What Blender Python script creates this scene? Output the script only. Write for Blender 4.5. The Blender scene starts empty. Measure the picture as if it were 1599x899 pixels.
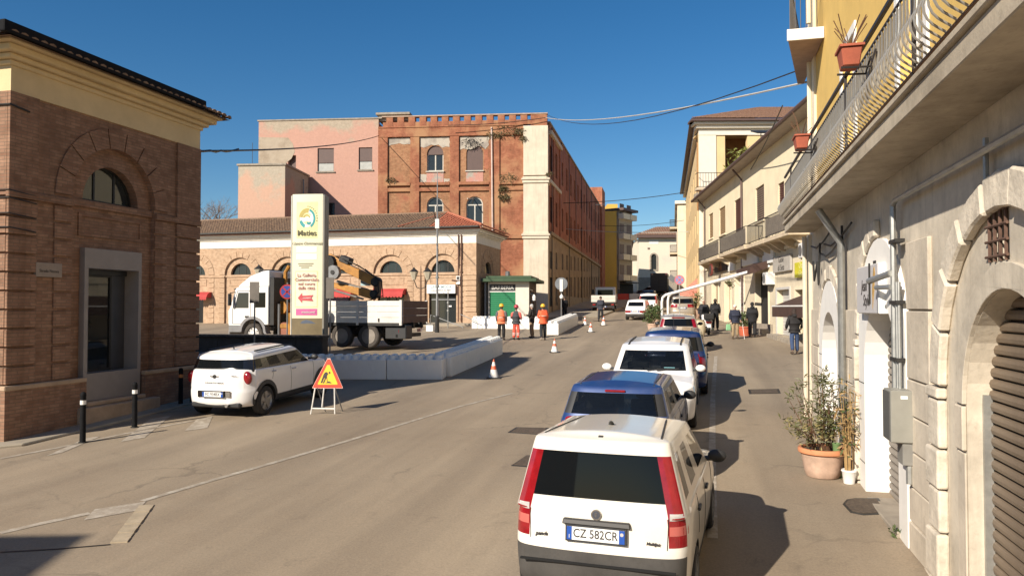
import bpy, bmesh, math, random
from mathutils import Vector, Matrix, Euler
from mathutils.geometry import tessellate_polygon
from mathutils.bvhtree import BVHTree
R = math.radians
rnd = random.Random(7)
scene = bpy.context.scene
COL = scene.collection

# ------------------------------------------------------------------ camera
FPX, PW, PH, EYE = 1180.0, 1599.0, 899.0, 3.06
PITCH = math.atan(30.5 / FPX)
cam_d = bpy.data.cameras.new('camera')
cam_d.sensor_width = 36.0
cam_d.lens = FPX / PW * 36.0
cam_d.clip_start = 0.1
cam_d.clip_end = 3000
cam = bpy.data.objects.new('camera', cam_d)
COL.objects.link(cam)
cam.location = (0, 0, EYE)
cam.rotation_euler = (R(90) + PITCH, 0, 0)
scene.camera = cam

# ------------------------------------------------------------------ light
SUN_AZ, SUN_EL = R(43), R(30)      # direction the light travels to, from +Y towards +X
sun_d = bpy.data.lights.new('sun', 'SUN')
sun_d.energy = 5.0
sun_d.angle = R(0.55)
sun_d.color = (1.0, 0.91, 0.78)
sun = bpy.data.objects.new('sun', sun_d)
COL.objects.link(sun)
sun.location = (-40, -40, 60)
_dir = Vector((math.sin(SUN_AZ) * math.cos(SUN_EL), math.cos(SUN_AZ) * math.cos(SUN_EL), -math.sin(SUN_EL)))
sun.rotation_euler = _dir.to_track_quat('-Z', 'Y').to_euler()
world = bpy.data.worlds.new('World')
scene.world = world
world.use_nodes = True
wn = world.node_tree
sky = wn.nodes.new('ShaderNodeTexSky')
sky.sky_type = 'NISHITA'
sky.sun_disc = False
sky.sun_elevation = SUN_EL
sky.sun_rotation = SUN_AZ + math.pi
sky.altitude = 400
sky.air_density = 1.0
sky.dust_density = 0.2
sky.ozone_density = 3.0
bg = wn.nodes['Background']
bg.inputs['Strength'].default_value = 0.069
hs = wn.nodes.new('ShaderNodeHueSaturation')
hs.inputs['Saturation'].default_value = 1.32
wn.links.new(sky.outputs['Color'], hs.inputs['Color'])
wn.links.new(hs.outputs['Color'], bg.inputs['Color'])
scene.view_settings.view_transform = 'Standard'
scene.view_settings.look = 'None'
scene.view_settings.gamma = 1
scene.view_settings.exposure = 0.55
scene.view_settings.use_curve_mapping = False

# ------------------------------------------------------------------ frame of the street
A = R(14.5)
SU, CU = math.sin(A), math.cos(A)
SLOPE = 0.04

def gz(x, y):
    t = SU * x + CU * y
    if t > 175: t = 175 + (t - 175) * 0.2
    if t < -40: t = -40
    return SLOPE * t

def rs(r, s, z=None):
    """street coordinates (r to the right, s along) to world"""
    x, y = CU * r + SU * s, -SU * r + CU * s
    return Vector((x, y, gz(x, y) if z is None else z))

def ray(px, py):
    cx, cy = (px - 799.5) / FPX, -(py - 449.5) / FPX
    cp, sp = math.cos(PITCH), math.sin(PITCH)
    return Vector((cx, cp - sp * cy, sp + cp * cy))

def G(px, py, up=0.0):
    """point of the sloping ground seen at a photo pixel"""
    d = ray(px, py)
    t = (EYE - up) / (SLOPE * (SU * d.x + CU * d.y) - d.z)
    return Vector((d.x * t, d.y * t, EYE + d.z * t))

def at(px, py, Y):
    d = ray(px, py)
    return Vector((d.x, d.y, d.z)) * (Y / d.y) + Vector((0, 0, EYE))

def on(M, px, py, axis=1, off=0.0):
    """local coordinates of the point seen at a pixel on the plane local[axis]=off of frame M"""
    I = M.inverted()
    o = I @ Vector((0, 0, EYE))
    d = I.to_3x3() @ ray(px, py)
    t = (off - o[axis]) / d[axis]
    return o + d * t

# ------------------------------------------------------------------ object helpers
def tag(o, label=None, cat=None, group=None, kind=None):
    if label: o['label'] = label
    if cat: o['category'] = cat
    if group: o['group'] = group
    if kind: o['kind'] = kind
    return o

def thing(name, label, cat, loc=(0, 0, 0), rz=0.0, group=None):
    o = bpy.data.objects.new(name, None)
    o.empty_display_size = 0.2
    COL.objects.link(o)
    o.location = loc
    o.rotation_euler = (0, 0, rz)
    return tag(o, label, cat, group)

def frame(loc, rz):
    return Matrix.Translation(Vector(loc)) @ Matrix.Rotation(rz, 4, 'Z')

class MB:
    def __init__(s, M=None):
        s.v, s.f, s.M = [], [], M
    def add(s, vs, fs):
        b = len(s.v)
        for p in vs:
            p = Vector(p)
            s.v.append(s.M @ p if s.M is not None else p)
        s.f += [tuple(b + i for i in q) for q in fs]
        return s
    def box(s, x0, x1, y0, y1, z0, z1):
        return s.add([(x0, y0, z0), (x1, y0, z0), (x1, y1, z0), (x0, y1, z0), (x0, y0, z1), (x1, y0, z1), (x1, y1, z1), (x0, y1, z1)],
                     [(0, 3, 2, 1), (4, 5, 6, 7), (0, 1, 5, 4), (1, 2, 6, 5), (2, 3, 7, 6), (3, 0, 4, 7)])
    def hexa(s, p):
        """eight corners: four below (counter-clockwise from above), four above"""
        return s.add(p, [(0, 3, 2, 1), (4, 5, 6, 7), (0, 1, 5, 4), (1, 2, 6, 5), (2, 3, 7, 6), (3, 0, 4, 7)])
    def obox(s, c, size, rot=(0, 0, 0)):
        m = Euler(rot).to_matrix()
        c = Vector(c)
        a, b, d = (k / 2 for k in size)
        return s.hexa([c + m @ Vector(q) for q in ((-a, -b, -d), (a, -b, -d), (a, b, -d), (-a, b, -d), (-a, -b, d), (a, -b, d), (a, b, d), (-a, b, d))])
    def shape(s, outer, holes=(), d0=0.0, d1=0.1, plane='xz'):
        """polygon with holes, extruded. plane xz: along y; yz: along x; xy: along z"""
        def P(p, d):
            return {'xz': (p[0], d, p[1]), 'yz': (d, p[0], p[1]), 'xy': (p[0], p[1], d)}[plane]
        loops = [list(outer)] + [list(h) for h in holes]
        tris = tessellate_polygon([[Vector((p[0], p[1], 0)) for p in l] for l in loops])
        flat = [p for l in loops for p in l]
        n = len(flat)
        vs = [P(p, d0) for p in flat] + [P(p, d1) for p in flat]
        fs = []
        for t in tris:
            a, b, c = (Vector(flat[i]) for i in t)
            if (b - a).cross(c - a) < 0: t = (t[0], t[2], t[1])
            fs.append((t[0], t[1], t[2])); fs.append((n + t[2], n + t[1], n + t[0]))
        o = 0
        for l in loops:
            k = len(l)
            for i in range(k):
                j = (i + 1) % k
                fs.append((o + i, n + o + i, n + o + j, o + j))
            o += k
        return s.add(vs, fs)
    def tube(s, pts, r, n=8, caps=True, flat=1.0):
        pts = [Vector(p) for p in pts]
        k = len(pts)
        rr = r if isinstance(r, (list, tuple)) else [r] * k
        vs, fs = [], []
        up = None
        for i, p in enumerate(pts):
            t = (pts[min(i + 1, k - 1)] - pts[max(i - 1, 0)])
            if t.length < 1e-9: t = Vector((0, 0, 1))
            t.normalize()
            if up is None:
                up = Vector((0, 0, 1)) if abs(t.z) < 0.9 else Vector((1, 0, 0))
            a = t.cross(up)
            if a.length < 1e-4: a = t.cross(Vector((0.3, 1, 0.2)))
            a.normalize()
            b = a.cross(t).normalized()
            up = b
            for j in range(n):
                q = 2 * math.pi * j / n
                vs.append(p + (a * math.cos(q) + b * math.sin(q) * flat) * rr[i])
        for i in range(k - 1):
            for j in range(n):
                j2 = (j + 1) % n
                fs.append((i * n + j, i * n + j2, (i + 1) * n + j2, (i + 1) * n + j))
        if caps:
            fs.append(tuple(reversed(range(n))))
            fs.append(tuple(range((k - 1) * n, k * n)))
        return s.add(vs, fs)
    def lathe(s, prof, c=(0, 0, 0), n=16, axis='z', cap=True):
        vs, fs = [], []
        c = Vector(c)
        for (r, h) in prof:
            for j in range(n):
                q = 2 * math.pi * j / n
                a, b = r * math.cos(q), r * math.sin(q)
                vs.append(c + Vector({'z': (a, b, h), 'x': (h, a, b), 'y': (a, h, b)}[axis]))
        k = len(prof)
        for i in range(k - 1):
            for j in range(n):
                j2 = (j + 1) % n
                fs.append((i * n + j, i * n + j2, (i + 1) * n + j2, (i + 1) * n + j))
        if cap:
            fs.append(tuple(reversed(range(n))))
            fs.append(tuple(range((k - 1) * n, k * n)))
        return s.add(vs, fs)
    def ball(s, c, r, n=10, m=7):
        rx, ry, rz = (r, r, r) if not isinstance(r, (tuple, list)) else r
        c = Vector(c)
        vs, fs = [c + Vector((0, 0, -rz))], []
        for i in range(1, m):
            a = -math.pi / 2 + math.pi * i / m
            for j in range(n):
                q = 2 * math.pi * j / n
                vs.append(c + Vector((rx * math.cos(a) * math.cos(q), ry * math.cos(a) * math.sin(q), rz * math.sin(a))))
        vs.append(c + Vector((0, 0, rz)))
        for j in range(n):
            j2 = (j + 1) % n
            fs.append((0, 1 + j2, 1 + j))
            for i in range(m - 2):
                fs.append((1 + i * n + j, 1 + i * n + j2, 1 + (i + 1) * n + j2, 1 + (i + 1) * n + j))
            fs.append((len(vs) - 1, 1 + (m - 2) * n + j, 1 + (m - 2) * n + j2))
        return s.add(vs, fs)
    def build(s, name, mat, parent=None, smooth=False, bevel=0.0, seg=1, loc=None, fix=False):
        me = bpy.data.meshes.new(name)
        me.from_pydata([tuple(p) for p in s.v], [], s.f)
        if fix:
            bm = bmesh.new(); bm.from_mesh(me)
            bmesh.ops.recalc_face_normals(bm, faces=bm.faces)
            bm.to_mesh(me); bm.free()
        me.update()
        if mat is not None: me.materials.append(mat)
        if smooth:
            me.polygons.foreach_set('use_smooth', [True] * len(me.polygons))
        o = bpy.data.objects.new(name, me)
        COL.objects.link(o)
        if parent is not None: o.parent = parent
        if loc is not None: o.location = loc
        if bevel:
            b = o.modifiers.new('bevel', 'BEVEL')
            b.width = bevel; b.segments = seg; b.limit_method = 'ANGLE'; b.angle_limit = R(35)
        if smooth:
            try: o.data.set_sharp_from_angle(angle=R(40))
            except Exception: pass
        return o

def copy_part(o, parent, loc=None, rot=None, scale=None):
    c = o.copy()
    COL.objects.link(c)
    c.parent = parent
    if loc is not None: c.location = loc
    if rot is not None: c.rotation_euler = rot
    if scale is not None: c.scale = scale
    return c

def copy_tree(o, parent=None, label=None):
    c = o.copy()
    COL.objects.link(c)
    c.parent = parent
    if label: c['label'] = label
    for ch in list(o.children):
        copy_tree(ch, c)
    return c

def box(name, mat, parent, x0, x1, y0, y1, z0, z1, bevel=0.0, M=None):
    return MB(M).box(min(x0, x1), max(x0, x1), min(y0, y1), max(y0, y1), min(z0, z1), max(z0, z1)).build(name, mat, parent, bevel=bevel)

def evaluated(o):
    dg = bpy.context.evaluated_depsgraph_get()
    dg.update()
    return bpy.data.meshes.new_from_object(o.evaluated_get(dg))

_txt = {}
def text(name, body, size, mat, parent, M, align='CENTER', depth=0.002, sx=1.0, shear=0.0, bold=0.0):
    """flat raised lettering: M takes the text's x,y plane into the parent's space"""
    cu = bpy.data.curves.new('lettering', 'FONT')
    cu.body = body; cu.size = size; cu.align_x = align; cu.align_y = 'CENTER'
    cu.extrude = depth; cu.shear = shear; cu.offset = bold; cu.resolution_u = 3
    t = bpy.data.objects.new('lettering', cu)
    COL.objects.link(t)
    me = evaluated(t)
    bpy.data.objects.remove(t)
    me.name = name
    me.materials.clear(); me.materials.append(mat)
    me.transform(M @ Matrix.Diagonal((sx, 1, 1, 1)))
    o = bpy.data.objects.new(name, me)
    COL.objects.link(o)
    if parent is not None: o.parent = parent
    return o

def face_y(x, y, z, roll=0.0):
    """text plane upright, read from -y"""
    return Matrix.Translation((x, y, z)) @ Matrix.Rotation(R(90), 4, 'X') @ Matrix.Rotation(roll, 4, 'Z')

def arc(cx, cz, r, a0, a1, n):
    return [(cx + r * math.cos(R(a0 + (a1 - a0) * i / n)), cz + r * math.sin(R(a0 + (a1 - a0) * i / n))) for i in range(n + 1)]

# ------------------------------------------------------------------ materials
MATS = {}
def _new(name):
    m = bpy.data.materials.new(name)
    m.use_nodes = True
    nt = m.node_tree
    return m, nt, nt.nodes['Principled BSDF']

def N(nt, t, **kw):
    n = nt.nodes.new(t)
    for k, v in kw.items():
        if k in n.inputs: n.inputs[k].default_value = v
        else: setattr(n, k, v)
    return n

def rgb(c):
    return (c[0], c[1], c[2], 1)

def mixc(nt, fac, a, b, mode='MIX'):
    n = nt.nodes.new('ShaderNodeMix')
    n.data_type = 'RGBA'; n.blend_type = mode
    for sock, v in ((n.inputs[0], fac), (n.inputs[6], a), (n.inputs[7], b)):
        if isinstance(v, bpy.types.NodeSocket): nt.links.new(v, sock)
        elif isinstance(v, (int, float)): sock.default_value = v
        else: sock.default_value = rgb(v)
    return n.outputs[2]

def ramp(nt, src, p0, p1):
    n = nt.nodes.new('ShaderNodeMapRange')
    n.inputs['From Min'].default_value = p0
    n.inputs['From Max'].default_value = p1
    nt.links.new(src, n.inputs['Value'])
    return n.outputs['Result']

def noise(nt, vec, scale, detail=4, rough=0.6, dist=0.0):
    n = N(nt, 'ShaderNodeTexNoise', Scale=scale, Detail=detail, Roughness=rough, Distortion=dist)
    if vec is not None: nt.links.new(vec, n.inputs['Vector'])
    return n.outputs['Fac']

def coords(nt, scale=None, world=False):
    if world:
        g = nt.nodes.new('ShaderNodeNewGeometry'); out = g.outputs['Position']
    else:
        g = nt.nodes.new('ShaderNodeTexCoord'); out = g.outputs['Object']
    if scale is not None:
        mp = nt.nodes.new('ShaderNodeMapping')
        mp.inputs['Scale'].default_value = scale
        nt.links.new(out, mp.inputs['Vector'])
        out = mp.outputs['Vector']
    return out

def bump(nt, bsdf, h, strength=0.3, dist=0.01):
    b = N(nt, 'ShaderNodeBump', Strength=strength, Distance=dist)
    nt.links.new(h, b.inputs['Height'])
    nt.links.new(b.outputs['Normal'], bsdf.inputs['Normal'])

def plain(name, c, rough=0.6, metal=0.0, var=0.15, scale=3.0, bmp=0.0, bscale=40.0, spec=0.5, coat=0.0, world=False, streak=0.0, grime=0.0):
    """paint, plaster, stone, metal: a base colour with wear of two sizes"""
    if name in MATS: return MATS[name]
    m, nt, b = _new(name)
    v = coords(nt, world=world)
    f = ramp(nt, noise(nt, v, scale, 6, 0.65), 0.3, 0.7)
    col = mixc(nt, f, [k * (1 - var) for k in c], [min(1, k * (1 + var)) for k in c])
    if streak:
        v2 = coords(nt, (3.0, 3.0, 0.25), world=world)
        f2 = ramp(nt, noise(nt, v2, 2.2, 5, 0.7), 0.5, 0.75)
        mm = nt.nodes.new('ShaderNodeMath'); mm.operation = 'MULTIPLY'; mm.inputs[1].default_value = streak
        nt.links.new(f2, mm.inputs[0])
        col = mixc(nt, mm.outputs[0], col, [k * 0.45 for k in c])
    if grime:
        g1 = ramp(nt, noise(nt, v, 0.55, 9, 0.72, 0.6), 0.5, 0.72)
        g2 = ramp(nt, noise(nt, v, 9.0, 6, 0.75), 0.56, 0.74)
        col = mixc(nt, 1.0, col, mixc(nt, g1, (1, 1, 1), (1 - grime, 1 - grime * 1.05, 1 - grime * 1.1)), 'MULTIPLY')
        col = mixc(nt, 1.0, col, mixc(nt, g2, (1, 1, 1), (1 - grime * .8, 1 - grime * .85, 1 - grime * .9)), 'MULTIPLY')
    nt.links.new(col, b.inputs['Base Color'])
    b.inputs['Roughness'].default_value = rough
    b.inputs['Metallic'].default_value = metal
    b.inputs['Specular IOR Level'].default_value = spec
    if coat:
        b.inputs['Coat Weight'].default_value = coat
        b.inputs['Coat Roughness'].default_value = 0.04
    if bmp:
        bump(nt, b, noise(nt, v, bscale, 5, 0.6), bmp, 0.01)
    MATS[name] = m
    return m

def brick(name, c1, c2, mortar, bw=0.26, bh=0.07, patch=None, patch_lo=0.55, patch_hi=0.62, var=0.35, pscale=0.35, world=False):
    if name in MATS: return MATS[name]
    m, nt, b = _new(name)
    src = coords(nt, world=world)
    sp = nt.nodes.new('ShaderNodeSeparateXYZ'); nt.links.new(src, sp.inputs[0])
    ad = nt.nodes.new('ShaderNodeMath'); ad.operation = 'ADD'
    nt.links.new(sp.outputs['X'], ad.inputs[0]); nt.links.new(sp.outputs['Y'], ad.inputs[1])
    cb = nt.nodes.new('ShaderNodeCombineXYZ')
    nt.links.new(ad.outputs[0], cb.inputs['X']); nt.links.new(sp.outputs['Z'], cb.inputs['Y'])
    br = N(nt, 'ShaderNodeTexBrick', Scale=1.0)
    br.inputs['Color1'].default_value = rgb(c1); br.inputs['Color2'].default_value = rgb(c2)
    br.inputs['Mortar'].default_value = rgb(mortar)
    br.inputs['Mortar Size'].default_value = 0.009
    br.inputs['Mortar Smooth'].default_value = 0.3
    br.inputs['Bias'].default_value = -0.1
    br.inputs['Brick Width'].default_value = bw
    br.inputs['Row Height'].default_value = bh
    nt.links.new(cb.outputs[0], br.inputs['Vector'])
    big = ramp(nt, noise(nt, src, 0.7, 7, 0.7), 0.3, 0.72)
    mid = ramp(nt, noise(nt, src, 5.0, 4, 0.6), 0.3, 0.7)
    sh = mixc(nt, big, (1 - var, 1 - var, 1 - var), (1 + var * 0.6, 1 + var * 0.55, 1 + var * 0.5))
    col = mixc(nt, 1.0, br.outputs['Color'], sh, 'MULTIPLY')
    sh2 = mixc(nt, mid, (0.8, 0.78, 0.76), (1.15, 1.15, 1.15))
    col = mixc(nt, 1.0, col, sh2, 'MULTIPLY')
    if patch:
        pf = ramp(nt, noise(nt, src, pscale, 8, 0.62), patch_lo, patch_hi)
        col = mixc(nt, pf, col, patch)
    nt.links.new(col, b.inputs['Base Color'])
    b.inputs['Roughness'].default_value = 0.9
    b.inputs['Specular IOR Level'].default_value = 0.2
    bump(nt, b, br.outputs['Fac'], -0.5, 0.008)
    MATS[name] = m
    return m

def plaster(name, c, stain, lo=0.5, hi=0.62, scale=0.5, zlo=None, zhi=None, rough=0.9, world=False):
    """rendered wall with flaked patches of stain; zlo..zhi makes the flaking grow with height (weathering under the roof line)"""
    if name in MATS: return MATS[name]
    m, nt, b = _new(name)
    src = coords(nt, world=world)
    f = noise(nt, src, scale, 8, 0.62)
    if zlo is not None:
        sp = nt.nodes.new('ShaderNodeSeparateXYZ'); nt.links.new(src, sp.inputs[0])
        g = ramp(nt, sp.outputs['Z'], zlo, zhi)
        mu = nt.nodes.new('ShaderNodeMath'); mu.operation = 'MULTIPLY_ADD'
        nt.links.new(g, mu.inputs[0]); mu.inputs[1].default_value = 0.6; nt.links.new(f, mu.inputs[2])
        f = mu.outputs[0]
    pf = ramp(nt, f, lo, hi)
    fine = ramp(nt, noise(nt, src, 6.0, 6, 0.7), 0.25, 0.75)
    a = mixc(nt, fine, [k * 0.88 for k in c], [min(1, k * 1.08) for k in c])
    st = mixc(nt, fine, [k * 0.75 for k in stain], [min(1, k * 1.15) for k in stain])
    col = mixc(nt, pf, a, st)
    nt.links.new(col, b.inputs['Base Color'])
    b.inputs['Roughness'].default_value = rough
    b.inputs['Specular IOR Level'].default_value = 0.2
    bump(nt, b, noise(nt, src, 25.0, 6, 0.7), 0.25, 0.01)
    MATS[name] = m
    return m

def car_paint(name, c, dirt=0.15, metal=0.0):
    if name in MATS: return MATS[name]
    m, nt, b = _new(name)
    v = coords(nt)
    f = ramp(nt, noise(nt, v, 3.0, 6, 0.7), 0.4, 0.75)
    mm = nt.nodes.new('ShaderNodeMath'); mm.operation = 'MULTIPLY'; mm.inputs[1].default_value = dirt
    nt.links.new(f, mm.inputs[0])
    col = mixc(nt, mm.outputs[0], c, (0.33, 0.28, 0.22))
    nt.links.new(col, b.inputs['Base Color'])
    b.inputs['Metallic'].default_value = metal
    b.inputs['Roughness'].default_value = 0.32
    b.inputs['Coat Weight'].default_value = 0.8
    b.inputs['Coat Roughness'].default_value = 0.06
    MATS[name] = m
    return m

def glass(name, tint=(0.012, 0.014, 0.016), through=0.25, rough=0.02, spec=0.6):
    """tinted pane: a mirror-like surface over dark glass that lets part of the light through"""
    if name in MATS: return MATS[name]
    m, nt, b = _new(name)
    b.inputs['Base Color'].default_value = rgb(tint)
    b.inputs['Roughness'].default_value = rough
    b.inputs['Specular IOR Level'].default_value = spec
    b.inputs['IOR'].default_value = 1.5
    t = nt.nodes.new('ShaderNodeBsdfTransparent')
    t.inputs['Color'].default_value = (0.75, 0.8, 0.8, 1)
    mx = nt.nodes.new('ShaderNodeMixShader')
    mx.inputs[0].default_value = through
    nt.links.new(b.outputs[0], mx.inputs[1]); nt.links.new(t.outputs[0], mx.inputs[2])
    nt.links.new(mx.outputs[0], nt.nodes['Material Output'].inputs['Surface'])
    MATS[name] = m
    return m

def asphalt():
    m, nt, b = _new('asphalt')
    v = coords(nt, world=True)
    big = ramp(nt, noise(nt, v, 0.16, 6, 0.6, 0.4), 0.35, 0.65)
    mid = ramp(nt, noise(nt, v, 1.1, 6, 0.68, 0.8), 0.32, 0.7)
    # wheel tracks: noise stretched along the street
    rot = nt.nodes.new('ShaderNodeMapping'); rot.inputs['Rotation'].default_value = (0, 0, A)
    rot.inputs['Scale'].default_value = (1, 1, 1)
    nt.links.new(v, rot.inputs['Vector'])
    st = nt.nodes.new('ShaderNodeMapping'); st.inputs['Scale'].default_value = (0.85, 0.05, 1)
    nt.links.new(rot.outputs[0], st.inputs['Vector'])
    tr = ramp(nt, noise(nt, st.outputs[0], 1.0, 4, 0.55), 0.35, 0.68)
    fine = ramp(nt, noise(nt, v, 38.0, 8, 0.85), 0.3, 0.7)
    spot = ramp(nt, noise(nt, v, 1.9, 6, 0.7, 0.5), 0.6, 0.78)
    c = mixc(nt, big, (0.26, 0.203, 0.145), (0.365, 0.294, 0.213))
    c = mixc(nt, mid, c, (0.315, 0.254, 0.185))
    c = mixc(nt, 1.0, c, mixc(nt, tr, (0.76, 0.75, 0.75), (1.12, 1.11, 1.09)), 'MULTIPLY')
    c = mixc(nt, 1.0, c, mixc(nt, fine, (0.7, 0.7, 0.69), (1.24, 1.24, 1.23)), 'MULTIPLY')
    mm = nt.nodes.new('ShaderNodeMath'); mm.operation = 'MULTIPLY'; mm.inputs[1].default_value = 0.55
    nt.links.new(spot, mm.inputs[0])
    c = mixc(nt, mm.outputs[0], c, (0.1, 0.08, 0.062))
    # hairline cracks
    w = nt.nodes.new('ShaderNodeTexVoronoi'); w.feature = 'DISTANCE_TO_EDGE'; w.inputs['Scale'].default_value = 0.3
    dv = nt.nodes.new('ShaderNodeMapping'); nt.links.new(v, dv.inputs['Vector'])
    wob = nt.nodes.new('ShaderNodeTexNoise'); wob.inputs['Scale'].default_value = 1.6; wob.inputs['Detail'].default_value = 5
    nt.links.new(v, wob.inputs['Vector'])
    va = nt.nodes.new('ShaderNodeVectorMath'); va.operation = 'MULTIPLY_ADD'; va.inputs[1].default_value = (0.9, 0.9, 0)
    nt.links.new(wob.outputs['Color'], va.inputs[0]); nt.links.new(v, va.inputs[2])
    nt.links.new(va.outputs[0], w.inputs['Vector'])
    ck = ramp(nt, w.outputs['Distance'], 0.012, 0.002)
    gate = ramp(nt, noise(nt, v, 0.3, 3, 0.5), 0.5, 0.6)
    m2 = nt.nodes.new('ShaderNodeMath'); m2.operation = 'MULTIPLY'
    nt.links.new(ck, m2.inputs[0]); nt.links.new(gate, m2.inputs[1])
    m3 = nt.nodes.new('ShaderNodeMath'); m3.operation = 'MULTIPLY'; m3.inputs[1].default_value = 0.3
    nt.links.new(m2.outputs[0], m3.inputs[0])
    c = mixc(nt, m3.outputs[0], c, (0.06, 0.05, 0.04))
    nt.links.new(c, b.inputs['Base Color'])
    b.inputs['Roughness'].default_value = 0.85
    b.inputs['Specular IOR Level'].default_value = 0.3
    bump(nt, b, noise(nt, v, 45.0, 4, 0.7), 0.3, 0.008)
    return m

def worn_line(name, c, keep=0.5):
    """road paint worn through to the asphalt"""
    m, nt, b = _new(name)
    v = coords(nt, world=True)
    f = ramp(nt, noise(nt, v, 5.0, 8, 0.75), keep - 0.12, keep + 0.12)
    nt.links.new(mixc(nt, f, c, (0.31, 0.258, 0.198)), b.inputs['Base Color'])
    b.inputs['Roughness'].default_value = 0.8
    MATS[name] = m
    return m

def tiles_mat(name, c1, c2, c3):
    m, nt, b = _new(name)
    v = coords(nt)
    f = ramp(nt, noise(nt, v, 1.2, 7, 0.7), 0.3, 0.7)
    f2 = ramp(nt, noise(nt, v, 9.0, 4, 0.6), 0.35, 0.65)
    c = mixc(nt, f2, mixc(nt, f, c1, c2), c3)
    nt.links.new(c, b.inputs['Base Color'])
    b.inputs['Roughness'].default_value = 0.9
    bump(nt, b, noise(nt, v, 30.0, 4, 0.7), 0.3, 0.01)
    MATS[name] = m
    return m

def leaf_mat(name, c1, c2):
    m, nt, b = _new(name)
    v = coords(nt, world=True)
    f = ramp(nt, noise(nt, v, 9.0, 3, 0.6), 0.3, 0.7)
    nt.links.new(mixc(nt, f, c1, c2), b.inputs['Base Color'])
    b.inputs['Roughness'].default_value = 0.55
    MATS[name] = m
    return m

M_asph = asphalt()
M_line = worn_line('worn white road paint', (0.5, 0.45, 0.37), 0.44)
M_line2 = worn_line('faded white road paint', (0.5, 0.44, 0.36), 0.45)
M_kerb = plain('kerb stone', (0.3, 0.255, 0.2), 0.9, var=0.25, bmp=0.4, world=True)
M_pave = plain('pavement concrete', (0.33, 0.28, 0.21), 0.9, var=0.2, scale=1.2, bmp=0.3, world=True)
M_brickL = brick('brown brick', (0.32, 0.19, 0.125), (0.235, 0.128, 0.083), (0.2, 0.135, 0.095), 0.26, 0.068, var=0.25)
M_brickT = brick('tan brick', (0.5, 0.35, 0.235), (0.43, 0.285, 0.185), (0.42, 0.3, 0.2), 0.26, 0.068, var=0.16)
M_brickR = brick('red brick', (0.36, 0.135, 0.075), (0.29, 0.1, 0.055), (0.3, 0.16, 0.1), 0.26, 0.075, patch=(0.37, 0.2, 0.105), patch_lo=0.46, patch_hi=0.6, var=0.35)
M_brickF = brick('tan red field brick', (0.36, 0.19, 0.1), (0.29, 0.135, 0.07), (0.36, 0.22, 0.14), 0.3, 0.085, patch=(0.3, 0.12, 0.07), patch_lo=0.54, patch_hi=0.66, var=0.3)
M_brickS = brick('red brick street side', (0.42, 0.15, 0.085), (0.35, 0.115, 0.065), (0.3, 0.18, 0.12), 0.26, 0.075, patch=(0.38, 0.2, 0.12), patch_lo=0.55, patch_hi=0.68, var=0.3)
M_cream = plain('cream render', (0.62, 0.48, 0.27), 0.85, var=0.1, scale=1.5, bmp=0.1)
M_creamW = plain('pale cream render', (0.72, 0.62, 0.45), 0.85, var=0.08, scale=1.5, bmp=0.1, streak=0.25)
M_stoneC = plain('cream stone pilaster', (0.6, 0.52, 0.4), 0.85, var=0.12, scale=1.0, bmp=0.2, streak=0.4)
M_dark = plain('black sheet metal', (0.012, 0.012, 0.013), 0.8, var=0.3, spec=.1)
M_iron = plain('dark iron', (0.03, 0.028, 0.026), 0.55, 0.3, var=0.3)
M_grey = plain('grey metal', (0.2, 0.2, 0.2), 0.45, 0.5, var=0.2)
M_galv = plain('galvanised metal', (0.38, 0.38, 0.36), 0.42, 0.7, var=0.2, scale=6)
M_white = plain('white paint', (0.74, 0.72, 0.68), 0.5, var=0.06, grime=.12)
M_void = plain('dark interior', (0.012, 0.011, 0.01), 0.9, var=0.2)
M_black = plain('black rubber', (0.018, 0.017, 0.016), 0.8, var=0.3, bmp=0.1)
M_black_pl = plain('black plastic', (0.025, 0.025, 0.026), 0.5, var=0.2)
M_pglass = glass('window glass', (0.03, 0.035, 0.035), 0.12, 0.05)
M_tileO = tiles_mat('weathered roof tiles', (0.2, 0.12, 0.075), (0.3, 0.2, 0.13), (0.15, 0.1, 0.065))
M_tileN = tiles_mat('new red roof tiles', (0.4, 0.13, 0.065), (0.42, 0.17, 0.1), (0.34, 0.1, 0.055))
M_tileB = tiles_mat('brown roof tiles', (0.25, 0.14, 0.09), (0.32, 0.19, 0.12), (0.18, 0.1, 0.07))
M_wood = plain('brown painted wood', (0.13, 0.065, 0.035), 0.6, var=0.25, scale=8)
# ================================================================== SETTING: ground, road, pavements
def ground_sheet():
    xs = [-320, -160, -80, -50, -30, -20, -10, 0, 10, 20, 30, 50, 80, 160, 320]
    ss = [-200, -120, -40, -20, 0, 20, 40, 60, 80, 110, 140, 175, 200, 260, 400, 700]
    mb = MB()
    vs = [tuple(rs(r, s)) for s in ss for r in xs]
    n = len(xs)
    fs = [(j * n + i, j * n + i + 1, (j + 1) * n + i + 1, (j + 1) * n + i) for j in range(len(ss) - 1) for i in range(n - 1)]
    mb.add(vs, fs)
    o = mb.build('road', M_asph)
    tag(o, 'dusty beige asphalt road climbing between the houses', 'road', kind='structure')
ground_sheet()

def strip(name, pts, w, mat, up=0.006, label=None, cat='road marking'):
    """a painted band following the ground through world points"""
    mb = MB(); L, Rr = [], []
    pts = [Vector((p[0], p[1], 0)) for p in pts]
    for i, p in enumerate(pts):
        t = (pts[min(i + 1, len(pts) - 1)] - pts[max(i - 1, 0)]).normalized()
        nrm = Vector((-t.y, t.x, 0)) * (w / 2)
        for q, l in ((p + nrm, L), (p - nrm, Rr)):
            l.append((q.x, q.y, gz(q.x, q.y) + up))
    vs = L + Rr; k = len(L)
    mb.add(vs, [(i, k + i, k + i + 1, i + 1) for i in range(k - 1)])
    o = mb.build(name, mat)
    tag(o, label, cat, kind='structure')
    return o

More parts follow.
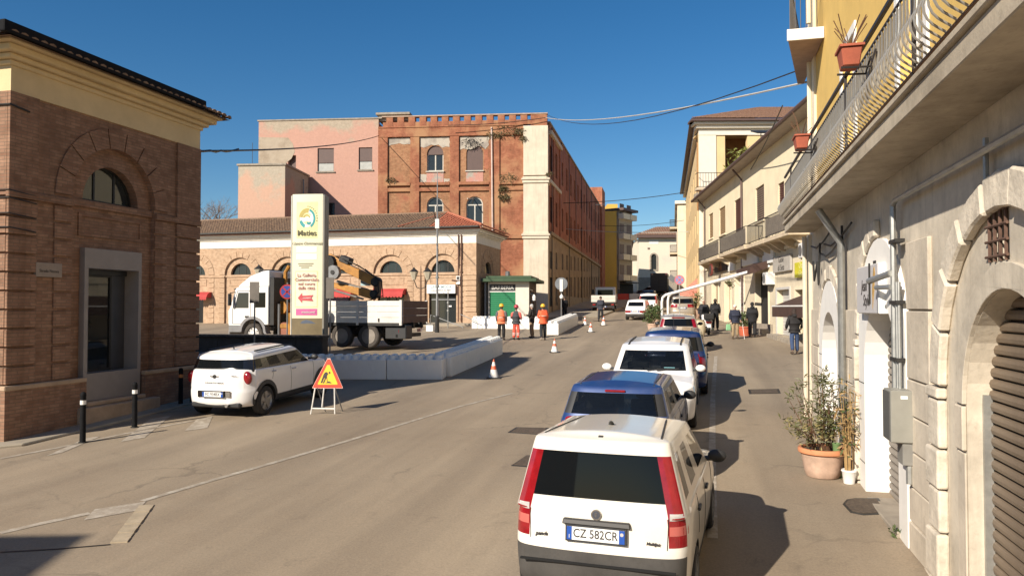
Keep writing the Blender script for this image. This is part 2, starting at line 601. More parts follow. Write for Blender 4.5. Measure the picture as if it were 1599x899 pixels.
def patch(name, pxs, mat, up=0.006, label=None, cat='road marking', kind='structure'):
    ps = [G(*p) for p in pxs]
    o = MB().add([(p.x, p.y, p.z + up) for p in ps], [tuple(range(len(ps)))]).build(name, mat, fix=False)
    if o.data.polygons[0].normal.z < 0: o.data.flip_normals()
    return tag(o, label, cat, kind=kind)

def slab(name, pts, top, mat, kerb_mat=None, label=None, cat='pavement'):
    """raised pavement over the sloping ground"""
    mb = MB(); n = len(pts)
    up = [(p[0], p[1], gz(p[0], p[1]) + top) for p in pts]
    dn = [(p[0], p[1], gz(p[0], p[1]) - 0.3) for p in pts]
    mb.add(up + dn, [tuple(range(n))] + [(i, n + i, n + (i + 1) % n, (i + 1) % n) for i in range(n)])
    o = mb.build(name, mat, fix=True, bevel=0.02)
    return tag(o, label, cat, kind='structure')

mid = [G(*p) for p in ((222, 782), (330, 750), (435, 720), (540, 689), (638, 659), (720, 634), (800, 614))]
strip('centre_line', [mid[0], mid[1], mid[2], mid[3], mid[4]], 0.11, M_line, label='worn white centre line on the road', up=0.006)
strip('centre_line', [mid[4], mid[5], mid[6]], 0.1, M_line2, label='faded far end of the centre line', up=0.006)
strip('parking_line', [rs(0.04, 9.2), rs(0.06, 13.5), rs(0.12, 20), rs(0.3, 30)], 0.12, M_line2, label='worn white line beside the parked cars')
strip('edge_line', [G(0, 716), G(90, 699), G(200, 676), G(300, 657)], 0.11, M_line2, label='faded edge line in front of the brick corner shop')
strip('turning_line', [G(0, 832), G(70, 816), G(140, 801)], 0.12, M_line2, label='faded white line at the left edge of the junction')
patch('stop_mark', [(131, 812), (148, 795), (228, 783), (215, 797)], M_line2, label='worn white block at the end of the centre line')
patch('crossing_stripe', [(72, 712), (134, 684), (157, 681), (98, 706)], M_line2, label='worn white stripe beside the front bollard')
patch('crossing_stripe', [(188, 690), (233, 655), (268, 648), (226, 683)], M_line2, label='worn white stripe beside the middle bollard')
patch('crossing_stripe', [(288, 673), (308, 654), (332, 650), (324, 668)], M_line, label='white stripe beside the white hatchback at the corner')

# setts set in the asphalt
M_sett = plain('pale stone setts', (0.36, 0.29, 0.2), 0.9, var=0.25, scale=5, bmp=0.4, world=True)
a0, a1 = G(172, 848), G(218, 789)
b0, b1 = a0 + Vector((0.19, 0.02, 0)), a1 + Vector((0.19, 0.02, 0))
setts = thing('sett_strip', 'short strip of pale stone setts across the junction', 'stone strip', (a0.x, a0.y, a0.z))
setts['kind'] = 'structure'
for i in range(9):
    t0, t1 = i / 9 + 0.004, (i + 1) / 9 - 0.006
    mb = MB(Matrix.Translation(-a0))
    q = [a0.lerp(a1, t0), b0.lerp(b1, t0), b0.lerp(b1, t1), a0.lerp(a1, t1)]
    h = 0.012 + rnd.random() * 0.012
    mb.hexa([(p.x, p.y, gz(p.x, p.y) - 0.05) for p in q] + [(p.x, p.y, gz(p.x, p.y) + h) for p in q])
    mb.build('sett', M_sett, setts)
strip('tar_seam', [G(0, 862), G(90, 857), G(172, 850)], 0.035, M_iron, label='dark seam in the asphalt at the junction', up=0.005, cat='seam')
strip('tar_seam', [G(150, 655), G(300, 640), G(420, 635)], 0.03, M_iron, label='thin dark seam behind the bollards', up=0.007, cat='seam')

def cover(pxs, label):
    ps = [G(*p) for p in pxs]
    c = sum(ps, Vector()) / len(ps)
    t = thing('manhole_cover', label, 'manhole cover', c)
    mb = MB(Matrix.Translation(-c)); n = len(ps)
    q = [c + (p - c) * 1.0 for p in ps]
    mb.add([(p.x, p.y, gz(p.x, p.y) + 0.008) for p in q] + [(p.x, p.y, gz(p.x, p.y) - 0.05) for p in q],
           [tuple(range(n))] + [(i, n + i, n + (i + 1) % n, (i + 1) % n) for i in range(n)])
    mb.build('cover_frame', M_iron, t, fix=True)
    m2 = MB(Matrix.Translation(-c))
    q = [c + (p - c) * 0.86 for p in ps]
    m2.add([(p.x, p.y, gz(p.x, p.y) + 0.014) for p in q] + [(p.x, p.y, gz(p.x, p.y) - 0.05) for p in q],
           [tuple(range(n))] + [(i, n + i, n + (i + 1) % n, (i + 1) % n) for i in range(n)])
    m2.build('cover_plate', plain('rusty cast iron', (0.09, 0.065, 0.045), 0.8, var=0.4, scale=20, bmp=0.5, bscale=60), t, fix=True)
    return t
cover([(793, 675), (806, 667), (858, 668), (850, 679)], 'rectangular iron cover in the road beside the blue hatchback')
cover([(798, 727), (822, 711), (838, 711), (826, 729)], 'iron cover half hidden by the nearest white car')
cover([(1168, 608), (1216, 607), (1219, 614), (1170, 615)], 'long narrow iron cover in the middle of the walkway')
cover([(1316, 787), (1322, 780), (1335, 778), (1372, 778), (1390, 802), (1348, 804), (1328, 800)], 'rusty oval iron cover by the grey shutter door')

# pavement round the low market building, and a low kerb by the corner shop
slab('pavement', [rs(-27, 48), rs(-27, 46.2), rs(-17.2, 46.2), rs(-14.6, 46.8), rs(-13.4, 49.5), rs(-12.0, 55), rs(-8, 57.5), rs(-8, 100), rs(-14, 100), rs(-16, 60), rs(-27, 60)], 0.13, M_pave,
     label='raised pavement in front of the low tan building')
slab('pavement', [rs(-12.75, 11.2), rs(-12.45, 11.5), rs(-12.4, 13.5), rs(-12.4, 17.6), rs(-13.5, 17.8), rs(-13.5, 11.2)], 0.05, M_pave, label='low pavement strip along the brick corner shop')

# ================================================================== walls: shared pieces
def sash(root, x0, x1, z0, z1, y, mframe, mpane, cols=2, rows=1, arch=False, fw=0.07, name='window', nm_pane='pane', depth=0.06):
    """a window: frame with mullions, panes as its sub-parts"""
    mb = MB()
    if arch:
        r = (x1 - x0) / 2; xc = (x0 + x1) / 2; zs = z1 - r
        outer = [(x0, z0), (x1, z0)] + arc(xc, zs, r, 0, 180, 12)
        inner = [(x0 + fw, z0 + fw), (x1 - fw, z0 + fw)] + arc(xc, zs, r - fw, 0, 180, 12)
        mb.shape(outer, [inner], y, y + depth)
        mb.box(x0 + fw, x1 - fw, y + 0.002, y + depth, zs - fw / 2, zs + fw / 2)
        top = zs - fw / 2
    else:
        mb.shape([(x0, z0), (x1, z0), (x1, z1), (x0, z1)], [[(x0 + fw, z0 + fw), (x1 - fw, z0 + fw), (x1 - fw, z1 - fw), (x0 + fw, z1 - fw)]], y, y + depth)
        top = z1 - fw
    for i in range(1, cols):
        x = x0 + (x1 - x0) * i / cols
        mb.box(x - fw / 2, x + fw / 2, y + 0.004, y + depth - 0.004, z0 + fw, top)
    for i in range(1, rows):
        z = z0 + (z1 - z0) * i / rows
        mb.box(x0 + fw, x1 - fw, y + 0.006, y + depth - 0.006, z - fw / 3, z + fw / 3)
    w = mb.build(name, mframe, root)
    p = MB()
    if arch:
        p.shape([(x0 + 0.01, z0 + 0.01), (x1 - 0.01, z0 + 0.01)] + arc(xc, zs, r - 0.01, 0, 180, 12), (), y + depth * 0.5, y + depth * 0.5 + 0.012)
    else:
        p.box(x0 + 0.01, x1 - 0.01, y + depth * 0.5, y + depth * 0.5 + 0.012, z0 + 0.01, z1 - 0.01)
    p.build(nm_pane, mpane, w)
    return w

def tile_slope(root, name, mat, e0, e1, top, a, b, sp=0.21, course=0.36):
    """barrel tiles on one roof slope: eave e0-e1, slope vector top, ridge between a and b (metres along the eave)"""
    e0, e1, top = Vector(e0), Vector(e1), Vector(top)
    d = e1 - e0; L = d.length; d.normalize()
    hs = top.length; upv = top.normalized(); nrm = d.cross(upv).normalized()
    if nrm.z < 0: nrm = -nrm
    mb = MB()
    # deck
    mb.add([e0 - nrm * .02, e1 - nrm * .02, e0 + d * b + top - nrm * .02, e0 + d * a + top - nrm * .02], [(0, 1, 2, 3)])
    x = sp / 2
    while x < L:
        h = hs
        if x < a: h = hs * x / a
        elif x > b: h = hs * (L - x) / max(L - b, 1e-6)
        k = max(1, int(h / course + 0.5))
        for j in range(k):
            h0, h1 = h * j / k, h * (j + 1) / k + 0.03
            jx = rnd.uniform(-.012, .012); jz = rnd.uniform(0, .015)
            vs = []
            for hh, r, lift in ((h0, sp * .47, .035), (h1, sp * .38, .0)):
                for q in range(5):
                    an = math.pi * q / 4
                    vs.append(e0 + d * (x + jx + r * math.cos(an)) + upv * hh + nrm * (r * 0.75 * math.sin(an) + lift + jz))
            mb.add(vs, [(q, q + 1, 6 + q, 5 + q) for q in range(4)] + [(0, 1, 2, 3, 4)])
        x += sp
    o = mb.build(name, mat, root)
    o['kind'] = 'stuff'
    return o

def voussoirs(root, mat, xc, zc, r1, r2, n, y0, y1, gap=0.035, name='voussoir', a0=0, a1=180):
    for i in range(n):
        s, e = a0 + (a1 - a0) * i / n, a0 + (a1 - a0) * (i + 1) / n
        g1, g2 = math.degrees(gap / 2 / r1), math.degrees(gap / 2 / r2)
        pts = arc(xc, zc, r2, s + g2, e - g2, 2) + list(reversed(arc(xc, zc, r1, s + g1, e - g1, 2)))
        MB().shape(pts, (), y0, y1).build(name, mat, root)

def course_blocks(root, mat, x0, x1, z0, z1, y0, y1, h=0.36, gap=0.04, name='rusticated_block'):
    n = max(1, round((z1 - z0) / h))
    hh = (z1 - z0) / n
    first = None
    for i in range(n):
        if first is None:
            first = MB().box(x0, x1, y0, y1, z0 + gap / 2, z0 + hh - gap / 2).build(name, mat, root, bevel=0.008)
        else:
            copy_part(first, root, (0, 0, hh * i))

def bay(root, mat, xc, door, spring=5.42, rw=0.83, r1=1.24, r2=1.68, zb=0.0, zplinth=1.54, rec=0.12, joints=9):
    """arched bay: recessed panel with a lunette window and a door opening door=(x0,x1,z0,z1)"""
    hole_w = [(xc - rw, spring), (xc + rw, spring)] + arc(xc, spring, rw, 0, 180, 14)[1:-1]
    outer = [(xc - r1 - .02, zb), (xc + r1 + .02, zb), (xc + r1 + .02, spring)] + arc(xc, spring, r1 + .02, 0, 180, 16)[1:-1] + [(xc - r1 - .02, spring)]
    holes = [hole_w]
    x0, x1, z0, z1 = door
    holes.append([(x0, z0), (x1, z0), (x1, z1), (x0, z1)])
    MB().shape(outer, holes, rec, rec + 0.34).build('bay_panel', mat, root)
    voussoirs(root, mat, xc, spring, r1 + 0.002, r2, joints, -0.035, 0.02)
    # lunette
    mb = MB()
    fr = 0.06
    mb.shape(hole_w, [[(xc - rw + fr, spring + fr), (xc + rw - fr, spring + fr)] + arc(xc, spring + fr * .5, rw - fr, 4, 176, 14)[1:-1]], rec + .2, rec + .26)
    for dx in (-rw * .36, rw * .36):
        mb.box(xc + dx - .025, xc + dx + .025, rec + .205, rec + .255, spring + .02, spring + rw * .9)
    w = mb.build('lunette_window', M_iron, root)
    MB().shape(hole_w, (), rec + .225, rec + .235).build('pane', M_pglass, w)
    MB().shape(hole_w, (), rec + .5, rec + .52).build('dark_room', M_void, w)
    # sill band and sunk panel below
    box('sill_band', mat, root, xc - r1 - .02, xc + r1 + .02, rec - .07, rec + .01, spring - .17, spring - .02, .01)
    if z1 < 4.65:
        z = 4.62
        MB().shape([(xc - .95, z), (xc + .95, z), (xc + .95, z + .5), (xc - .95, z + .5)],
                   [[(xc - .87, z + .07), (xc + .87, z + .07), (xc + .87, z + .43), (xc - .87, z + .43)]], rec - .03, rec + .01).build('panel_moulding', mat, root)

# ================================================================== LEFT: brick corner shop
C0 = Vector((-9.73, 14.57, 0)); RZ_L = math.atan2(CU, SU)
MLb = frame(C0, RZ_L)
lb = thing('brick_corner_shop', 'brown brick corner building with cream cornice, lunette and shop window beside the bollards', 'building', C0, RZ_L)
LX, DP = 5.56, 15.0
XC = 2.72
wall_out = [(0, -.5), (LX, -.5), (LX, 7.25), (0, 7.25)]
r1, sp0 = 1.24, 5.42
hole = [(XC - r1, -.49), (XC + r1, -.49), (XC + r1, sp0)] + arc(XC, sp0, r1, 0, 180, 18)[1:-1] + [(XC - r1, sp0)]
MB().shape(wall_out, [hole], 0, .35).build('front_wall', M_brickL, lb)
bay(lb, M_brickL, XC, (1.9, 3.5, 1.3, 4.3), zb=-.49)
# street side (lit) wall, seen edge on
box('side_wall', M_brickL, lb, 0, .35, .352, DP, -.5, 7.25)
box('back_wall', M_brickL, lb, .352, LX, DP - .35, DP, -.5, 7.25)
box('far_wall', M_brickL, lb, LX - .35, LX, .352, DP - .352, -.5, 7.25)
box('ceiling', M_void, lb, .36, LX - .36, .36, DP - .36, 4.4, 4.5)
box('shop_floor', plain('shop floor', (0.3, 0.25, 0.2), 0.5), lb, .36, LX - .36, .5, DP - .36, .9, 1.0)
# pilasters
PY = -.06
for (x0, x1) in ((0.0, .6), (4.72, LX)):
    box('pilaster', M_brickL, lb, x0 - (.06 if x0 == 0 else 0), x1 + (.06 if x1 == LX else 0), PY, .002, 5.2, 7.252)
    course_blocks(lb, M_brickL, x0 - (.06 if x0 == 0 else 0), x1 + (.06 if x1 == LX else 0), 1.56, 5.2, PY, .002, .365, .045)
for (x0, x1) in ((XC - r1 - .45, XC - r1), (XC + r1, XC + r1 + .42)):
    course_blocks(lb, M_brickL, x0, x1, 1.56, 5.2, -.04, .002, .365, .05)
# lit end: rusticated blocks as well
for k in range(10):
    box('rusticated_block', M_brickL, lb, -.06, .002, .01, 1.1, 1.58 + k * .365, 1.58 + k * .365 + .325, .008)
box('pilaster', M_brickL, lb, -.06, .002, .01, 1.1, 5.24, 7.252)
# string course and plinth
for x0, x1 in ((-.08, XC - r1 - .003), (XC + r1 + .003, LX + .08)):
    box('string_course', M_brickL, lb, x0, x1, -.085, .004, 5.2, 5.34, .012)
M_plc = plain('plinth cap stone', (0.42, 0.3, 0.2), 0.9, var=0.2, scale=3, bmp=.2)
for x0, x1 in ((-.12, 1.84), (3.6, LX + .1)):
    box('plinth', M_brickL, lb, x0, x1, -.11, .004, -.5, 1.46)
    box('plinth_cap', M_plc, lb, x0 - .02, x1, -.13, .004, 1.462, 1.555, .015)
box('plinth', M_brickL, lb, -.12, .003, .005, DP, -.5, 1.46)
box('plinth_cap', M_plc, lb, -.14, .003, .005, DP, 1.462, 1.555, .015)
# window shop front: grey surround, deep reveal
M_sur = plain('grey shopfront surround', (0.27, 0.235, 0.21), 0.7, var=0.08)
MB().shape([(1.84, 1.02), (3.54, 1.02), (3.54, 4.36), (1.84, 4.36)], [[(1.94, 1.62), (3.44, 1.62), (3.44, 3.92), (1.94, 3.92)]], -.02, .6).build('shopfront_surround', M_sur, lb, bevel=.006)
box('doorstep', M_plc, lb, 1.6, 3.9, -.3, .004, .35, .92, .02)
box('doorstep', M_plc, lb, 1.84, 3.6, -.14, .004, .922, 1.018, .02)
sw = sash(lb, 1.945, 3.0, 1.63, 3.8, .34, M_iron, glass('shop glass', (.02, .022, .022), .35, .02, .9), 1, 1, fw=.05, name='shop_window')
box('door_panel', plain('dark grey door', (.05, .05, .055), .5), lb, 3.02, 3.435, .36, .44, 1.63, 3.9, .006)
box('shutter_box', M_black_pl, lb, 1.945, 3.435, .3, .5, 3.8, 3.915, .006)
for (x, z, w, h, c) in ((2.25, 3.3, .16, .42, (.75, .74, .7)), (2.7, 3.25, .3, .35, (.6, .5, .3))):
    box('poster', plain('poster %0.1f' % x, c, .7), sw, x, x + w, .42, .43, z, z + h)
# goods and counter in the window
box('counter', plain('counter', (.3, .24, .16), .6), lb, 1.95, 3.2, 1.6, 2.0, 1.0, 1.95)
box('display_stand', M_white, lb, 2.05, 2.35, 1.0, 1.4, 1.0, 2.9)
# plaque
pl = box('street_plaque', plain('stone street plaque', (.3, .24, .19), .8), lb, .57, 1.2, -.07, .002, 3.68, 3.97, .006)
text('lettering', 'Strada Nuova', .085, M_iron, lb, face_y(.88, -.072, 3.8))
# frieze, cornice
def cornice(root, x0, x1, y0, y1, z, mat, M=None, prof=((.04, 0, .5), (.1, .5, .6), (.2, .6, .7), (.34, .7, .83), (.45, .83, .9)), name='cornice'):
    for i, (o, a, b) in enumerate(prof):
        box('frieze' if i == 0 else name, mat, root, x0 - o, x1 + o, y0 - o, y1 + o, z + a, z + b - .001, .02 if i else 0)
cornice(lb, 0, LX, 0, DP, 7.253, M_cream)
tile_slope(lb, 'eave_tiles', M_tileO, (-.6, -.62, 8.12), (LX + .5, -.62, 8.12), (0, 3.3, .95), 3.2, LX - 2.2)
tile_slope(lb, 'roof_tiles', M_tileO, (LX + .5, -.62, 8.12), (LX + .5, DP, 8.12), (-3.3, 0, .95), 3.2, DP)
tile_slope(lb, 'roof_tiles', M_tileO, (-.6, DP, 8.12), (-.6, -.62, 8.12), (3.3, 0, .95), 0, DP - 2.6)
MB().box(-.72, 5.05, -.64, -.5, 8.13, 8.36).build('gutter', M_dark, lb, bevel=.03, seg=2)
MB().box(-.74, -.64, -.5, DP, 8.13, 8.34).build('gutter', plain('grey gutter', (.2, .19, .18), .5), lb, bevel=.03, seg=2)
# wires clamped on the corner
for z in (5.35, 5.2, 4.9, 4.63):
    MB().tube([(-.1, 6, z + .05), (-.1, 1.2, z), (-.09, -.09, z - .02), (.3, -.08, z - .05), (.55, -.075, z - .07)], .012, 5).build('wall_cable', M_iron, lb)
MB().tube([(-.1, 1.2, 7.0), (-.08, -.08, 6.98), (.35, -.08, 6.93)], .02, 5).build('wall_cable', M_iron, lb)

# ================================================================== MIDDLE: low market building of tan brick
K = Vector((-2.4, 50.0, 0)); RZ_T = -A
MT = frame(K, RZ_T)
tb = thing('market_building', 'long low tan brick building with lunettes, white cornice and red awnings behind the crane truck', 'building', K, RZ_T)
TL, TD = 27.0, 6.0
bays = [-2.35, -6.1, -10.1, -14.0, -17.8, -21.6, -25.3]
outer = [(-TL, 0), (0, 0), (0, 7.34), (-TL, 7.34)]
holes = []
for xc in bays:
    holes.append([(xc - r1, .01), (xc + r1, .01), (xc + r1, sp0)] + arc(xc, sp0, r1, 0, 180, 18)[1:-1] + [(xc - r1, sp0)])
MB().shape(outer, holes, 0, .35).build('front_wall', M_brickT, tb)
for i, xc in enumerate(bays):
    if i == 0: dr = (xc - .98, xc + .95, 1.9, 4.35)
    elif i in (1, 2): dr = (xc - .98, xc + .98, 1.8, 4.2)
    elif i == 4: dr = (xc - .3, xc + .3, 1.6, 3.6)
    else: dr = (xc - .7, xc + .7, 1.6, 4.1)
    bay(tb, M_brickT, xc, dr, zb=.01)
    box('dark_room', M_void, tb, dr[0] - .3, dr[1] + .3, .75, .8, dr[2] - .3, dr[3] + .3)
    for s in (-1, 1):
        x0, x1 = sorted((xc + s * (r1 + .002), xc + s * (r1 + .44)))
        course_blocks(tb, M_brickT, x0, x1, 1.9, 5.2, -.035, .002, .37, .045)
box('pilaster', M_brickT, tb, -.82, .05, -.05, .002, 5.3, 7.343)
course_blocks(tb, M_brickT, -.82, .05, 2.75, 5.2, -.05, .002, .37, .045)
box('pilaster_base', M_brickT, tb, -.86, .1, -.1, .002, .5, 2.72, .01)
for x0, x1 in zip([-TL] + [b + r1 + .003 for b in reversed(bays)], [b - r1 - .003 for b in reversed(bays)] + [.07]):
    box('string_course', M_brickT, tb, x0, x1, -.07, .004, 5.2, 5.3, .01)
# side wall
sc, sr = 2.9, .83
MB().shape([(.352, 0), (TD, 0), (TD, 7.34), (.352, 7.34)], [[(sc - sr, sp0), (sc + sr, sp0)] + arc(sc, sp0, sr, 0, 180, 14)[1:-1]], -.35, 0, 'yz').build('side_wall', M_brickT, tb, fix=True)
MB().shape([(sc - sr, sp0), (sc + sr, sp0)] + arc(sc, sp0, sr, 0, 180, 14)[1:-1], (), -.2, -.18, 'yz').build('lunette_window', M_pglass, tb, fix=True)
for i in range(9):
    s, e = 20 * i + .9, 20 * (i + 1) - .9
    MB().shape(arc(sc, sp0, 1.68, s, e, 2) + list(reversed(arc(sc, sp0, 1.24, s, e, 2))), (), -.01, .03, 'yz').build('voussoir', M_brickT, tb, fix=True)
box('back_wall', M_brickT, tb, -TL, -.352, TD - .3, TD, 0, 7.34)
cornice(tb, -TL, 0, 0, TD, 7.343, plain('white cornice paint', (.74, .7, .62), .8, var=.06, streak=.15))
M_eave = plain('red brown eave board', (.3, .12, .07), .8, var=.3, scale=4)
box('eave_board', M_eave, tb, -TL, .56, -.58, TD + .5, 8.25, 8.36)
tile_slope(tb, 'roof_tiles', M_tileO, (-TL, -.62, 8.4), (-3.0, -.62, 8.4), (0, 3.6, 1.35), 0, TL - 3.0)
tile_slope(tb, 'hip_tiles', M_tileN, (-3.0, -.62, 8.4), (.62, -.62, 8.4), (0, 3.6, 1.35), 0.01, .012)
MB().add([(-5.2, -.66, 8.41), (-3.0, -.66, 8.41), (-3.0, 2.99, 9.79)], [(0, 1, 2)]).build('hip_patch', M_tileN, tb)
tile_slope(tb, 'hip_tiles', M_tileN, (.62, -.62, 8.4), (.62, TD + .6, 8.4), (-3.6, 0, 1.35), 3.6, 3.62)
MB().tube([(-3.0, 3.0, 9.8), (.62, -.62, 8.46)], .1, 7).build('hip_ridge', M_tileN, tb)
MB().tube([(-3.0, 3.0, 9.8), (-5.25, -.64, 8.5)], .06, 7).build('hip_ridge', M_tileN, tb)
MB().tube([(-TL, 3.0, 9.8), (-3.0, 3.0, 9.8)], .1, 7).build('ridge_tiles', M_tileO, tb)
MB().tube([(-TL, -.68, 8.36), (.4, -.68, 8.36)], .07, 8).build('gutter', M_iron, tb)
for dx in (-.98, -1.18):
    MB().tube([(dx, -.1, 7.9), (dx, -.1, 7.3), (dx, -.1, 2.1)], .045, 7).build('downpipe', plain('copper brown pipe', (.12, .06, .04), .6), tb)
# shops under the arches
M_red = plain('red awning cloth', (.42, .045, .04), .8, var=.15, scale=2)
def red_awning(xc, w, z, label, sign=False):
    p = MT @ Vector((xc, 0, z))
    t = thing('awning', label, 'awning', MT @ Vector((xc, .1, z)), RZ_T, 'red shop awnings')
    mb = MB()
    n = 10
    prof = [(0, 0), (-.35, -.04), (-.62, -.2), (-.75, -.42)]
    for a, b in zip(prof[:-1], prof[1:]):
        mb.add([(-w / 2, a[0], a[1]), (w / 2, a[0], a[1]), (w / 2, b[0], b[1]), (-w / 2, b[0], b[1])], [(0, 3, 2, 1)])
    for s in (-1, 1):
        mb.add([(s * w / 2, y, zz) for y, zz in prof] + [(s * w / 2, 0, -.42)], [(0, 1, 2, 3, 4)])
    mb.build('cloth', M_red, t)
    v = MB()
    for i in range(n):
        x0, x1 = -w / 2 + w * i / n, -w / 2 + w * (i + 1) / n
        xm = (x0 + x1) / 2
        v.add([(x0, -.75, -.42), (x1, -.75, -.42), (x1, -.757, -.53), (x1 - .03, -.76, -.58), (xm, -.76, -.62), (x0 + .03, -.76, -.58), (x0, -.757, -.53)], [(0, 6, 5, 4, 3, 2, 1)])
    v.build('valance', M_red, t)
    return t
red_awning(-6.1, 2.3, 4.35, 'red scalloped awning right of the crane arm')
red_awning(-9.9, 2.3, 4.35, 'red scalloped awning above the purple shop sign')
aw = red_awning(-20.9, 1.6, 4.2, 'red awning at the far left beside the brick corner shop')
for xc in (-6.1, -10.1):
    d = sash(tb, xc - .97, xc + .97, 1.8, 4.2, .3, M_iron, M_pglass, 3, 1, fw=.06, name='shop_door')
s = box('shop_sign', plain('purple sign board', (.09, .05, .1), .5), tb, -11.0, -9.2, -.1, .115, 3.55, 4.0, .01)
text('lettering', 'Bar Mirò', .26, M_white, tb, face_y(-10.1, -.104, 3.78))
# glazed door of the right-hand shop with its sign
d = sash(tb, -3.33, -1.41, 1.9, 4.34, .3, plain('dark bronze frame', (.06, .05, .045), .4, .4), M_pglass, 3, 1, fw=.06, name='shop_door')
box('door_rail', M_grey, d, -3.2, -1.5, .27, .31, 3.55, 3.63)
box('notice', M_white, d, -1.98, -1.78, .28, .298, 3.1, 3.2)
M_signW = plain('white sign board', (.72, .72, .7), .5, var=.05)
MB().box(-3.42, -1.4, -.08, .115, 4.0, 4.58).build('shop_sign', M_signW, tb, bevel=.01)
M_blue = plain('blue lettering', (.02, .07, .25), .5)
text('lettering', 'LINEA MODA', .26, plain('grey teal lettering', (.16, .25, .28), .5), tb, face_y(-2.4, -.084, 4.43), sx=.95, bold=.004)
text('lettering', 'DALLA  TESTA  AI  PIEDI', .13, M_iron, tb, face_y(-2.4, -.084, 4.2), sx=1.0, bold=.003)
text('lettering', 'info       tel', .11, M_iron, tb, face_y(-2.4, -.084, 4.07))
ml = thing('wall_meter', 'small white meter box strapped to the downpipe', 'meter box', MT @ Vector((-1.16, -.17, 4.6)), RZ_T)
box('case', M_white, ml, -.13, .13, -.06, .06, -.0, .2, .01); box('case', M_white, ml, -.13, .13, -.06, .06, .28, .55, .01)
box('dial', M_iron, ml, -.09, .09, -.068, -.055, .32, .5)
cam_o = thing('security_camera', 'small brown camera on the wall right of the white sign', 'camera', MT @ Vector((-1.3, -.08, 4.78)), RZ_T)
MB().tube([(0, .06, 0), (0, -.12, .05)], .015, 6).build('bracket', M_wood, cam_o)
MB().tube([(.08, -.14, .02), (-.28, -.2, .1)], .06, 8).build('housing', M_wood, cam_o)

# ================================================================== BEHIND: old red brick mill
B0 = Vector((2.84, 62.0, 0)); RZ_B = R(-5)
MBk = frame(B0, RZ_B)
bb = thing('brick_mill', 'big old red brick building with crumbling parapet and cream corner pilaster', 'building', B0, RZ_B)
BX0 = -14.15
def zB(py): return EYE + (480 - py) * .05297
wx = (-9.32, -5.99)
outer = [(BX0, 0), (0, 0), (0, 18.1), (BX0, 18.1)]
holes = []
for x in wx:
    for z0, z1 in ((14.45, 16.6), (9.4, 12.3)):
        holes.append([(x - .7, z0), (x + .7, z0), (x + .7, z1 - .7)] + arc(x, z1 - .7, .7, 0, 180, 12)[1:-1] + [(x - .7, z1 - .7)])
MB().shape(outer, holes, .16, .55).build('front_wall', M_brickF, bb)
box('red_field', M_brickR, bb, -3.9, -1.9, .12, .158, 0, 17.35)
PIL = ((BX0, -13.35), (-11.4, -10.65), (-8.05, -7.3), (-4.75, -3.9))
for a, b in PIL:
    box('pilaster', M_brickR, bb, a, b, 0, .162, 0, 17.35)
box('top_band', M_brickR, bb, BX0, -1.9, -.04, .162, 17.352, 18.1)
box('moulding', M_brickR, bb, BX0, -1.9, -.1, .162, 18.1, 18.22, .02)
ed = [p for ab in PIL for p in ab] + [-1.9]
for i in range(1, len(ed) - 1, 2):
    a, b = ed[i] + .003, ed[i + 1] - .003
    box('string_course', M_brickR, bb, a, b, -.06, .162, 13.25, 13.5, .015)
    box('string_course', M_brickR, bb, a, b, 0.0, .162, 12.75, 13.05, .015)
    box('string_course', M_brickR, bb, a, b, -.04, .162, 8.75, 9.1, .015)
    if i == 7: continue
# crumbling plaster patches, irregular outlines
M_pp = plaster('old lime plaster', (.45, .4, .33), (.3, .26, .22), .45, .62, 1.5)
M_ppk = plaster('faded pink plaster', (.48, .25, .2), (.36, .33, .28), .5, .62, 1.2)
def blob(x0, x1, z0, z1, mat, y=.14, rough=.12, name='plaster_patch'):
    pts = []
    for k in range(9): pts.append((x0 + (x1 - x0) * k / 8, z0 + rnd.uniform(-rough, rough)))
    for k in range(1, 4): pts.append((x1 + rnd.uniform(-rough, rough) * .3, z0 + (z1 - z0) * k / 4))
    for k in range(9): pts.append((x1 + (x0 - x1) * k / 8, z1 + rnd.uniform(-rough, rough) * .3))
    for k in range(1, 4): pts.append((x0 + rnd.uniform(-rough, rough) * .3, z1 + (z0 - z1) * k / 4))
    MB().shape(pts, (), y, .163).build(name, mat, bb)
blob(-13.3, -11.45, 16.75, 17.3, M_pp)
blob(-10.6, -8.1, 16.5, 17.3, M_pp, rough=.2)
blob(-7.25, -4.8, 16.4, 17.3, M_pp, rough=.25)
blob(-3.85, -1.95, 12.0, 13.0, M_pp, rough=.25)
blob(-3.85, -1.95, 8.2, 8.7, M_pp, rough=.15)
for x in wx:
    MB().box(x - .72, x + .72, .13, .163, 13.52, 14.42).build('parapet_infill', M_ppk, bb)
blob(-10.6, -10.05, 13.55, 14.2, M_pp, rough=.06)
blob(-8.58, -8.1, 13.55, 13.8, M_pp, rough=.06)
blob(-5.2, -4.8, 14.5, 16.2, M_brickS, rough=.2, name='worn_patch')
M_winfr = plain('pale window frame', (.5, .47, .4), .6)
M_brown = plain('brown roller shutter', (.1, .06, .05), .6, var=.1)
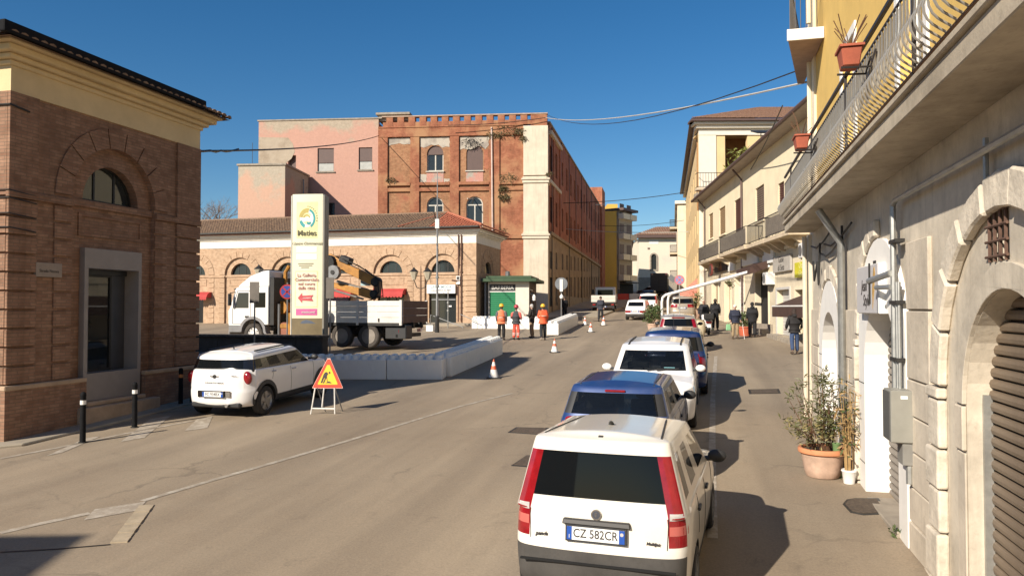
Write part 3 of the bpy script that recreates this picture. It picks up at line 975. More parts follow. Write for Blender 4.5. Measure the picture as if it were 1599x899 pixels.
for x, z0, z1, kind in ((wx[0], 14.45, 16.6, 0), (wx[1], 14.45, 16.6, 1), (wx[0], 9.4, 12.3, 2), (wx[1], 9.4, 12.3, 2)):
    w = sash(bb, x - .7, x + .7, z0, z1, .32, M_winfr, M_pglass, 2, 1, arch=True, fw=.1)
    MB().shape([(x - .7, z0), (x + .7, z0), (x + .7, z1 - .7)] + arc(x, z1 - .7, .7, 0, 180, 12)[1:-1] + [(x - .7, z1 - .7)], (), .54, .56).build('dark_room', M_void, w)
    if kind == 1:
        MB().shape([(x - .69, z0), (x + .69, z0), (x + .69, z1 - .7)] + arc(x, z1 - .7, .69, 0, 180, 12)[1:-1] + [(x - .69, z1 - .7)], (), .24, .28).build('shutter', M_brown, w)
    elif kind == 0:
        MB().shape([(x - .69, z1 - .75), (x + .69, z1 - .75)] + arc(x, z1 - .7, .69, 0, 180, 12), (), .26, .29).build('shutter', M_brown, w)
    box('sill', M_winfr, w, x - .78, x + .78, .02, .3, z0 - .08, z0 - .002)
# corner pilaster of cream stone with three capitals
for z0, z1 in ((0, 8.7), (9.25, 13.3), (13.95, 18.05)):
    box('corner_pilaster', M_stoneC, bb, -1.9, .12, -.12, 1.4, z0, z1)
for z in (8.7, 13.3):
    box('capital', M_stoneC, bb, -1.98, .22, -.22, 1.5, z + .002, z + .25, .02)
    box('capital', M_stoneC, bb, -2.05, .3, -.3, 1.58, z + .252, z + .4, .02)
    box('capital', M_stoneC, bb, -1.95, .18, -.18, 1.45, z + .402, z + .55, .02)
# parapet of brick merlons under a thin coping
MB().box(BX0 + .4, -1.2, .02, .5, 18.222, 18.6).build('parapet', M_brickR, bb)
n = 13; x0 = BX0 + .5; step = (-1.4 - x0) / n
mer = None
for i in range(n):
    xm = x0 + step * (i + .5)
    if mer is None: mer = MB().box(-.28, .28, .0, .52, 18.222, 19.0).build('merlon', M_brickR, bb, loc=(xm, 0, 0))
    else: copy_part(mer, bb, (xm, 0, rnd.uniform(-.03, .03)))
box('parapet_end', M_brickR, bb, -1.3, .05, .0, 1.3, 18.06, 19.0)
box('coping', plain('coping stone', (.42, .3, .22), .9, var=.2), bb, BX0 + .3, .1, -.03, .56, 19.03, 19.13, .01)
box('roof_hut', M_pp, bb, -14.2, -11.6, .3, 2.6, 18.8, 19.3); box('roof_hut_slab', M_kerb, bb, -14.4, -11.5, .1, 2.8, 19.302, 19.48)
# white downpipe and small weeds growing from the cracks
MB().tube([(-4.55, -.08, 18.0), (-4.5, -.1, 14), (-4.45, -.1, 8.4), (-4.45, -.1, 3)], .07, 7).build('downpipe', plain('pale pipe', (.55, .42, .36), .6), bb)
M_weed = leaf_mat('dry weeds', (.07, .06, .025), (.16, .13, .06))
def tuft(c, n, r, mat, name='weed', ll=.3, lw=.05, droop=.5):
    mb = MB(); c = Vector(c)
    for i in range(n):
        d = Vector((rnd.gauss(0, 1), rnd.gauss(-.6, .7), rnd.gauss(-.1, .8))).normalized()
        p = c + Vector((rnd.uniform(-r, r), rnd.uniform(-.1, 0), rnd.uniform(-r, r) * .5))
        l = ll * rnd.uniform(.5, 1.2)
        side = d.cross(Vector((rnd.random(), rnd.random(), rnd.random()))).normalized() * lw
        e = p + d * l + Vector((0, 0, -droop * l * .3))
        mb.add([p - side * .4, p + d * l * .5 + side, e, p + d * l * .5 - side], [(0, 1, 2, 3)])
    o = mb.build(name, mat, bb); o['kind'] = 'stuff'
    return o
for c_, n_, r_ in (((-13.0, .0, 13.7), 110, .4), ((-3.2, .0, 13.75), 130, .7), ((-3.6, .0, 12.9), 150, .35), ((-3.5, .0, 12.2), 170, .4), ((-2.2, .0, 17.6), 160, .4), ((-1.9, -.1, 17.0), 90, .25), ((-3.2, 0, 17.7), 150, .8), ((-4.4, 0, 17.3), 140, .5), ((-3.6, .0, 9.4), 50, .3), ((.2, -.2, 14.0), 60, .25)):
    tuft(c_, n_, r_, M_weed, ll=.26, lw=.03)
tuft((-6.2, -.02, 16.75), 130, .7, M_iron, 'dead_creeper', ll=.25, lw=.03)

# pink rendered wing on the left
M_pink = plaster('pink render', (.48, .28, .215), (.4, .33, .25), .8, .95, .5, 16.3, 19.6)
PX0 = -24.6
holes = [[(-19.42, 14.55), (-18.0, 14.55), (-18.0, 16.55), (-19.42, 16.55)], [(-15.85, 14.65), (-14.68, 14.65), (-14.68, 16.55), (-15.85, 16.55)],
         [(-22.0, 14.2), (-21.3, 14.2), (-21.3, 16.0), (-22.0, 16.0)], [(-18.6, 9.9), (-17.9, 9.9), (-17.9, 11.9), (-18.6, 11.9)]]
MB().shape([(PX0, 0), (BX0 - .003, 0), (BX0 - .003, 18.95), (PX0, 18.95)], holes, .1, .5).build('pink_wall', M_pink, bb)
box('pink_side_wall', M_pink, bb, PX0, PX0 + .4, .502, 14, 0, 18.95)
box('coping', M_kerb, bb, PX0 - .1, BX0 + .3, .03, .6, 18.952, 19.06)
M_pfr = plain('grey brown frame', (.2, .16, .13), .6)
for (x0, x1, z0, z1, rows) in ((-19.42, -18.0, 14.55, 16.55, 3), (-15.85, -14.68, 14.65, 16.55, 2)):
    w = sash(bb, x0, x1, z0, z1, .25, M_pfr, M_pglass, 2, rows, fw=.07)
    box('roller_shutter', M_brown, w, x0 + .02, x1 - .02, .2, .24, z0 + .75, z1 - .02)
    box('sill', M_kerb, w, x0 - .12, x1 + .12, .0, .25, z0 - .1, z0 - .003)
    box('dark_room', M_void, w, x0, x1, .46, .48, z0, z1)
    box('parapet_panel', plain('frosted panel', (.36, .36, .33), .5), w, x0 + .06, x1 - .06, .22, .25, z0 + .06, z0 + .7)
M_gpl = plaster('bare grey render', (.4, .33, .25), (.34, .27, .2), .45, .62, .8)
def pblob(x0, x1, z0, z1):
    pts = [(x0, z0), (x0 + (x1 - x0) * .45, z0 + .1), (x0 + (x1 - x0) * .7, z0 + .9), (x1 - .3, z0 + 1.4), (x1, z0 + 2.0), (x1 - .2, z1 - .5), (x1 - .6, z1), (x0, z1 + .1)]
    MB().shape(pts, (), .085, .102).build('bare_patch', M_gpl, bb)
pblob(PX0 + .01, -21.4, 14.3, 17.5)
box('recess_door', M_brown, bb, -22.0, -21.3, .4, .44, 14.2, 16.0)
w = sash(bb, -18.6, -17.9, 9.9, 11.9, .3, M_iron, M_pglass, 2, 2, fw=.05)
box('dark_room', M_void, w, -18.6, -17.9, .46, .48, 9.9, 11.9)
for k in range(6):
    MB().tube([(-18.55 + k * .12, .06, 9.9), (-18.55 + k * .12, .06, 11.9)], .02, 5).build('window_bar', M_iron, bb)
# stair block in front of the pink wing
MS = frame((-21.35, 58.7, 0), R(-4.5))
M_pink2 = plaster('pale pink render', (.52, .33, .24), (.42, .36, .28), .78, .9, .5, 9.5, 15)
st = thing('stair_block', 'windowless pale pink block with grey patches in front of the pink wing', 'building', (-21.35, 58.7, 0), R(-4.5))
box('wall', M_pink2, st, 0, 3.75, 0, 5.2, 0, 14.1)
box('coping', M_kerb, st, -.1, 3.85, -.1, 5.3, 14.102, 14.24)
MB().tube([(.9, .5, 14.2), (.9, .5, 16.0)], .02, 5).build('aerial', M_iron, st)
MB().tube([(3.9, 3.6, 13.6), (3.9, 3.6, 9)], .06, 6).build('downpipe', M_grey, st)
tuft_parent = None

# long street front of the mill (in shade)
M2 = Matrix.Rotation(R(-11.2 + 5), 4, 'Z')
SLN = 55.0
cols = [2.4, 6.0] + [10.2 + 3.45 * i for i in range(13)]
M_tan = plaster('tan render', (.36, .27, .18), (.27, .2, .14), .45, .65, .6)
up_h, lo_h = [], []
for c in cols:
    up_h.append([(c - .6, 14.7), (c + .6, 14.7), (c + .6, 16.9), (c - .6, 16.9)])
    up_h.append([(c - .6, 10.3), (c + .6, 10.3), (c + .6, 12.5), (c - .6, 12.5)])
    g = .04 * (61 + c)
    lo_h.append([(c - .65, g + .6), (c + .65, g + .6), (c + .65, g + 3.1), (c - .65, g + 3.1)])
    lo_h.append([(c - .55, g + 3.8), (c + .55, g + 3.8), (c + .55, g + 5.3), (c - .55, g + 5.3)])
MB(M2).shape([(1.41, 9.2), (SLN, 9.2), (SLN, 18.6), (1.41, 18.6)], up_h, -.5, 0, 'yz').build('street_wall', M_brickS, bb, fix=True)
MB(M2).shape([(1.41, 0), (SLN, 0), (SLN, 9.197), (1.41, 9.197)], lo_h, -.5, .0, 'yz').build('street_ground_floor', M_tan, bb, fix=True)
MB(M2).box(-.6, .12, 1.42, SLN, 18.602, 18.75).build('coping', M_kerb, bb)
for (z, pr, h, y1) in ((13.6, .16, .3, 8.5), (9.2, .2, .3, SLN), (17.7, .25, .35, 8.5)):
    MB(M2).box(-.02, pr, 1.6, y1, z, z + h).build('string_course', M_stoneC if y1 < 20 else M_tan, bb, bevel=.02)
for y in (8.4, 4.2):
    MB(M2).box(-.02, .1, y - .45, y + .45, 9.52, 17.69).build('pilaster', M_brickS, bb)
for hl in up_h + lo_h:
    (a, z0), (b, z1) = hl[0], hl[2]
    w = MB(M2).shape(hl, [[(a + .07, z0 + .07), (b - .07, z0 + .07), (b - .07, z1 - .07), (a + .07, z1 - .07)]], -.35, -.28, 'yz').build('window', M_pfr, bb, fix=True)
    MB(M2).box(-.33, -.31, a + .02, b - .02, z0 + .02, z1 - .02).build('pane', M_pglass, w)
    MB(M2).box(-.485, -.47, a, b, z0, z1).build('dark_room', M_void, w)
for i in range(9):
    y = 3 + i * 6.2
    MB(M2).box(-.01, .06, y - .06, y + .06, 10 if i % 2 else 2.6, 18.6).build('wall_pipe', M_iron, bb)
MB(M2).box(.0, .02, 11, 48, 2, 4.2).build('base_band', M_kerb, bb)
MB(M2).box(-7, .35, SLN + .01, SLN + 6, 0, 21.6).build('end_tower', M_brickS, bb)
# back mass so the roofline is solid
MB(M2).box(-13, -.5, 2, SLN, 0, 18.0).build('core', M_brickS, bb)
MB().box(PX0 + .4, BX0, .6, 13, 0, 18.6).build('core', M_pink, bb)
# ================================================================== RIGHT: stone building with the long balcony
RZ_R = math.atan2(-CU, -SU)            # local x runs back towards the camera, -y faces the street
S0 = rs(2.2, 0, 0)
MR = frame(S0, RZ_R)
sb = thing('stone_arcade_house', 'old pale stone house with arched shutter doors and yellow upper floors on the right', 'building', S0, RZ_R)
M_stone = plain('pale limestone', (.55, .475, .375), .9, var=.2, scale=1.6, bmp=.6, bscale=14, streak=.35, grime=.28)
M_stoneR = plain('rough limestone', (.58, .51, .41), .95, var=.25, scale=4, bmp=1.0, bscale=16, grime=.25)
M_smooth = plain('grey lime plaster', (.53, .465, .37), .9, var=.22, scale=1.6, bmp=.5, bscale=16, streak=.4, grime=.3)
M_whiteP = plain('white wall paint', (.78, .75, .7), .6, var=.05, bmp=.05, streak=.08)
M_yel = plain('yellow render', (.68, .45, .13), .85, var=.1, scale=1.2, bmp=.1, streak=.12)
FAR, NEAR = 17.8, -2.0
doors = ((6.45, 1.0, 2.2), (10.7, .97, 2.2), (14.9, .88, 2.1))      # s, radius, spring height
def arch_open(s, r, zs, zb=-.4, n=16):
    return [(-s - r, zb), (-s + r, zb), (-s + r, zs)] + arc(-s, zs, r, 0, 180, n)[1:-1] + [(-s - r, zs)]
holes = [arch_open(*d) for d in doors] + [[(-6.84, 3.42), (-6.42, 3.42), (-6.42, 3.98), (-6.84, 3.98)]]
MB().shape([(-FAR, -.5), (-NEAR, -.5), (-NEAR, 4.9), (-FAR, 4.9)], holes, 0, .55).build('arcade_wall', M_smooth, sb)
box('end_wall', M_smooth, sb, -FAR, -FAR + .4, .551, 9, -.5, 12.5)
# coursed blocks on the piers
zc = [.0, .36, .70, 1.09, 1.48, 1.87, 2.27, 3.03, 3.79, 4.6]
def pier(s0, s1, top=8, jog=True):
    for k in range(top):
        z0, z1 = zc[k], zc[k + 1]
        if z1 < .04 * s0: continue
        cuts = [s0, s1]
        if s1 - s0 > 1.0 and k % 2: cuts = [s0, s0 + (s1 - s0) * rnd.uniform(.4, .6), s1]
        for a, b in zip(cuts[:-1], cuts[1:]):
            MB().box(-b + .009, -a - .009, -.035 - rnd.uniform(0, .014), .002, z0 + .009, z1 - .009).build('stone_block', M_stone, sb, bevel=.009)
pier(8.42, 9.32, 8); pier(12.15, 13.55, 7); pier(16.3, 17.42, 7); pier(2.6, 4.5, 8); pier(-1.5, 0.6, 8)
# rough quoins and voussoirs round the nearest arch
def quoins(s, w, z1, sgn):
    z = .05
    i = 0
    while z < z1 - .1:
        h = rnd.uniform(.38, .52)
        h = min(h, z1 - z)
        ww = w * (1.0 if i % 2 else .86)
        x0, x1 = sorted((-s, -s - sgn * ww))
        MB().box(x0, x1, -.085 - rnd.uniform(0, .03), .002, z + .008, z + h - .008).build('quoin', M_stoneR, sb, bevel=.022, seg=2)
        z += h; i += 1
quoins(8.0, .4, 2.3, 1); quoins(4.9, .4, 2.3, -1)
def ring(s, zs, r1, r2, n, y0, mat, a0=0, a1=180, name='voussoir', bev=.02):
    for i in range(n):
        u, v = a0 + (a1 - a0) * i / n, a0 + (a1 - a0) * (i + 1) / n
        g = .55
        rr = r2 + rnd.uniform(-.06, .05)
        k_ = 2 if n > 1 else 24
        pts = arc(-s, zs, rr, u + g, v - g, k_) + list(reversed(arc(-s, zs, r1, u + g, v - g, k_)))
        MB().shape(pts, (), y0 - rnd.uniform(0, .03), .002).build(name, mat, sb, bevel=bev)
ring(6.45, 2.3, 1.52, 1.82, 9, -.08, M_stoneR)
# smooth ring round the opening and jamb stones of the nearest arch
ring(6.45, 2.2, 1.003, 1.22, 1, -.02, M_smooth, bev=.008, name='arch_band')
for zz0, zz1 in ((.25, .62), (.64, 1.78), (1.8, 2.19)):
    for x0, x1 in ((-7.67, -7.453), (-5.447, -5.23)):
        box('jamb_stone', M_stone, sb, x0, x1, -.02 - (.02 if zz1 < .63 or zz0 > 1.7 else 0), .002, zz0, zz1, .01)
# white painted surrounds of the two farther arches
def surround(s, r, zs, ro, zo):
    out = [(-s - ro, .04 * s - .05), (-s - r, .04 * s - .05), (-s - r, zs)] + list(reversed(arc(-s, zs, r, 0, 180, 16)))[1:-1] + [(-s + r, zs), (-s + r, .04 * s - .05), (-s + ro, .04 * s - .05), (-s + ro, zo)] + arc(-s, zo, ro, 0, 180, 16)[1:-1] + [(-s - ro, zo)]
    o = MB().shape(out, (), -.05, .002).build('door_surround', M_whiteP, sb, fix=True)
    # painted reveal
    vs, fs = [], []
    line = [(-s - r, .04 * s - .05), (-s - r, zs)] + list(reversed(arc(-s, zs, r, 0, 180, 16)))[1:-1] + [(-s + r, zs), (-s + r, .04 * s - .05)]
    cl = [(-s + (x + s) * .995, z if z < zs else zs + (z - zs) * .995) for x, z in line]
    for x, z in cl: vs += [(x, -.049, z), (x, .3, z)]
    for i in range(len(cl) - 1): fs.append((2 * i, 2 * i + 1, 2 * i + 3, 2 * i + 2))
    MB().add(vs, fs).build('door_reveal', M_whiteP, sb)
    for z in (.04 * s + .42, .04 * s + 1.55):
        box('paint_joint', M_iron, sb, -s - ro - .002, -s - r - .01, -.053, -.04, z, z + .012)
surround(10.7, .97, 2.2, 1.36, 2.6)
surround(14.9, .88, 2.1, 1.25, 2.3)
ring(10.7, 2.6, 1.39, 1.66, 6, -.06, M_stoneR, 92, 178)
ring(14.9, 2.3, 1.28, 1.55, 9, -.05, M_stoneR)
quoins(12.09, .2, 2.6, 1)
# roller shutters: every slat a part
M_slat = plain('brown grey shutter slat', (.2, .15, .105), .5, .35, var=.25, scale=2.5)
M_slat2 = plain('grey shutter slat', (.23, .2, .17), .5, .4, var=.2, scale=2.5)
def shutter(s, r, zs, y, mat, pitch=.1):
    t = MB().box(-s - r, -s + r, y + .035, y + .06, -.2, zs + r).build('roller_shutter', M_iron, sb)
    z = .04 * s - .1; first = None
    while z < zs + r:
        prof = [(0, 0), (-.022, .012), (-.03, .045), (-.022, .075), (0, .086), (.03, .086), (.03, 0)]
        if first is None:
            mb = MB(); n = len(prof)
            mb.add([(-s - r + .01, y + a, b) for a, b in prof] + [(-s + r - .01, y + a, b) for a, b in prof],
                   [(i, (i + 1) % n, n + (i + 1) % n, n + i) for i in range(n)] + [tuple(range(n)), tuple(range(2 * n - 1, n - 1, -1))])
            first = mb.build('slat', mat, t, loc=(0, 0, z), fix=True)
        else: copy_part(first, t, (0, 0, z))
        z += pitch
    return t
shutter(6.45, .995, 2.2, .2, M_slat)
shutter(10.7, .96, 2.2, .28, M_slat2)
shutter(14.9, .87, 2.1, .28, M_slat2)
for x in (-7.44, -5.46): box('shutter_rail', M_galv, sb, x - .03, x + .03, .12, .19, -.1, 2.3)
box('threshold', M_kerb, sb, -11.7, -9.7, -.1, .28, .3, .455, .01)
box('threshold', M_kerb, sb, -7.5, -5.4, -.02, .2, .1, .27, .01)
# grated vent in the tympanum of the nearest arch
g = MB()
for i in range(4): g.tube([(-6.80 + i * .115, -.01, 3.42), (-6.80 + i * .115, -.01, 3.98)], .014, 6)
for i in range(5): g.tube([(-6.86, -.02, 3.46 + i * .12), (-6.40, -.02, 3.46 + i * .12)], .012, 6)
g.build('window_grate', plain('rusty iron bars', (.11, .06, .04), .8, var=.4, scale=12), sb)
box('vent_back', plain('dull pink board', (.25, .17, .15), .9), sb, -6.84, -6.42, .3, .32, 3.42, 3.98)
# slot over the sign box
box('slot_window', M_iron, sb, -10.98, -10.8, -.055, -.03, 3.3, 3.68)
# conduits, clamps, downpipes
for s, z0, z1, r in ((9.62, 1.9, 4.25, .035), (9.46, 1.9, 3.35, .028), (9.38, 1.9, 3.35, .02)):
    MB().tube([(-s, -.1, z0), (-s, -.1, z1)], r, 8).build('conduit', M_galv, sb, smooth=True)
MB().tube([(-9.62, -.1, 4.25), (-9.5, -.1, 4.29), (-5, -.09, 4.29), (0, -.09, 4.29)], .032, 8).build('conduit', M_galv, sb, smooth=True)
for z in (2.45, 3.1, 3.8): box('pipe_clamp', M_iron, sb, -9.68, -9.34, -.14, -.04, z, z + .04)
for s in (13.17,):
    MB().tube([(-s, -.1, .5), (-s, -.1, 4.1), (-s + .1, -.3, 4.4), (-s + .1, -.45, 4.64)], .06, 9).build('downpipe', M_galv, sb, smooth=True)
    MB().tube([(-s - .14, -.06, 1.0), (-s - .14, -.06, 4.4)], .02, 6).build('wall_cable', M_iron, sb)
MB().tube([(-6.7, -.06, 4.02), (-6.7, -.06, 4.4)], .022, 6).build('wall_cable', M_galv, sb)
for (a, b, z) in ((15.6, 13.3, 4.1), (15.2, 12.4, 4.25), (17.0, 14.2, 4.35)):
    MB().tube([(-a, -.07, z), (-(a * .7 + b * .3), -.08, z - .1), (-(a * .4 + b * .6), -.08, z - .06), (-b, -.07, z + .1)], .018, 6).build('wall_cable', M_iron, sb)
MB().tube([(-16.5, -.1, 4.0), (-16.2, -.12, 3.6), (-15.9, -.1, 3.95), (-15.6, -.12, 3.5), (-15.5, -.1, 4.3)], .02, 6).build('wall_cable', M_iron, sb)
box('corner_strip', M_stoneC, sb, -FAR - .02, -17.45, -.07, .002, .4, 4.64)
MB().tube([(-17.55, -.14, .6), (-17.55, -.14, 4.6)], .05, 8).build('downpipe', M_stoneC, sb, smooth=True)
# balcony
M_slab = plain('weathered concrete slab', (.42, .355, .265), .9, var=.22, scale=1.4, bmp=.4, streak=.35, grime=.35)
BAL0, BAL1 = 17.2, -1.5
box('balcony_slab', M_slab, sb, -BAL0, -BAL1, -.58, .0, 4.66, 4.83, .01)
box('balcony_nosing', M_slab, sb, -BAL0 - .03, -BAL1, -.62, .0, 4.832, 4.9, .012)
rail = thing('unused', None, None)
bpy.data.objects.remove(rail)
M_rail = plain('dark railing paint', (.035, .03, .028), .5, .3, var=.3)
M_rust = plain('rusty railing foot', (.16, .08, .035), .8, .1, var=.35, scale=8)
MB().box(-BAL0, -BAL1, -.585, -.545, 5.84, 5.875).build('handrail', M_rail, sb)
MB().box(-BAL0, -BAL1, -.575, -.555, 5.70, 5.72).build('upper_rail', M_rail, sb)
MB().box(-BAL0, -BAL1, -.58, -.55, 4.95, 4.975).build('bottom_rail', M_rust, sb)
bal = None
k = 0
x = BAL0 - .05
M_bar = plain('galvanised bars', (.3, .28, .25), .5, .5, var=.2)
while x > 1.0:
    pts = [(0, -.565, 5.70), (0, -.565, 5.5), (0, -.57, 5.44), (0, -.59, 5.385), (0, -.625, 5.335), (0, -.665, 5.29), (0, -.70, 5.24), (0, -.718, 5.185), (0, -.712, 5.13), (0, -.69, 5.08), (0, -.655, 5.04), (0, -.615, 5.01), (0, -.58, 4.985), (0, -.565, 4.96)]
    if bal is None:
        bal = MB().tube(pts, .0095, 5).build('baluster', M_bar, sb, loc=(-x, 0, 0), smooth=True)
    else: copy_part(bal, sb, (-x, 0, 0))
    x -= .118; k += 1
for s in (16, 12.9, 9.8, 6.7, 3.6):
    MB().box(-s - .015, -s + .015, -.58, -.55, 4.9, 5.84).build('rail_post', M_rail, sb)
# grey screen cloth tied along the inside of the railing
m, nt, b = _new('grey screen mesh')
b.inputs['Base Color'].default_value = (.33, .33, .31, 1); b.inputs['Roughness'].default_value = .9
tr_ = nt.nodes.new('ShaderNodeBsdfTransparent'); mx = nt.nodes.new('ShaderNodeMixShader'); mx.inputs[0].default_value = .3
nt.links.new(b.outputs[0], mx.inputs[1]); nt.links.new(tr_.outputs[0], mx.inputs[2]); nt.links.new(mx.outputs[0], nt.nodes['Material Output'].inputs['Surface'])
M_mesh = m
vs, fs = [], []
n = 170
for i in range(n + 1):
    s = BAL0 - .05 - (BAL0 - 7.0) * i / n
    w = .012 * math.sin(i * .9) + .008 * math.sin(i * 2.3)
    for z, o in ((5.69, 0), (5.5, w), (5.36, w * 1.3 - .01)): vs.append((-s, -.55 + o, z))
    for z, o in ((5.2, w - .01),): vs.append((-s, -.55 + o, z if i % 7 else 5.3))
for i in range(n):
    for j in range(3): fs.append((4 * i + j, 4 * i + j + 1, 4 * i + 5 + j, 4 * i + 4 + j))
MB().add(vs, fs).build('privacy_screen', M_mesh, sb)
# upper facade
ZT = 12.6
uh = []
for s in (5.2, 9.3, 13.2): uh.append([(-s - .55, 4.92), (-s + .55, 4.92), (-s + .55, 7.35), (-s - .55, 7.35)])
for s in (5.2, 9.3, 13.2): uh.append([(-s - .55, 8.9), (-s + .55, 8.9), (-s + .55, 11.2), (-s - .55, 11.2)])
MB().shape([(-FAR + .9, 4.902), (-NEAR, 4.902), (-NEAR, ZT), (-FAR + .9, ZT)], uh, .05, .45).build('upper_wall', M_yel, sb)
box('corner_strip', M_creamW, sb, -FAR, -FAR + .897, .0, .5, 4.902, ZT)
for h in uh:
    (a, z0), (b_, z1) = h[0], h[2]
    w = sash(sb, a + .01, b_ - .01, z0 + .01, z1 - .01, .2, M_white, M_pglass, 2, 2, fw=.08, name='french_window')
    box('dark_room', M_void, w, a, b_, .42, .44, z0, z1)
    MB().shape([(a - .14, z0), (a, z0), (a, z1), (b_, z1), (b_, z0), (b_ + .14, z0), (b_ + .14, z1 + .14), (a - .14, z1 + .14)], (), .02, .052).build('window_surround', M_whiteP, sb, fix=True)
cornice(sb, -FAR, -NEAR, .05, 8, ZT, M_creamW, prof=((.05, 0, .25), (.3, .25, .45), (.5, .45, .6)))
# corner balcony of the second floor (its end sticks out beyond the corner)
for (zf) in (8.35,):
    tri = [(-15.75, -.62), (-15.75, .04), (-18.9, .04), (-18.9, -.1)]
    MB().shape(tri, (), zf, zf + .16, 'xy').build('balcony_slab', plain('pink grey slab soffit', (.36, .25, .2), .9, var=.15, bmp=.2), sb, fix=True)
    MB().box(-15.748, -15.70, -.64, .04, zf - .02, zf + .2).build('balcony_edge', M_whiteP, sb)
    MB().tube([(-15.76, .03, zf + 1.2), (-15.76, -.58, zf + 1.2), (-18.85, -.06, zf + 1.2)], .02, 6).build('handrail', M_rail, sb)
    for i in range(6): MB().tube([(-15.76, -.58 + i * .1, zf + .16), (-15.76, -.58 + i * .1, zf + 1.2)], .009, 5).build('baluster', M_rail, sb)
    for i in range(1, 22): 
        f_ = i / 22
        MB().tube([(-15.76 - 3.1 * f_, -.58 + .52 * f_, zf + .16), (-15.76 - 3.1 * f_, -.58 + .52 * f_, zf + 1.2)], .009, 5).build('baluster', M_rail, sb)
for zz in (5.4, 9.2):
    MB().tube([(-17.3, -.04, zz), (-17.3, -.04, zz + 3)], .05, 7).build('downpipe', M_creamW, sb)

# sign box over the white arch
sg = thing('salon_sign', 'white sign box with grey face and golden brush mark over the white arch', 'sign', MR @ Vector((-10.95, -.13, 2.98)), RZ_R)
box('case', M_whiteP, sg, -.68, .69, -.0, .125, 0, .64, .008)
box('face', plain('pale lilac sign face', (.52, .5, .5), .5, var=.04), sg, -.67, .68, -.012, -.001, .01, .63)
M_ink = plain('dark sign lettering', (.035, .03, .03), .5)
text('lettering', 'Jean', .22, M_ink, sg, face_y(-.16, -.015, .37), shear=.25)
text('lettering', 'Style', .22, M_ink, sg, face_y(-.02, -.015, .17), shear=.25)
M_gold = plain('golden brush mark', (.5, .3, .08), .5, var=.3, scale=8)
bm_ = MB(); br_pts = [(.45, .58), (.5, .6), (.54, .52), (.5, .4), (.49, .3), (.44, .2), (.4, .1), (.37, .06), (.38, .16), (.36, .3), (.4, .42)]
bm_.shape(br_pts, (), -.016, -.0125).build('brush_mark', M_gold, sg, fix=True)
# arm of a lamp above the sign
la = thing('wall_lamp', 'grey metal arm with a thin rod beside the white sign box', 'bracket', MR @ Vector((-9.62, -.13, 3.3)), RZ_R)
MB().tube([(0, 0, .16), (-.35, -.12, .1), (-.45, -.15, .08)], .04, 8).build('arm', M_galv, la, smooth=True)
MB().tube([(0, 0, 0), (-.3, -.1, 0)], .03, 8).build('strut', M_galv, la, smooth=True)
MB().tube([(-.42, -.15, -.2), (-.42, -.15, .3)], .012, 6).build('rod', M_iron, la)
# electricity cabinet
eb = thing('electric_cabinet', 'grey metal electricity cabinet on the wall beside the white arch', 'cabinet', MR @ Vector((-9.265, -.262, 1.58)), RZ_R)
box('case', plain('grey cabinet paint', (.26, .25, .215), .55, .1, var=.1), eb, -.175, .175, 0, .26, 0, .57, .01)
box('door', plain('cabinet door', (.1, .1, .095), .5, .1, var=.12), eb, -.16, .16, -.012, .0, .02, .55)
box('label', M_whiteP, eb, .176, .178, .1, .17, .48, .515)
box('lower_box', plain('grey box', (.2, .19, .17), .6), eb, -.1, .15, .12, .26, -.25, -.002, .01)
MB().tube([(.1, .2, -.2), (.1, .2, -.45)], .04, 8).build('cable_duct', M_galv, eb)
# flower boxes hung on the railing
M_terra = plain('terracotta', (.34, .085, .045), .8, var=.2, scale=5, bmp=.15)
for s, label, l in ((8.15, 'red terracotta flower box on the balcony railing, the nearer one', .28), (12.2, 'dull terracotta flower box far along the balcony railing', .34)):
    fb = thing('flower_box', label, 'flower box', MR @ Vector((-s, -.8, 5.46)), RZ_R, 'flower boxes on the railing')
    mb = MB()
    mb.hexa([(-l / 2 + .03, -.075, 0), (l / 2 - .03, -.075, 0), (l / 2 - .03, .075, 0), (-l / 2 + .03, .075, 0), (-l / 2, -.1, .18), (l / 2, -.1, .18), (l / 2, .1, .18), (-l / 2, .1, .18)])
    mb.build('box', M_terra, fb, bevel=.01)
    MB().shape([(-l / 2 - .02, -.115), (l / 2 + .02, -.115), (l / 2 + .02, .115), (-l / 2 - .02, .115)], [[(-l / 2 + .03, -.08), (l / 2 - .03, -.08), (l / 2 - .03, .08), (-l / 2 + .03, .08)]], .181, .205, 'xy').build('rim', M_terra, fb, fix=True)
    tw = MB()
    for i in range(10):
        a = rnd.uniform(0, 6.3); h = rnd.uniform(.15, .45)
        p = Vector((rnd.uniform(-.1, .1), 0, .16))
        tw.tube([p, p + Vector((math.cos(a) * .1, math.sin(a) * .08, h * .6)), p + Vector((math.cos(a) * .25, math.sin(a) * .15, h))], .005, 4)
    t_ = tw.build('dry_twigs', M_wood, fb); t_['kind'] = 'stuff'
    for sx in (-.12, .12): MB().tube([(sx, .22, .14), (sx, .17, -.03), (sx, -.1, -.02)], .012, 5).build('hook', M_rail, fb)

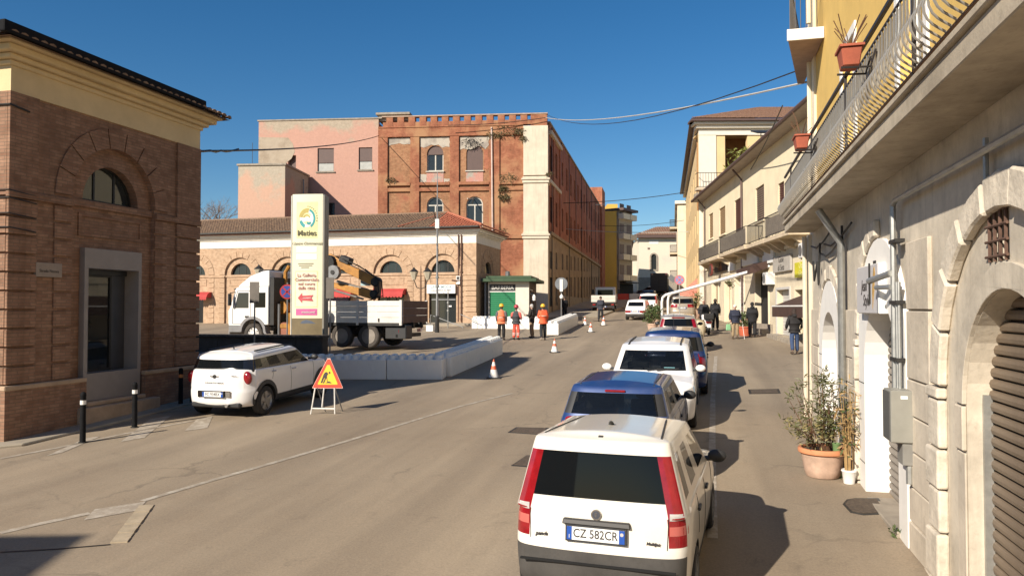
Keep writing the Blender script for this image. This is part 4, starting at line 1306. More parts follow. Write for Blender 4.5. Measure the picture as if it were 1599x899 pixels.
# ================================================================== RIGHT, FARTHER: cream house with shops
T4 = R(4.6)
P1 = Vector((12.55, 29.6, 0))
RZ_C = math.atan2(-math.cos(T4), -math.sin(T4))
MC = frame(P1, RZ_C)
def cx(px, y=0): return on(MC, px, 470, 1, y).x
def cz(px, py, y=0): return on(MC, px, py, 1, y).z
ch = thing('cream_house', 'cream house with shuttered windows, balconies and ground floor shops', 'building', P1, RZ_C)
M_crm = plain('warm cream render', (.72, .62, .43), .85, var=.07, scale=1.0, bmp=.1, streak=.15, grime=.12)
M_crm2 = plain('ground floor cream render', (.64, .55, .4), .85, var=.1, scale=1.2, bmp=.1, streak=.3, grime=.2)
xf = cx(1098.5)
up = [(1107.7, 1114.2, 333, 372), (1124, 1133.5, 323, 366), (1148, 1158.5, 310, 384), (1181, 1194.5, 290, 345), (1216.5, 1226, 284, 332)]
holes = []
for a, b, t, bt in up:
    xa, xb = cx(a), cx(b)
    xm = (a + b) / 2
    zt, zb = cz(xm, t), cz(xm, bt)
    holes.append([(xa, zb), (xb, zb), (xb, zt), (xa, zt)])
ZE = 11.3
MB().shape([(xf, 5.9), (1.2, 5.9), (1.2, ZE), (xf, ZE)], holes, 0, .4).build('upper_wall', M_crm, ch)
M_shutW = plain('pale wood shutter', (.33, .22, .12), .7, var=.15, scale=3)
M_shutG = plain('grey brown shutter', (.17, .12, .09), .7, var=.15, scale=3)
M_shutB = plain('dark red brown door', (.1, .04, .03), .6, var=.15)
for h, mt in zip(holes, (M_shutW, M_shutW, M_shutB, M_shutG, M_shutB)):
    (a, z0), (b, z1) = h[0], h[2]
    w = box('shutter_frame', mt, ch, a, b, .1, .16, z0, z1)
    nn = max(6, int((z1 - z0) / .12)); first = None
    for i in range(nn):
        z = z0 + .05 + (z1 - z0 - .1) * i / nn
        if first is None: first = MB().box(a + .06, b - .06, .06, .1, z, z + .075).build('louvre', mt, w)
        else: copy_part(first, w, (0, 0, z - z0 - .05))
    box('window_sill', M_creamW, ch, a - .1, b + .1, -.08, .1, z0 - .08, z0 - .002)
# ground floor with openings taken from the photograph's bays
gh = []
openings = [('grey', 1213, 1233, 452, 527), ('cream', 1242, 1256, 452, 545), ('dark', 1180, 1200, 425, 522), ('white', 1148, 1162, 432, 512), ('tan', 1132, 1141, 440, 510), ('tan', 1112, 1122, 440, 506)]
M_shopg = plain('light grey shop shutter', (.5, .48, .45), .5, var=.06)
M_khaki = plain('khaki door', (.42, .36, .2), .6)
for kind, a, b, t, bt in openings:
    xm = (a + b) / 2
    gh.append([(cx(a), .4), (cx(b), .4), (cx(b), cz(xm, t)), (cx(a), cz(xm, t))])
MB().shape([(xf, .39), (1.2, .39), (1.2, 5.897), (xf, 5.897)], gh, .02, .45).build('ground_floor_wall', M_crm2, ch)
MS_ = {'grey': M_shopg, 'cream': M_khaki, 'dark': M_void, 'white': M_white, 'tan': plain('tan roller shutter', (.45, .36, .24), .6)}
for (kind, *_), h in zip(openings, gh):
    (a, z0), (b, z1) = h[0], h[2]
    d = box('shop_door', MS_[kind], ch, a, b, .3, .36, z0, z1)
    MB().shape([(a - .12, z0), (a, z0), (a, z1), (b, z1), (b, z0), (b + .12, z0), (b + .12, z1 + .12), (a - .12, z1 + .12)], (), -.03, .022).build('door_surround', M_creamW if kind != 'grey' else M_shopg, ch, fix=True)
    if kind in ('grey', 'white', 'tan'):
        first = None
        for i in range(14):
            z = z1 - .2 - i * .17
            if z < z0: break
            if first is None: z00 = z; first = MB().box(a + .02, b - .02, .28, .3, z, z + .15).build('slat', MS_[kind], d)
            else: copy_part(first, d, (0, 0, z - z00))
    if kind == 'cream': box('pane', M_pglass, d, a + .15, b - .15, .28, .3, z1 - .9, z1 - .1)
box('plinth', M_kerb, ch, cx(1206), cx(1180) - .01, -.1, .02, .5, 2.2)
for a, b in ((1232, 1214), (1262, 1236), (1205, 1176)):
    x0, x1 = sorted((cx(a), cx(b)))
    zz = gz(*(MC @ Vector((x0, 0, 0))).xy)
    box('doorstep', M_kerb, ch, x0, x1, -.55, .02, zz - .4, zz + .17, .02)
cz_band = 5.86
box('string_course', M_creamW, ch, xf, 1.2, -.07, .0, 5.84, 6.0, .015)
# eaves with dark gutter
box('soffit', plain('grey soffit boards', (.36, .3, .25), .8, var=.15), ch, xf - .3, 1.4, -.75, .4, ZE + .002, ZE + .1)
MB().tube([(xf - .3, -.8, ZE + .08), (1.4, -.8, ZE + .08)], .1, 8).build('gutter', M_brown, ch)
tile_slope(ch, 'roof_tiles', M_tileB, (1.4, -.75, ZE + .12), (xf - .3, -.75, ZE + .12), (0, 4.5, 1.4), 0, 40)
box('gable_fill', M_crm, ch, xf, 1.2, .4, 6, 5.9, ZE)
MB().tube([(cx(1161.5), -.1, 2), (cx(1161.5), -.1, 10.7), (cx(1161.5), -.6, ZE)], .06, 8).build('downpipe', M_brown, ch)
MB().tube([(cx(1103), -.1, 2), (cx(1103), -.1, 10.7), (cx(1103), -.6, ZE)], .05, 8).build('downpipe', M_brown, ch)
# balconies
M_bslab = plain('balcony concrete', (.5, .4, .28), .9, var=.15, scale=2, bmp=.2)
M_net = plain('grey brown railing panel', (.42, .35, .27), .8, var=.2, scale=4)
def balcony(pa, pb, dep, panel=True):
    x0, x1 = sorted((cx(pa, -dep), cx(pb, -dep)))
    box('balcony_slab', M_bslab, ch, x0, x1, -dep, -.001, 6.18, 6.38, .015)
    for sx in (x0 + .4, (x0 + x1) / 2, x1 - .4):
        MB().hexa([(sx - .1, -.35, 5.88), (sx + .1, -.35, 5.88), (sx + .1, -.002, 5.75), (sx - .1, -.002, 5.75), (sx - .1, -dep + .15, 6.178), (sx + .1, -dep + .15, 6.178), (sx + .1, -.002, 6.178), (sx - .1, -.002, 6.178)]).build('bracket', M_bslab, ch)
    fr = MB()
    y = -dep + .05
    for a, b in (((x0 + .03, -.03), (x0 + .03, y)), ((x0 + .03, y), (x1 - .03, y)), ((x1 - .03, y), (x1 - .03, -.03))):
        for z in (6.46, 7.4): fr.tube([(a[0], a[1], z), (b[0], b[1], z)], .022, 6)
    fr.build('rail_frame', M_rail, ch)
    first = None; xx = x0 + .06
    while xx < x1 - .03:
        if first is None: xs_ = xx; first = MB().tube([(xx, y, 6.46), (xx, y, 7.4)], .011, 4).build('baluster', M_rail, ch)
        else: copy_part(first, ch, (xx - xs_, 0, 0))
        xx += .16
    yy = y + .12; first = None
    while yy < -.05:
        if first is None: ys_ = yy; first = MB().tube([(x1 - .03, yy, 6.46), (x1 - .03, yy, 7.4)], .011, 4).build('baluster', M_rail, ch)
        else: copy_part(first, ch, (0, yy - ys_, 0))
        yy += .15
    if panel:
        box('rail_panel', M_net, ch, x0 + .06, x1 - .06, y + .03, y + .045, 6.5, 7.3)
balcony(1090, 1121, .9); balcony(1123, 1163, 1.0); balcony(1166, 1192, .9, False); balcony(1193, 1232, .9)

def shop_sign(name, label, pa, pb, ta, tb_, mat, y=-.12, th=.12, words=None, ink=None, size=.3, shear=0.0):
    x0, x1 = sorted((cx(pa, y), cx(pb, y)))
    xm = (pa + pb) / 2
    z1, z0 = cz(xm, ta, y), cz(xm, tb_, y)
    t = thing(name, label, 'sign', MC @ Vector(((x0 + x1) / 2, y, z0)), RZ_C)
    w = x1 - x0
    box('board', mat, t, -w / 2, w / 2, 0, th, 0, z1 - z0, .01)
    if words:
        for k, wd in enumerate(words):
            text('lettering', wd, size, ink or M_ink, t, face_y(0, -.006, (z1 - z0) * (1 - (k + .5) / len(words))), shear=shear)
    return t
shop_sign('shop_sign', 'yellow green shop sign near the end of the stone house', 1241, 1266, 408, 432, plain('yellow green sign', (.55, .5, .03), .5), words=['Ottica', 'Gioielli'], ink=plain('pale yellow lettering', (.75, .72, .3), .5), size=.36)
shop_sign('shop_sign', 'grey shop sign above the light grey shutter', 1207, 1234, 399, 424, plain('grey sign board', (.38, .35, .31), .6), words=['Gioie', 'di Seta'], size=.42, shear=.2)
shop_sign('shop_sign', 'white shop board under the middle balcony', 1158, 1182, 391, 413, M_signW)
shop_sign('shop_sign', 'white blank panel right of the middle shop board', 1191, 1207, 389, 411, M_signW)
shop_sign('shop_sign', 'dark bar sign with coloured letters under the far balcony', 1116, 1134, 411, 424, plain('dark sign board', (.05, .045, .05), .5), words=['Caffè'], ink=plain('orange lettering', (.6, .25, .1), .5), size=.6)
shop_sign('shop_sign', 'small white box sign beside the dark bar sign', 1137, 1145, 409, 423, M_signW)
rd = thing('round_sign', 'round dark sign with red ring left of the dark bar sign', 'sign', at(1110.5, 421, 51.5), RZ_C)
MB().lathe([(.42, -.06), (.42, .06)], (0, 0, 0), 20, 'y').build('disc', plain('dark red disc', (.2, .05, .04), .5), rd)
MB().lathe([(.3, -.075), (.3, -.061)], (0, 0, 0), 20, 'y').build('face', plain('dull black face', (.06, .055, .05), .5), rd)
MB().tube([(0, 0, 0), (0, .8, 0)], .03, 6).build('arm', M_iron, rd)
for nm, lb_, px, py, Y, w in (('air_conditioner', 'white air conditioner box beside the dark doorway', 1203, 435, 38.5, .8), ('air_conditioner', 'white air conditioner high on the wall under the long balcony', 1262, 391, 31.5, .7)):
    a = thing(nm, lb_, 'air conditioner', at(px, py, Y), RZ_C)
    box('case', M_white, a, -w / 2, w / 2, -.3, .25, -.32, .32, .03)
    MB().lathe([(.24, -.315), (.22, -.305)], (-.08, 0, 0), 18, 'y').build('fan_grille', M_grey, a)
    box('bracket', M_iron, a, -w / 2, w / 2, -.2, .4, -.36, -.325)
# brown awning over the nearest doors
def awning_at(label, pa, pb, ya, yb, drop, out, mat, group=None):
    x0, x1 = sorted((cx(pa, -out), cx(pb, -out)))
    xm = (pa + pb) / 2
    z = cz(pa, ya, -out)
    t = thing('awning', label, 'awning', MC @ Vector(((x0 + x1) / 2, 0, z)), RZ_C)
    w = x1 - x0
    MB().add([(-w / 2, -.05, .55), (w / 2, -.05, .55), (w / 2, -out, 0), (-w / 2, -out, 0), (-w / 2, -.05, .5), (w / 2, -.05, .5), (w / 2, -out, -.05), (-w / 2, -out, -.05)],
             [(0, 3, 2, 1), (4, 5, 6, 7), (0, 1, 5, 4), (2, 3, 7, 6), (1, 2, 6, 5), (0, 4, 7, 3)]).build('cloth', mat, t)
    MB().box(-w / 2, w / 2, -out - .012, -out, -drop, .02).build('valance', mat, t)
    MB().box(-w / 2, w / 2, -out - .03, -out + .03, -.02, .035).build('front_bar', M_white, t)
    for s in (-1, 1):
        MB().tube([(s * (w / 2 - .05), 0, .05), (s * (w / 2 - .05), -out, -.01)], .02, 6).build('arm', M_iron, t)
    return t
M_brawn = plain('dark brown awning cloth', (.06, .03, .022), .8, var=.2)
awning_at('dark brown awning over the doors next to the stone house', 1206, 1266, 478, 470, .45, 1.5, M_brawn)
aw2 = thing('awning', 'dark folded awning above the open dark doorway', 'awning', MC @ Vector((cx(1190), -.1, cz(1190, 424))), RZ_C)
MB().add([(-1.6, 0, .5), (1.6, 0, .5), (1.6, -.9, .15), (-1.6, -.9, .15), (-1.6, -.9, -.2), (1.6, -.9, -.2), (1.6, 0, .1), (-1.6, 0, .1)], [(0, 3, 2, 1), (3, 4, 5, 2), (4, 7, 6, 5), (0, 7, 4, 3), (1, 2, 5, 6)]).build('cloth', M_brawn, aw2)

# ================================================================== RIGHT, FARTHER: house with the corner loggia
LG = Vector((14.75, 59.2, 0)); RZ_G = R(-1)
lg = thing('loggia_house', 'tall cream house with open corner loggia, potted plant and hipped tile roof', 'building', LG, RZ_G)
MG = frame(LG, RZ_G)
M_lgw = plain('yellow cream render', (.68, .5, .26), .85, var=.08, scale=1.2, bmp=.1, streak=.12)
M_lgt = plain('white render trim', (.72, .66, .55), .85, var=.05, bmp=.08)
def gp(px, py): 
    q = on(MG, px, py, 1, 0); return q.x, q.z
lo = [(1132, 1167, 209, 284), (1190, 1216, 207, 284)]
holes = []
for a, b, t, bt in lo:
    xa, zt = gp(a, t); xb, _ = gp(b, t); _, zb = gp(a, bt)
    holes.append([(xa, zb), (xb, zb), (xb, zt), (xa, zt)])
MB().shape([(0, 0), (9.5, 0), (9.5, 17.0), (0, 17.0)], holes, 0, .5).build('end_wall', M_lgw, lg)
xa, _ = gp(1118, 240)
box('corner_strip', M_lgt, lg, -.05, xa, -.07, .002, 0, 16.6)
box('frieze', M_lgt, lg, -.06, 9.5, -.1, .002, 16.601, 17.1)
box('cornice', M_lgt, lg, -.3, 9.8, -.35, .5, 17.101, 17.35, .03); box('cornice', M_lgt, lg, -.55, 9.9, -.6, .5, 17.352, 17.55, .03)
box('loggia_back', plain('brown loggia shade wall', (.3, .15, .06), .9), lg, .4, 9.4, 2.6, 2.7, 11, 17); box('loggia_floor', M_kerb, lg, .1, 9.4, .5, 2.6, 12.0, 12.3)
box('loggia_ceiling', M_lgw, lg, .1, 9.4, .5, 2.6, 16.9, 17.0)
M3 = Matrix.Rotation(R(-11.4 + 1), 4, 'Z')
wl = []
for i in range(8):
    c = 4 + i * 4.2
    for z in (13.2, 9.2, 5.6): wl.append([(c - .55, z), (c + .55, z), (c + .55, z + 2.1), (c - .55, z + 2.1)])
MB(M3).shape([(.501, 0), (38, 0), (38, 17), (.501, 17)], wl, 0.0, .4, 'yz').build('street_wall', M_lgw, lg, fix=True)
for h in wl:
    (a, z0), (b, z1) = h[0], h[2]
    MB(M3).box(.1, .16, a, b, z0, z1).build('shutter', M_shutG, lg)
MB(M3).box(-.35, .1, .6, 38, 17.1, 17.55).build('cornice', M_lgt, lg)
MB(M3).box(-.75, -.0, -.4, 38, 17.56, 17.72).build('eave', M_brown, lg)
box('eave', M_brown, lg, -.8, 10.2, -.85, .5, 17.56, 17.72)
ap = Vector((9.0, 8.0, 20.6))
tile_slope(lg, 'roof_tiles', M_tileB, (-.8, -.85, 17.75), (10.2, -.85, 17.75), (0, 8.0, 2.9), 7.6, 11)
rt = MB(); e0 = Vector((-.8, -.85, 17.75)); d3 = M3 @ Vector((0, 1, 0))
rt.add([e0, e0 + d3 * 40, e0 + d3 * 40 + Vector((8, 0, 2.9)), Vector((6.8, 7.15, 20.65))], [(0, 1, 2, 3)]).build('roof_slope', M_tileB, lg)
MB(M3).box(9, 10, 4.6, 38, 0, 17.5).build('core', M_lgw, lg)
# corner balcony with plant
bx1 = gp(1142, 280)[0]
box('balcony_slab', M_bslab, lg, -.4, bx1, -.85, -.08, 12.15, 12.35, .02)
fr = MB()
for z in (12.42, 13.5): fr.tube([(-.35, -.1, z), (-.35, -.8, z), (bx1, -.8, z), (bx1, -.1, z)], .025, 6)
fr.build('rail_frame', M_rail, lg)
for i in range(14): MB().tube([(-.35 + (bx1 + .35) * i / 13, -.8, 12.42), (-.35 + (bx1 + .35) * i / 13, -.8, 13.5)], .014, 4).build('baluster', M_rail, lg)
for (a, b) in ((1142, 1166), (1190, 1215)):
    x0, x1 = gp(a, 280)[0], gp(b, 280)[0]
    for i in range(7): MB().tube([(x0 + (x1 - x0) * i / 6, -.05, 12.4), (x0 + (x1 - x0) * i / 6, -.05, 13.3)], .014, 4).build('baluster', M_rail, lg)
    MB().tube([(x0, -.05, 13.3), (x1, -.05, 13.3)], .022, 5).build('handrail', M_rail, lg)
# roof terrace awning frame (grey bundle) left of the long balcony
tc = thing('rolled_canopy', 'grey folded canopy on the roof terrace of the cream house', 'canopy', at(1206, 226, 50), R(-1))
for i in range(5):
    MB().tube([(-.75, -.4, -.5 + i * .24), (0, -.45, -.42 + i * .26), (.75, -.4, -.5 + i * .24)], .06, 6).build('fold', plain('grey canvas', (.4, .38, .35), .8), tc)
MB().obox((0, 0, .85), (2.4, 1.6, .08), (.3, 0, 0)).build('cover', M_iron, tc)
for sx in (-.75, .75): MB().tube([(sx, 0, -1.3), (sx, 0, .85)], .03, 6).build('post', M_grey, tc)

# narrow houses beyond, with balconies and pink awning
nh = thing('narrow_house', 'narrow pale house with small dark balconies beyond the loggia house', 'building', (21.5, 98, 0), R(-12))
box('wall', M_creamW, nh, 0, 8, 0, 30, 0, 16.5)
box('cornice', M_lgt, nh, -.3, 8, -.3, 30, 16.502, 16.9)
for z in (6.8, 10.2, 13.6):
    box('balcony_slab', M_bslab, nh, -1.0, -.002, 3, 8, z, z + .25)
    fr = MB()
    for zz in (z + .3, z + 1.2): fr.tube([(-.05, 3.05, zz), (-.95, 3.05, zz), (-.95, 7.95, zz)], .04, 5)
    fr.build('rail_frame', M_rail, nh)
    for i in range(9): MB().tube([(-.95 + .1 * i, 3.05, z + .3), (-.95 + .1 * i, 3.05, z + 1.2)], .02, 4).build('baluster', M_rail, nh)
    box('window', M_shutG, nh, -.03, .0, 4.5, 6, z + .3, z + 2.6)
pa = thing('awning', 'pink shop awning far down the right side of the street', 'awning', at(1080, 447, 66), R(-12))
MB().add([(1.2, -1.6, 1.3), (1.2, 2.4, 1.3), (-1.0, 2.4, -.6), (-1.0, -1.6, -.6), (-1.0, 2.4, -1.0), (-1.0, -1.6, -1.0), (1.2, -1.6, -1.0)], [(0, 1, 2, 3), (3, 2, 4, 5), (0, 3, 5, 6)]).build('cloth', plain('pink awning cloth', (.55, .2, .15), .8), pa)

# ================================================================== FAR END
eh = thing('end_house', 'pale house with a red hipped roof closing the end of the street', 'building', (26.2, 156, 0), R(-2))
ME = frame((26.2, 156, 0), R(-2))
M_pale = plaster('pale peach render', (.7, .61, .48), (.62, .55, .46), .55, .7, .2)
nx, nz = on(ME, 1021, 410, 1).x, on(ME, 1021, 401, 1).z
wins = [[(nx - .55, nz - 2.6), (nx + .55, nz - 2.6), (nx + .55, nz)] + arc(nx, nz, .55, 0, 180, 10)[1:-1] + [(nx - .55, nz)]]
MB().shape([(0, 0), (13, 0), (13, 17.4), (0, 17.4)], wins, 0, .5).build('wall', M_pale, eh)
box('core', M_pale, eh, 0, 13, .51, 12, 0, 17.3)
MB().shape([(nx - .85, nz - 2.9), (nx + .85, nz - 2.9), (nx + .85, nz)] + arc(nx, nz, .85, 0, 180, 10)[1:-1] + [(nx - .85, nz)], wins, -.1, .01).build('window_surround', M_kerb, eh)
box('pane', M_pglass, eh, nx - .55, nx + .55, .2, .25, nz - 2.6, nz + .6)
for px, py, w, h, mt in ((1021, 378, 1.9, .8, M_whiteP), (1013, 388, .5, .4, M_shutG)):
    q = on(ME, px, py, 1)
    box('blind_window', mt, eh, q.x - w / 2, q.x + w / 2, -.05, .01, q.z - h / 2, q.z + h / 2)
box('base_band', M_kerb, eh, -.1, 13.1, -.15, .01, 0, on(ME, 1020, 433, 1).z)  # darker band coloured in for the shadow across the wall's foot
box('cornice', M_brown, eh, -1.1, 14, -1.1, .5, 17.402, 17.9)
tile_slope(eh, 'roof_tiles', M_tileB, (-1.1, -1.1, 17.92), (14, -1.1, 17.92), (0, 5.5, 2.2), 5.5, 14.5, .5, .7)
MB().add([(-1.1, -1.1, 17.92), (-1.1, 12, 17.92), (4.4, 4.4, 20.1)], [(0, 2, 1)]).build('roof_slope', M_tileB, eh)
for px in (1004, 1050, 1060):
    q = on(ME, px, 452, 1)
    box('window', M_shutG, eh, q.x - .5, q.x + .5, -.03, .02, q.z - .2, q.z + 1.6)

yh = thing('yellow_house', 'ochre yellow house front next to the brick mill', 'building', (14.6, 124, 0), R(-1))
MY = frame((14.6, 124, 0), R(-1))
M_och = plain('ochre yellow render', (.68, .42, .08), .85, var=.06, scale=.5)
box('wall', M_och, yh, 0, 2.6, 0, 14, 0, 18.9)
box('parapet', M_och, yh, 1.2, 2.9, 1, 14, 18.902, 20.2)
sd = thing('balcony_block', 'grey pale apartment block with stacked balconies beyond the yellow house', 'building', (17.3, 123.5, 0), R(-36))
box('wall', plain('grey beige render', (.36, .31, .25), .85, var=.1), sd, -6, 0, .5, 5.2, 0, 19.0)
for z in (7.5, 10.9, 14.3, 17.6):
    for y0 in (.3, 2.8):
        box('balcony_slab', M_creamW, sd, .002, .95, y0, y0 + 2.3, z, z + .9)
        box('balcony_opening', M_shutG, sd, .002, .03, y0 + .4, y0 + 1.9, z + 1.0, z + 2.6)
box('roof_slab', M_brown, sd, -6, 1.0, .2, 5.5, 19.002, 19.4)
for y in (1.8, 4.2): box('shop_opening', M_void, sd, .002, .05, y - 1.2, y + 1.2, 4.6, 7.0)
box('shop_canopy', M_iron, sd, .05, 1.2, .6, 5.2, 7.1, 7.3)
hh = thing('hidden_house', 'unseen low house behind the balcony block on the left of the street', 'building', (9, 140, 0), R(-8))  # out of view, added to cast the shadow on the end house
box('wall', M_creamW, hh, 0, 13, 0, 12, 0, 14.8); box('roof', M_tileB, hh, -.4, 13.4, -.4, 12.4, 14.802, 15.2)
wb = thing('white_house', 'small white house between the apartment block and the end house', 'building', (22.6, 160, 0), R(-8))
box('wall', M_whiteP, wb, 0, 4.2, 0, 10, 0, 9.6)
box('cornice', M_creamW, wb, -.3, 4.3, -.3, 10, 9.602, 10)
box('window', M_shutG, wb, 1.2, 2.2, -.04, .01, 6.6, 8.0); box('shop_opening', M_void, wb, .8, 3.4, -.04, .01, 4.0, 6.4)

# neighbour behind the camera on the left: only its shadow reaches the picture
nb = thing('neighbour_house', 'brown brick house behind the camera on the left', 'building', (-14.3, -.6, 0), R(92))
box('wall', M_brickL, nb, -14, 0, 0, 12, -3, 7.2)
cornice(nb, -14, 0, 0, 12, 7.202, M_cream, prof=((.04, 0, .4), (.25, .4, .7)))
for x in (-3, -7, -11):
    w = sash(nb, x - .6, x + .6, 2.4, 4.6, -.06, M_winfr, M_pglass, 2, 2)
# row opposite, behind the camera to the right, seen only in reflections
# ================================================================== VEHICLES
NRM = Vector((-SLOPE * SU, -SLOPE * CU, 1)).normalized()
def stand(o, x, y, heading, up=0.0, tilt=True):
    """set a thing on the sloping road; heading in degrees from +Y towards +X"""
    f = Vector((math.sin(R(heading)), math.cos(R(heading)), 0))
    z = NRM if tilt else Vector((0, 0, 1))
    f = (f - z * f.dot(z)).normalized()
    xx = f.cross(z)
    m = Matrix((xx, f, z)).transposed().to_4x4()
    m.translation = Vector((x, y, gz(x, y) + up))
    o.rotation_mode = 'XYZ'
    o.rotation_euler = m.to_euler()
    o.location = m.translation
    return m

def _interp(tab, y):
    tab = sorted(tab)
    if y <= tab[0][0]: return tab[0][1]
    for (a, va), (b, vb) in zip(tab[:-1], tab[1:]):
        if y <= b:
            t = (y - a) / (b - a)
            return va + (vb - va) * t
    return tab[-1][1]

def shell(rows, side, labels, mats, cap_label, crown=.03, cutter=None, corner=(.16, .16), under=True, level=2):
    """closed body: rows of perimeter points (front centre - right side - rear centre, mirrored), subdivided.
    rows: dict(z=table of (y,z) or number, hw, f, r); side: stations (absolute y or fraction); labels(row, seg) -> index"""
    ns = len(side)
    n = ns + 8
    full = 2 * (n - 1)
    V, F, MI = [], [], []
    def node(row, i):
        f, r_, hw = row['f'], row['r'], row['hw']
        xf = row.get('xf', (0, .42, .8, .965))
        cf, cr = row.get('c', corner)
        if i < 4:
            x = xf[i]; y = f - (0, .04 * cf, .28 * cf, cf)[i]
        elif i >= n - 4:
            j = n - 1 - i
            xr = row.get('xr', xf)
            x = xr[j]; y = r_ + (0, .04 * cr, .28 * cr, cr)[j]
        else:
            s = side[i - 4]
            y = s if row.get('abs', True) else f + (r_ - f) * s
            x = row['sw'][i - 4] if 'sw' in row else 1.0
        z = row['z'] if isinstance(row['z'], (int, float)) else _interp(row['z'], y)
        return Vector((x * hw, y, z))
    for row in rows:
        half = [node(row, i) for i in range(n)]
        V += half + [Vector((-half[i].x, half[i].y, half[i].z)) for i in range(n - 2, 0, -1)]
    def seg(j): return j if j < n - 1 else full - 1 - j
    for r in range(len(rows) - 1):
        for j in range(full):
            j2 = (j + 1) % full
            F.append((r * full + j, (r + 1) * full + j, (r + 1) * full + j2, r * full + j2))
            MI.append(labels(r, seg(j)))
    def cap(base, label, cr, flip):
        mir = lambda i: base + (full - i) % full
        lines = [[mir(2), mir(1), base, base + 1, base + 2]]
        for i in range(3, n - 3):
            a, b = V[base + i], V[mir(i)]
            ids = [mir(i)]
            for t in (-.55, 0, .55):
                p = (a + b) / 2; p = Vector((a.x * t, a.y, a.z + cr * (1 - t * t)))
                # bow the cross lines like the ends
                V.append(p); ids.append(len(V) - 1)
            ids.append(base + i)
            lines.append(ids)
        e = n - 1
        lines.append([mir(n - 3), mir(n - 2), base + e, base + n - 2, base + n - 3])
        for a, b in zip(lines[:-1], lines[1:]):
            for k in range(4):
                q = (a[k], a[k + 1], b[k + 1], b[k])
                F.append(q if flip else tuple(reversed(q)))
                MI.append(label)
    cap((len(rows) - 1) * full, cap_label, crown, False)
    cap(0, labels(-1, -1), 0, True)
    me = bpy.data.meshes.new('cage')
    me.from_pydata([tuple(v) for v in V], [], F)
    me.update()
    for m in mats: me.materials.append(m)
    for p, k in zip(me.polygons, MI):
        p.material_index = k; p.use_smooth = True
    bm = bmesh.new(); bm.from_mesh(me)
    bmesh.ops.recalc_face_normals(bm, faces=bm.faces)
    bm.to_mesh(me); bm.free()
    o = bpy.data.objects.new('cage', me); COL.objects.link(o)
    ss = o.modifiers.new('s', 'SUBSURF'); ss.levels = level; ss.render_levels = level
    if cutter is not None:
        b = o.modifiers.new('b', 'BOOLEAN'); b.object = cutter; b.operation = 'DIFFERENCE'; b.solver = 'EXACT'
        try: b.material_mode = 'INDEX'
        except Exception: pass
    out = evaluated(o)
    bpy.data.objects.remove(o)
    return out

def split(me, mats, names, parent, dx=0, pieces=()):
    """one mesh object per material index; indices in pieces are split again into their loose pieces"""
    made = {}
    for k, nm in enumerate(names):
        polys = [p for p in me.polygons if p.material_index == k]
        if not polys or nm is None: continue
        groups = [polys]
        if k in pieces:
            par = {}
            def find(a):
                while par.setdefault(a, a) != a: a = par[a]
                return a
            for p in polys:
                vs = list(p.vertices)
                for v in vs[1:]: par[find(v)] = find(vs[0])
            gg = {}
            for p in polys: gg.setdefault(find(p.vertices[0]), []).append(p)
            groups = list(gg.values())
        for g in groups:
            idx, vs, fs = {}, [], []
            for p in g:
                q = []
                for v in p.vertices:
                    if v not in idx: idx[v] = len(vs); vs.append(tuple(me.vertices[v].co))
                    q.append(idx[v])
                fs.append(q)
            m2 = bpy.data.meshes.new(nm)
            m2.from_pydata(vs, [], fs); m2.update()
            m2.materials.append(mats[k])
            m2.polygons.foreach_set('use_smooth', [True] * len(fs))
            try: m2.set_sharp_from_angle(angle=R(42))
            except Exception: pass
            o = bpy.data.objects.new(nm, m2); COL.objects.link(o); o.parent = parent
            made.setdefault(nm, []).append(o)
    return made

M_cglass = glass('dark car glass', (.006, .007, .008), .0, .03, .22)
M_cglass2 = glass('tinted car glass', (.006, .007, .008), .28, .03, .55)
M_tail = plain('red lamp lens', (.24, .006, .01), .18, var=.25, scale=9, coat=.9)
M_clear = plain('clear lamp lens', (.6, .58, .56), .1, .3, var=.05, coat=.6)
M_bump = plain('dark grey bumper plastic', (.06, .055, .05), .75, var=.25, scale=3, bmp=.15, bscale=80, grime=.3)
M_tyre = plain('tyre rubber', (.025, .023, .022), .85, var=.25, bmp=.2)
M_rim = plain('alloy rim', (.32, .31, .3), .35, .8, var=.15)
M_seat = plain('grey seat cloth', (.06, .06, .062), .9, var=.2)
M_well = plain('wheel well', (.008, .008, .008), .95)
M_chrome = plain('chrome', (.6, .6, .6), .15, 1.0, var=.05)
M_plate = plain('plate white', (.72, .72, .7), .45, var=.03)
M_pblue = plain('plate blue', (.01, .07, .35), .4)
M_seam = plain('panel gap', (.01, .01, .01), .8)

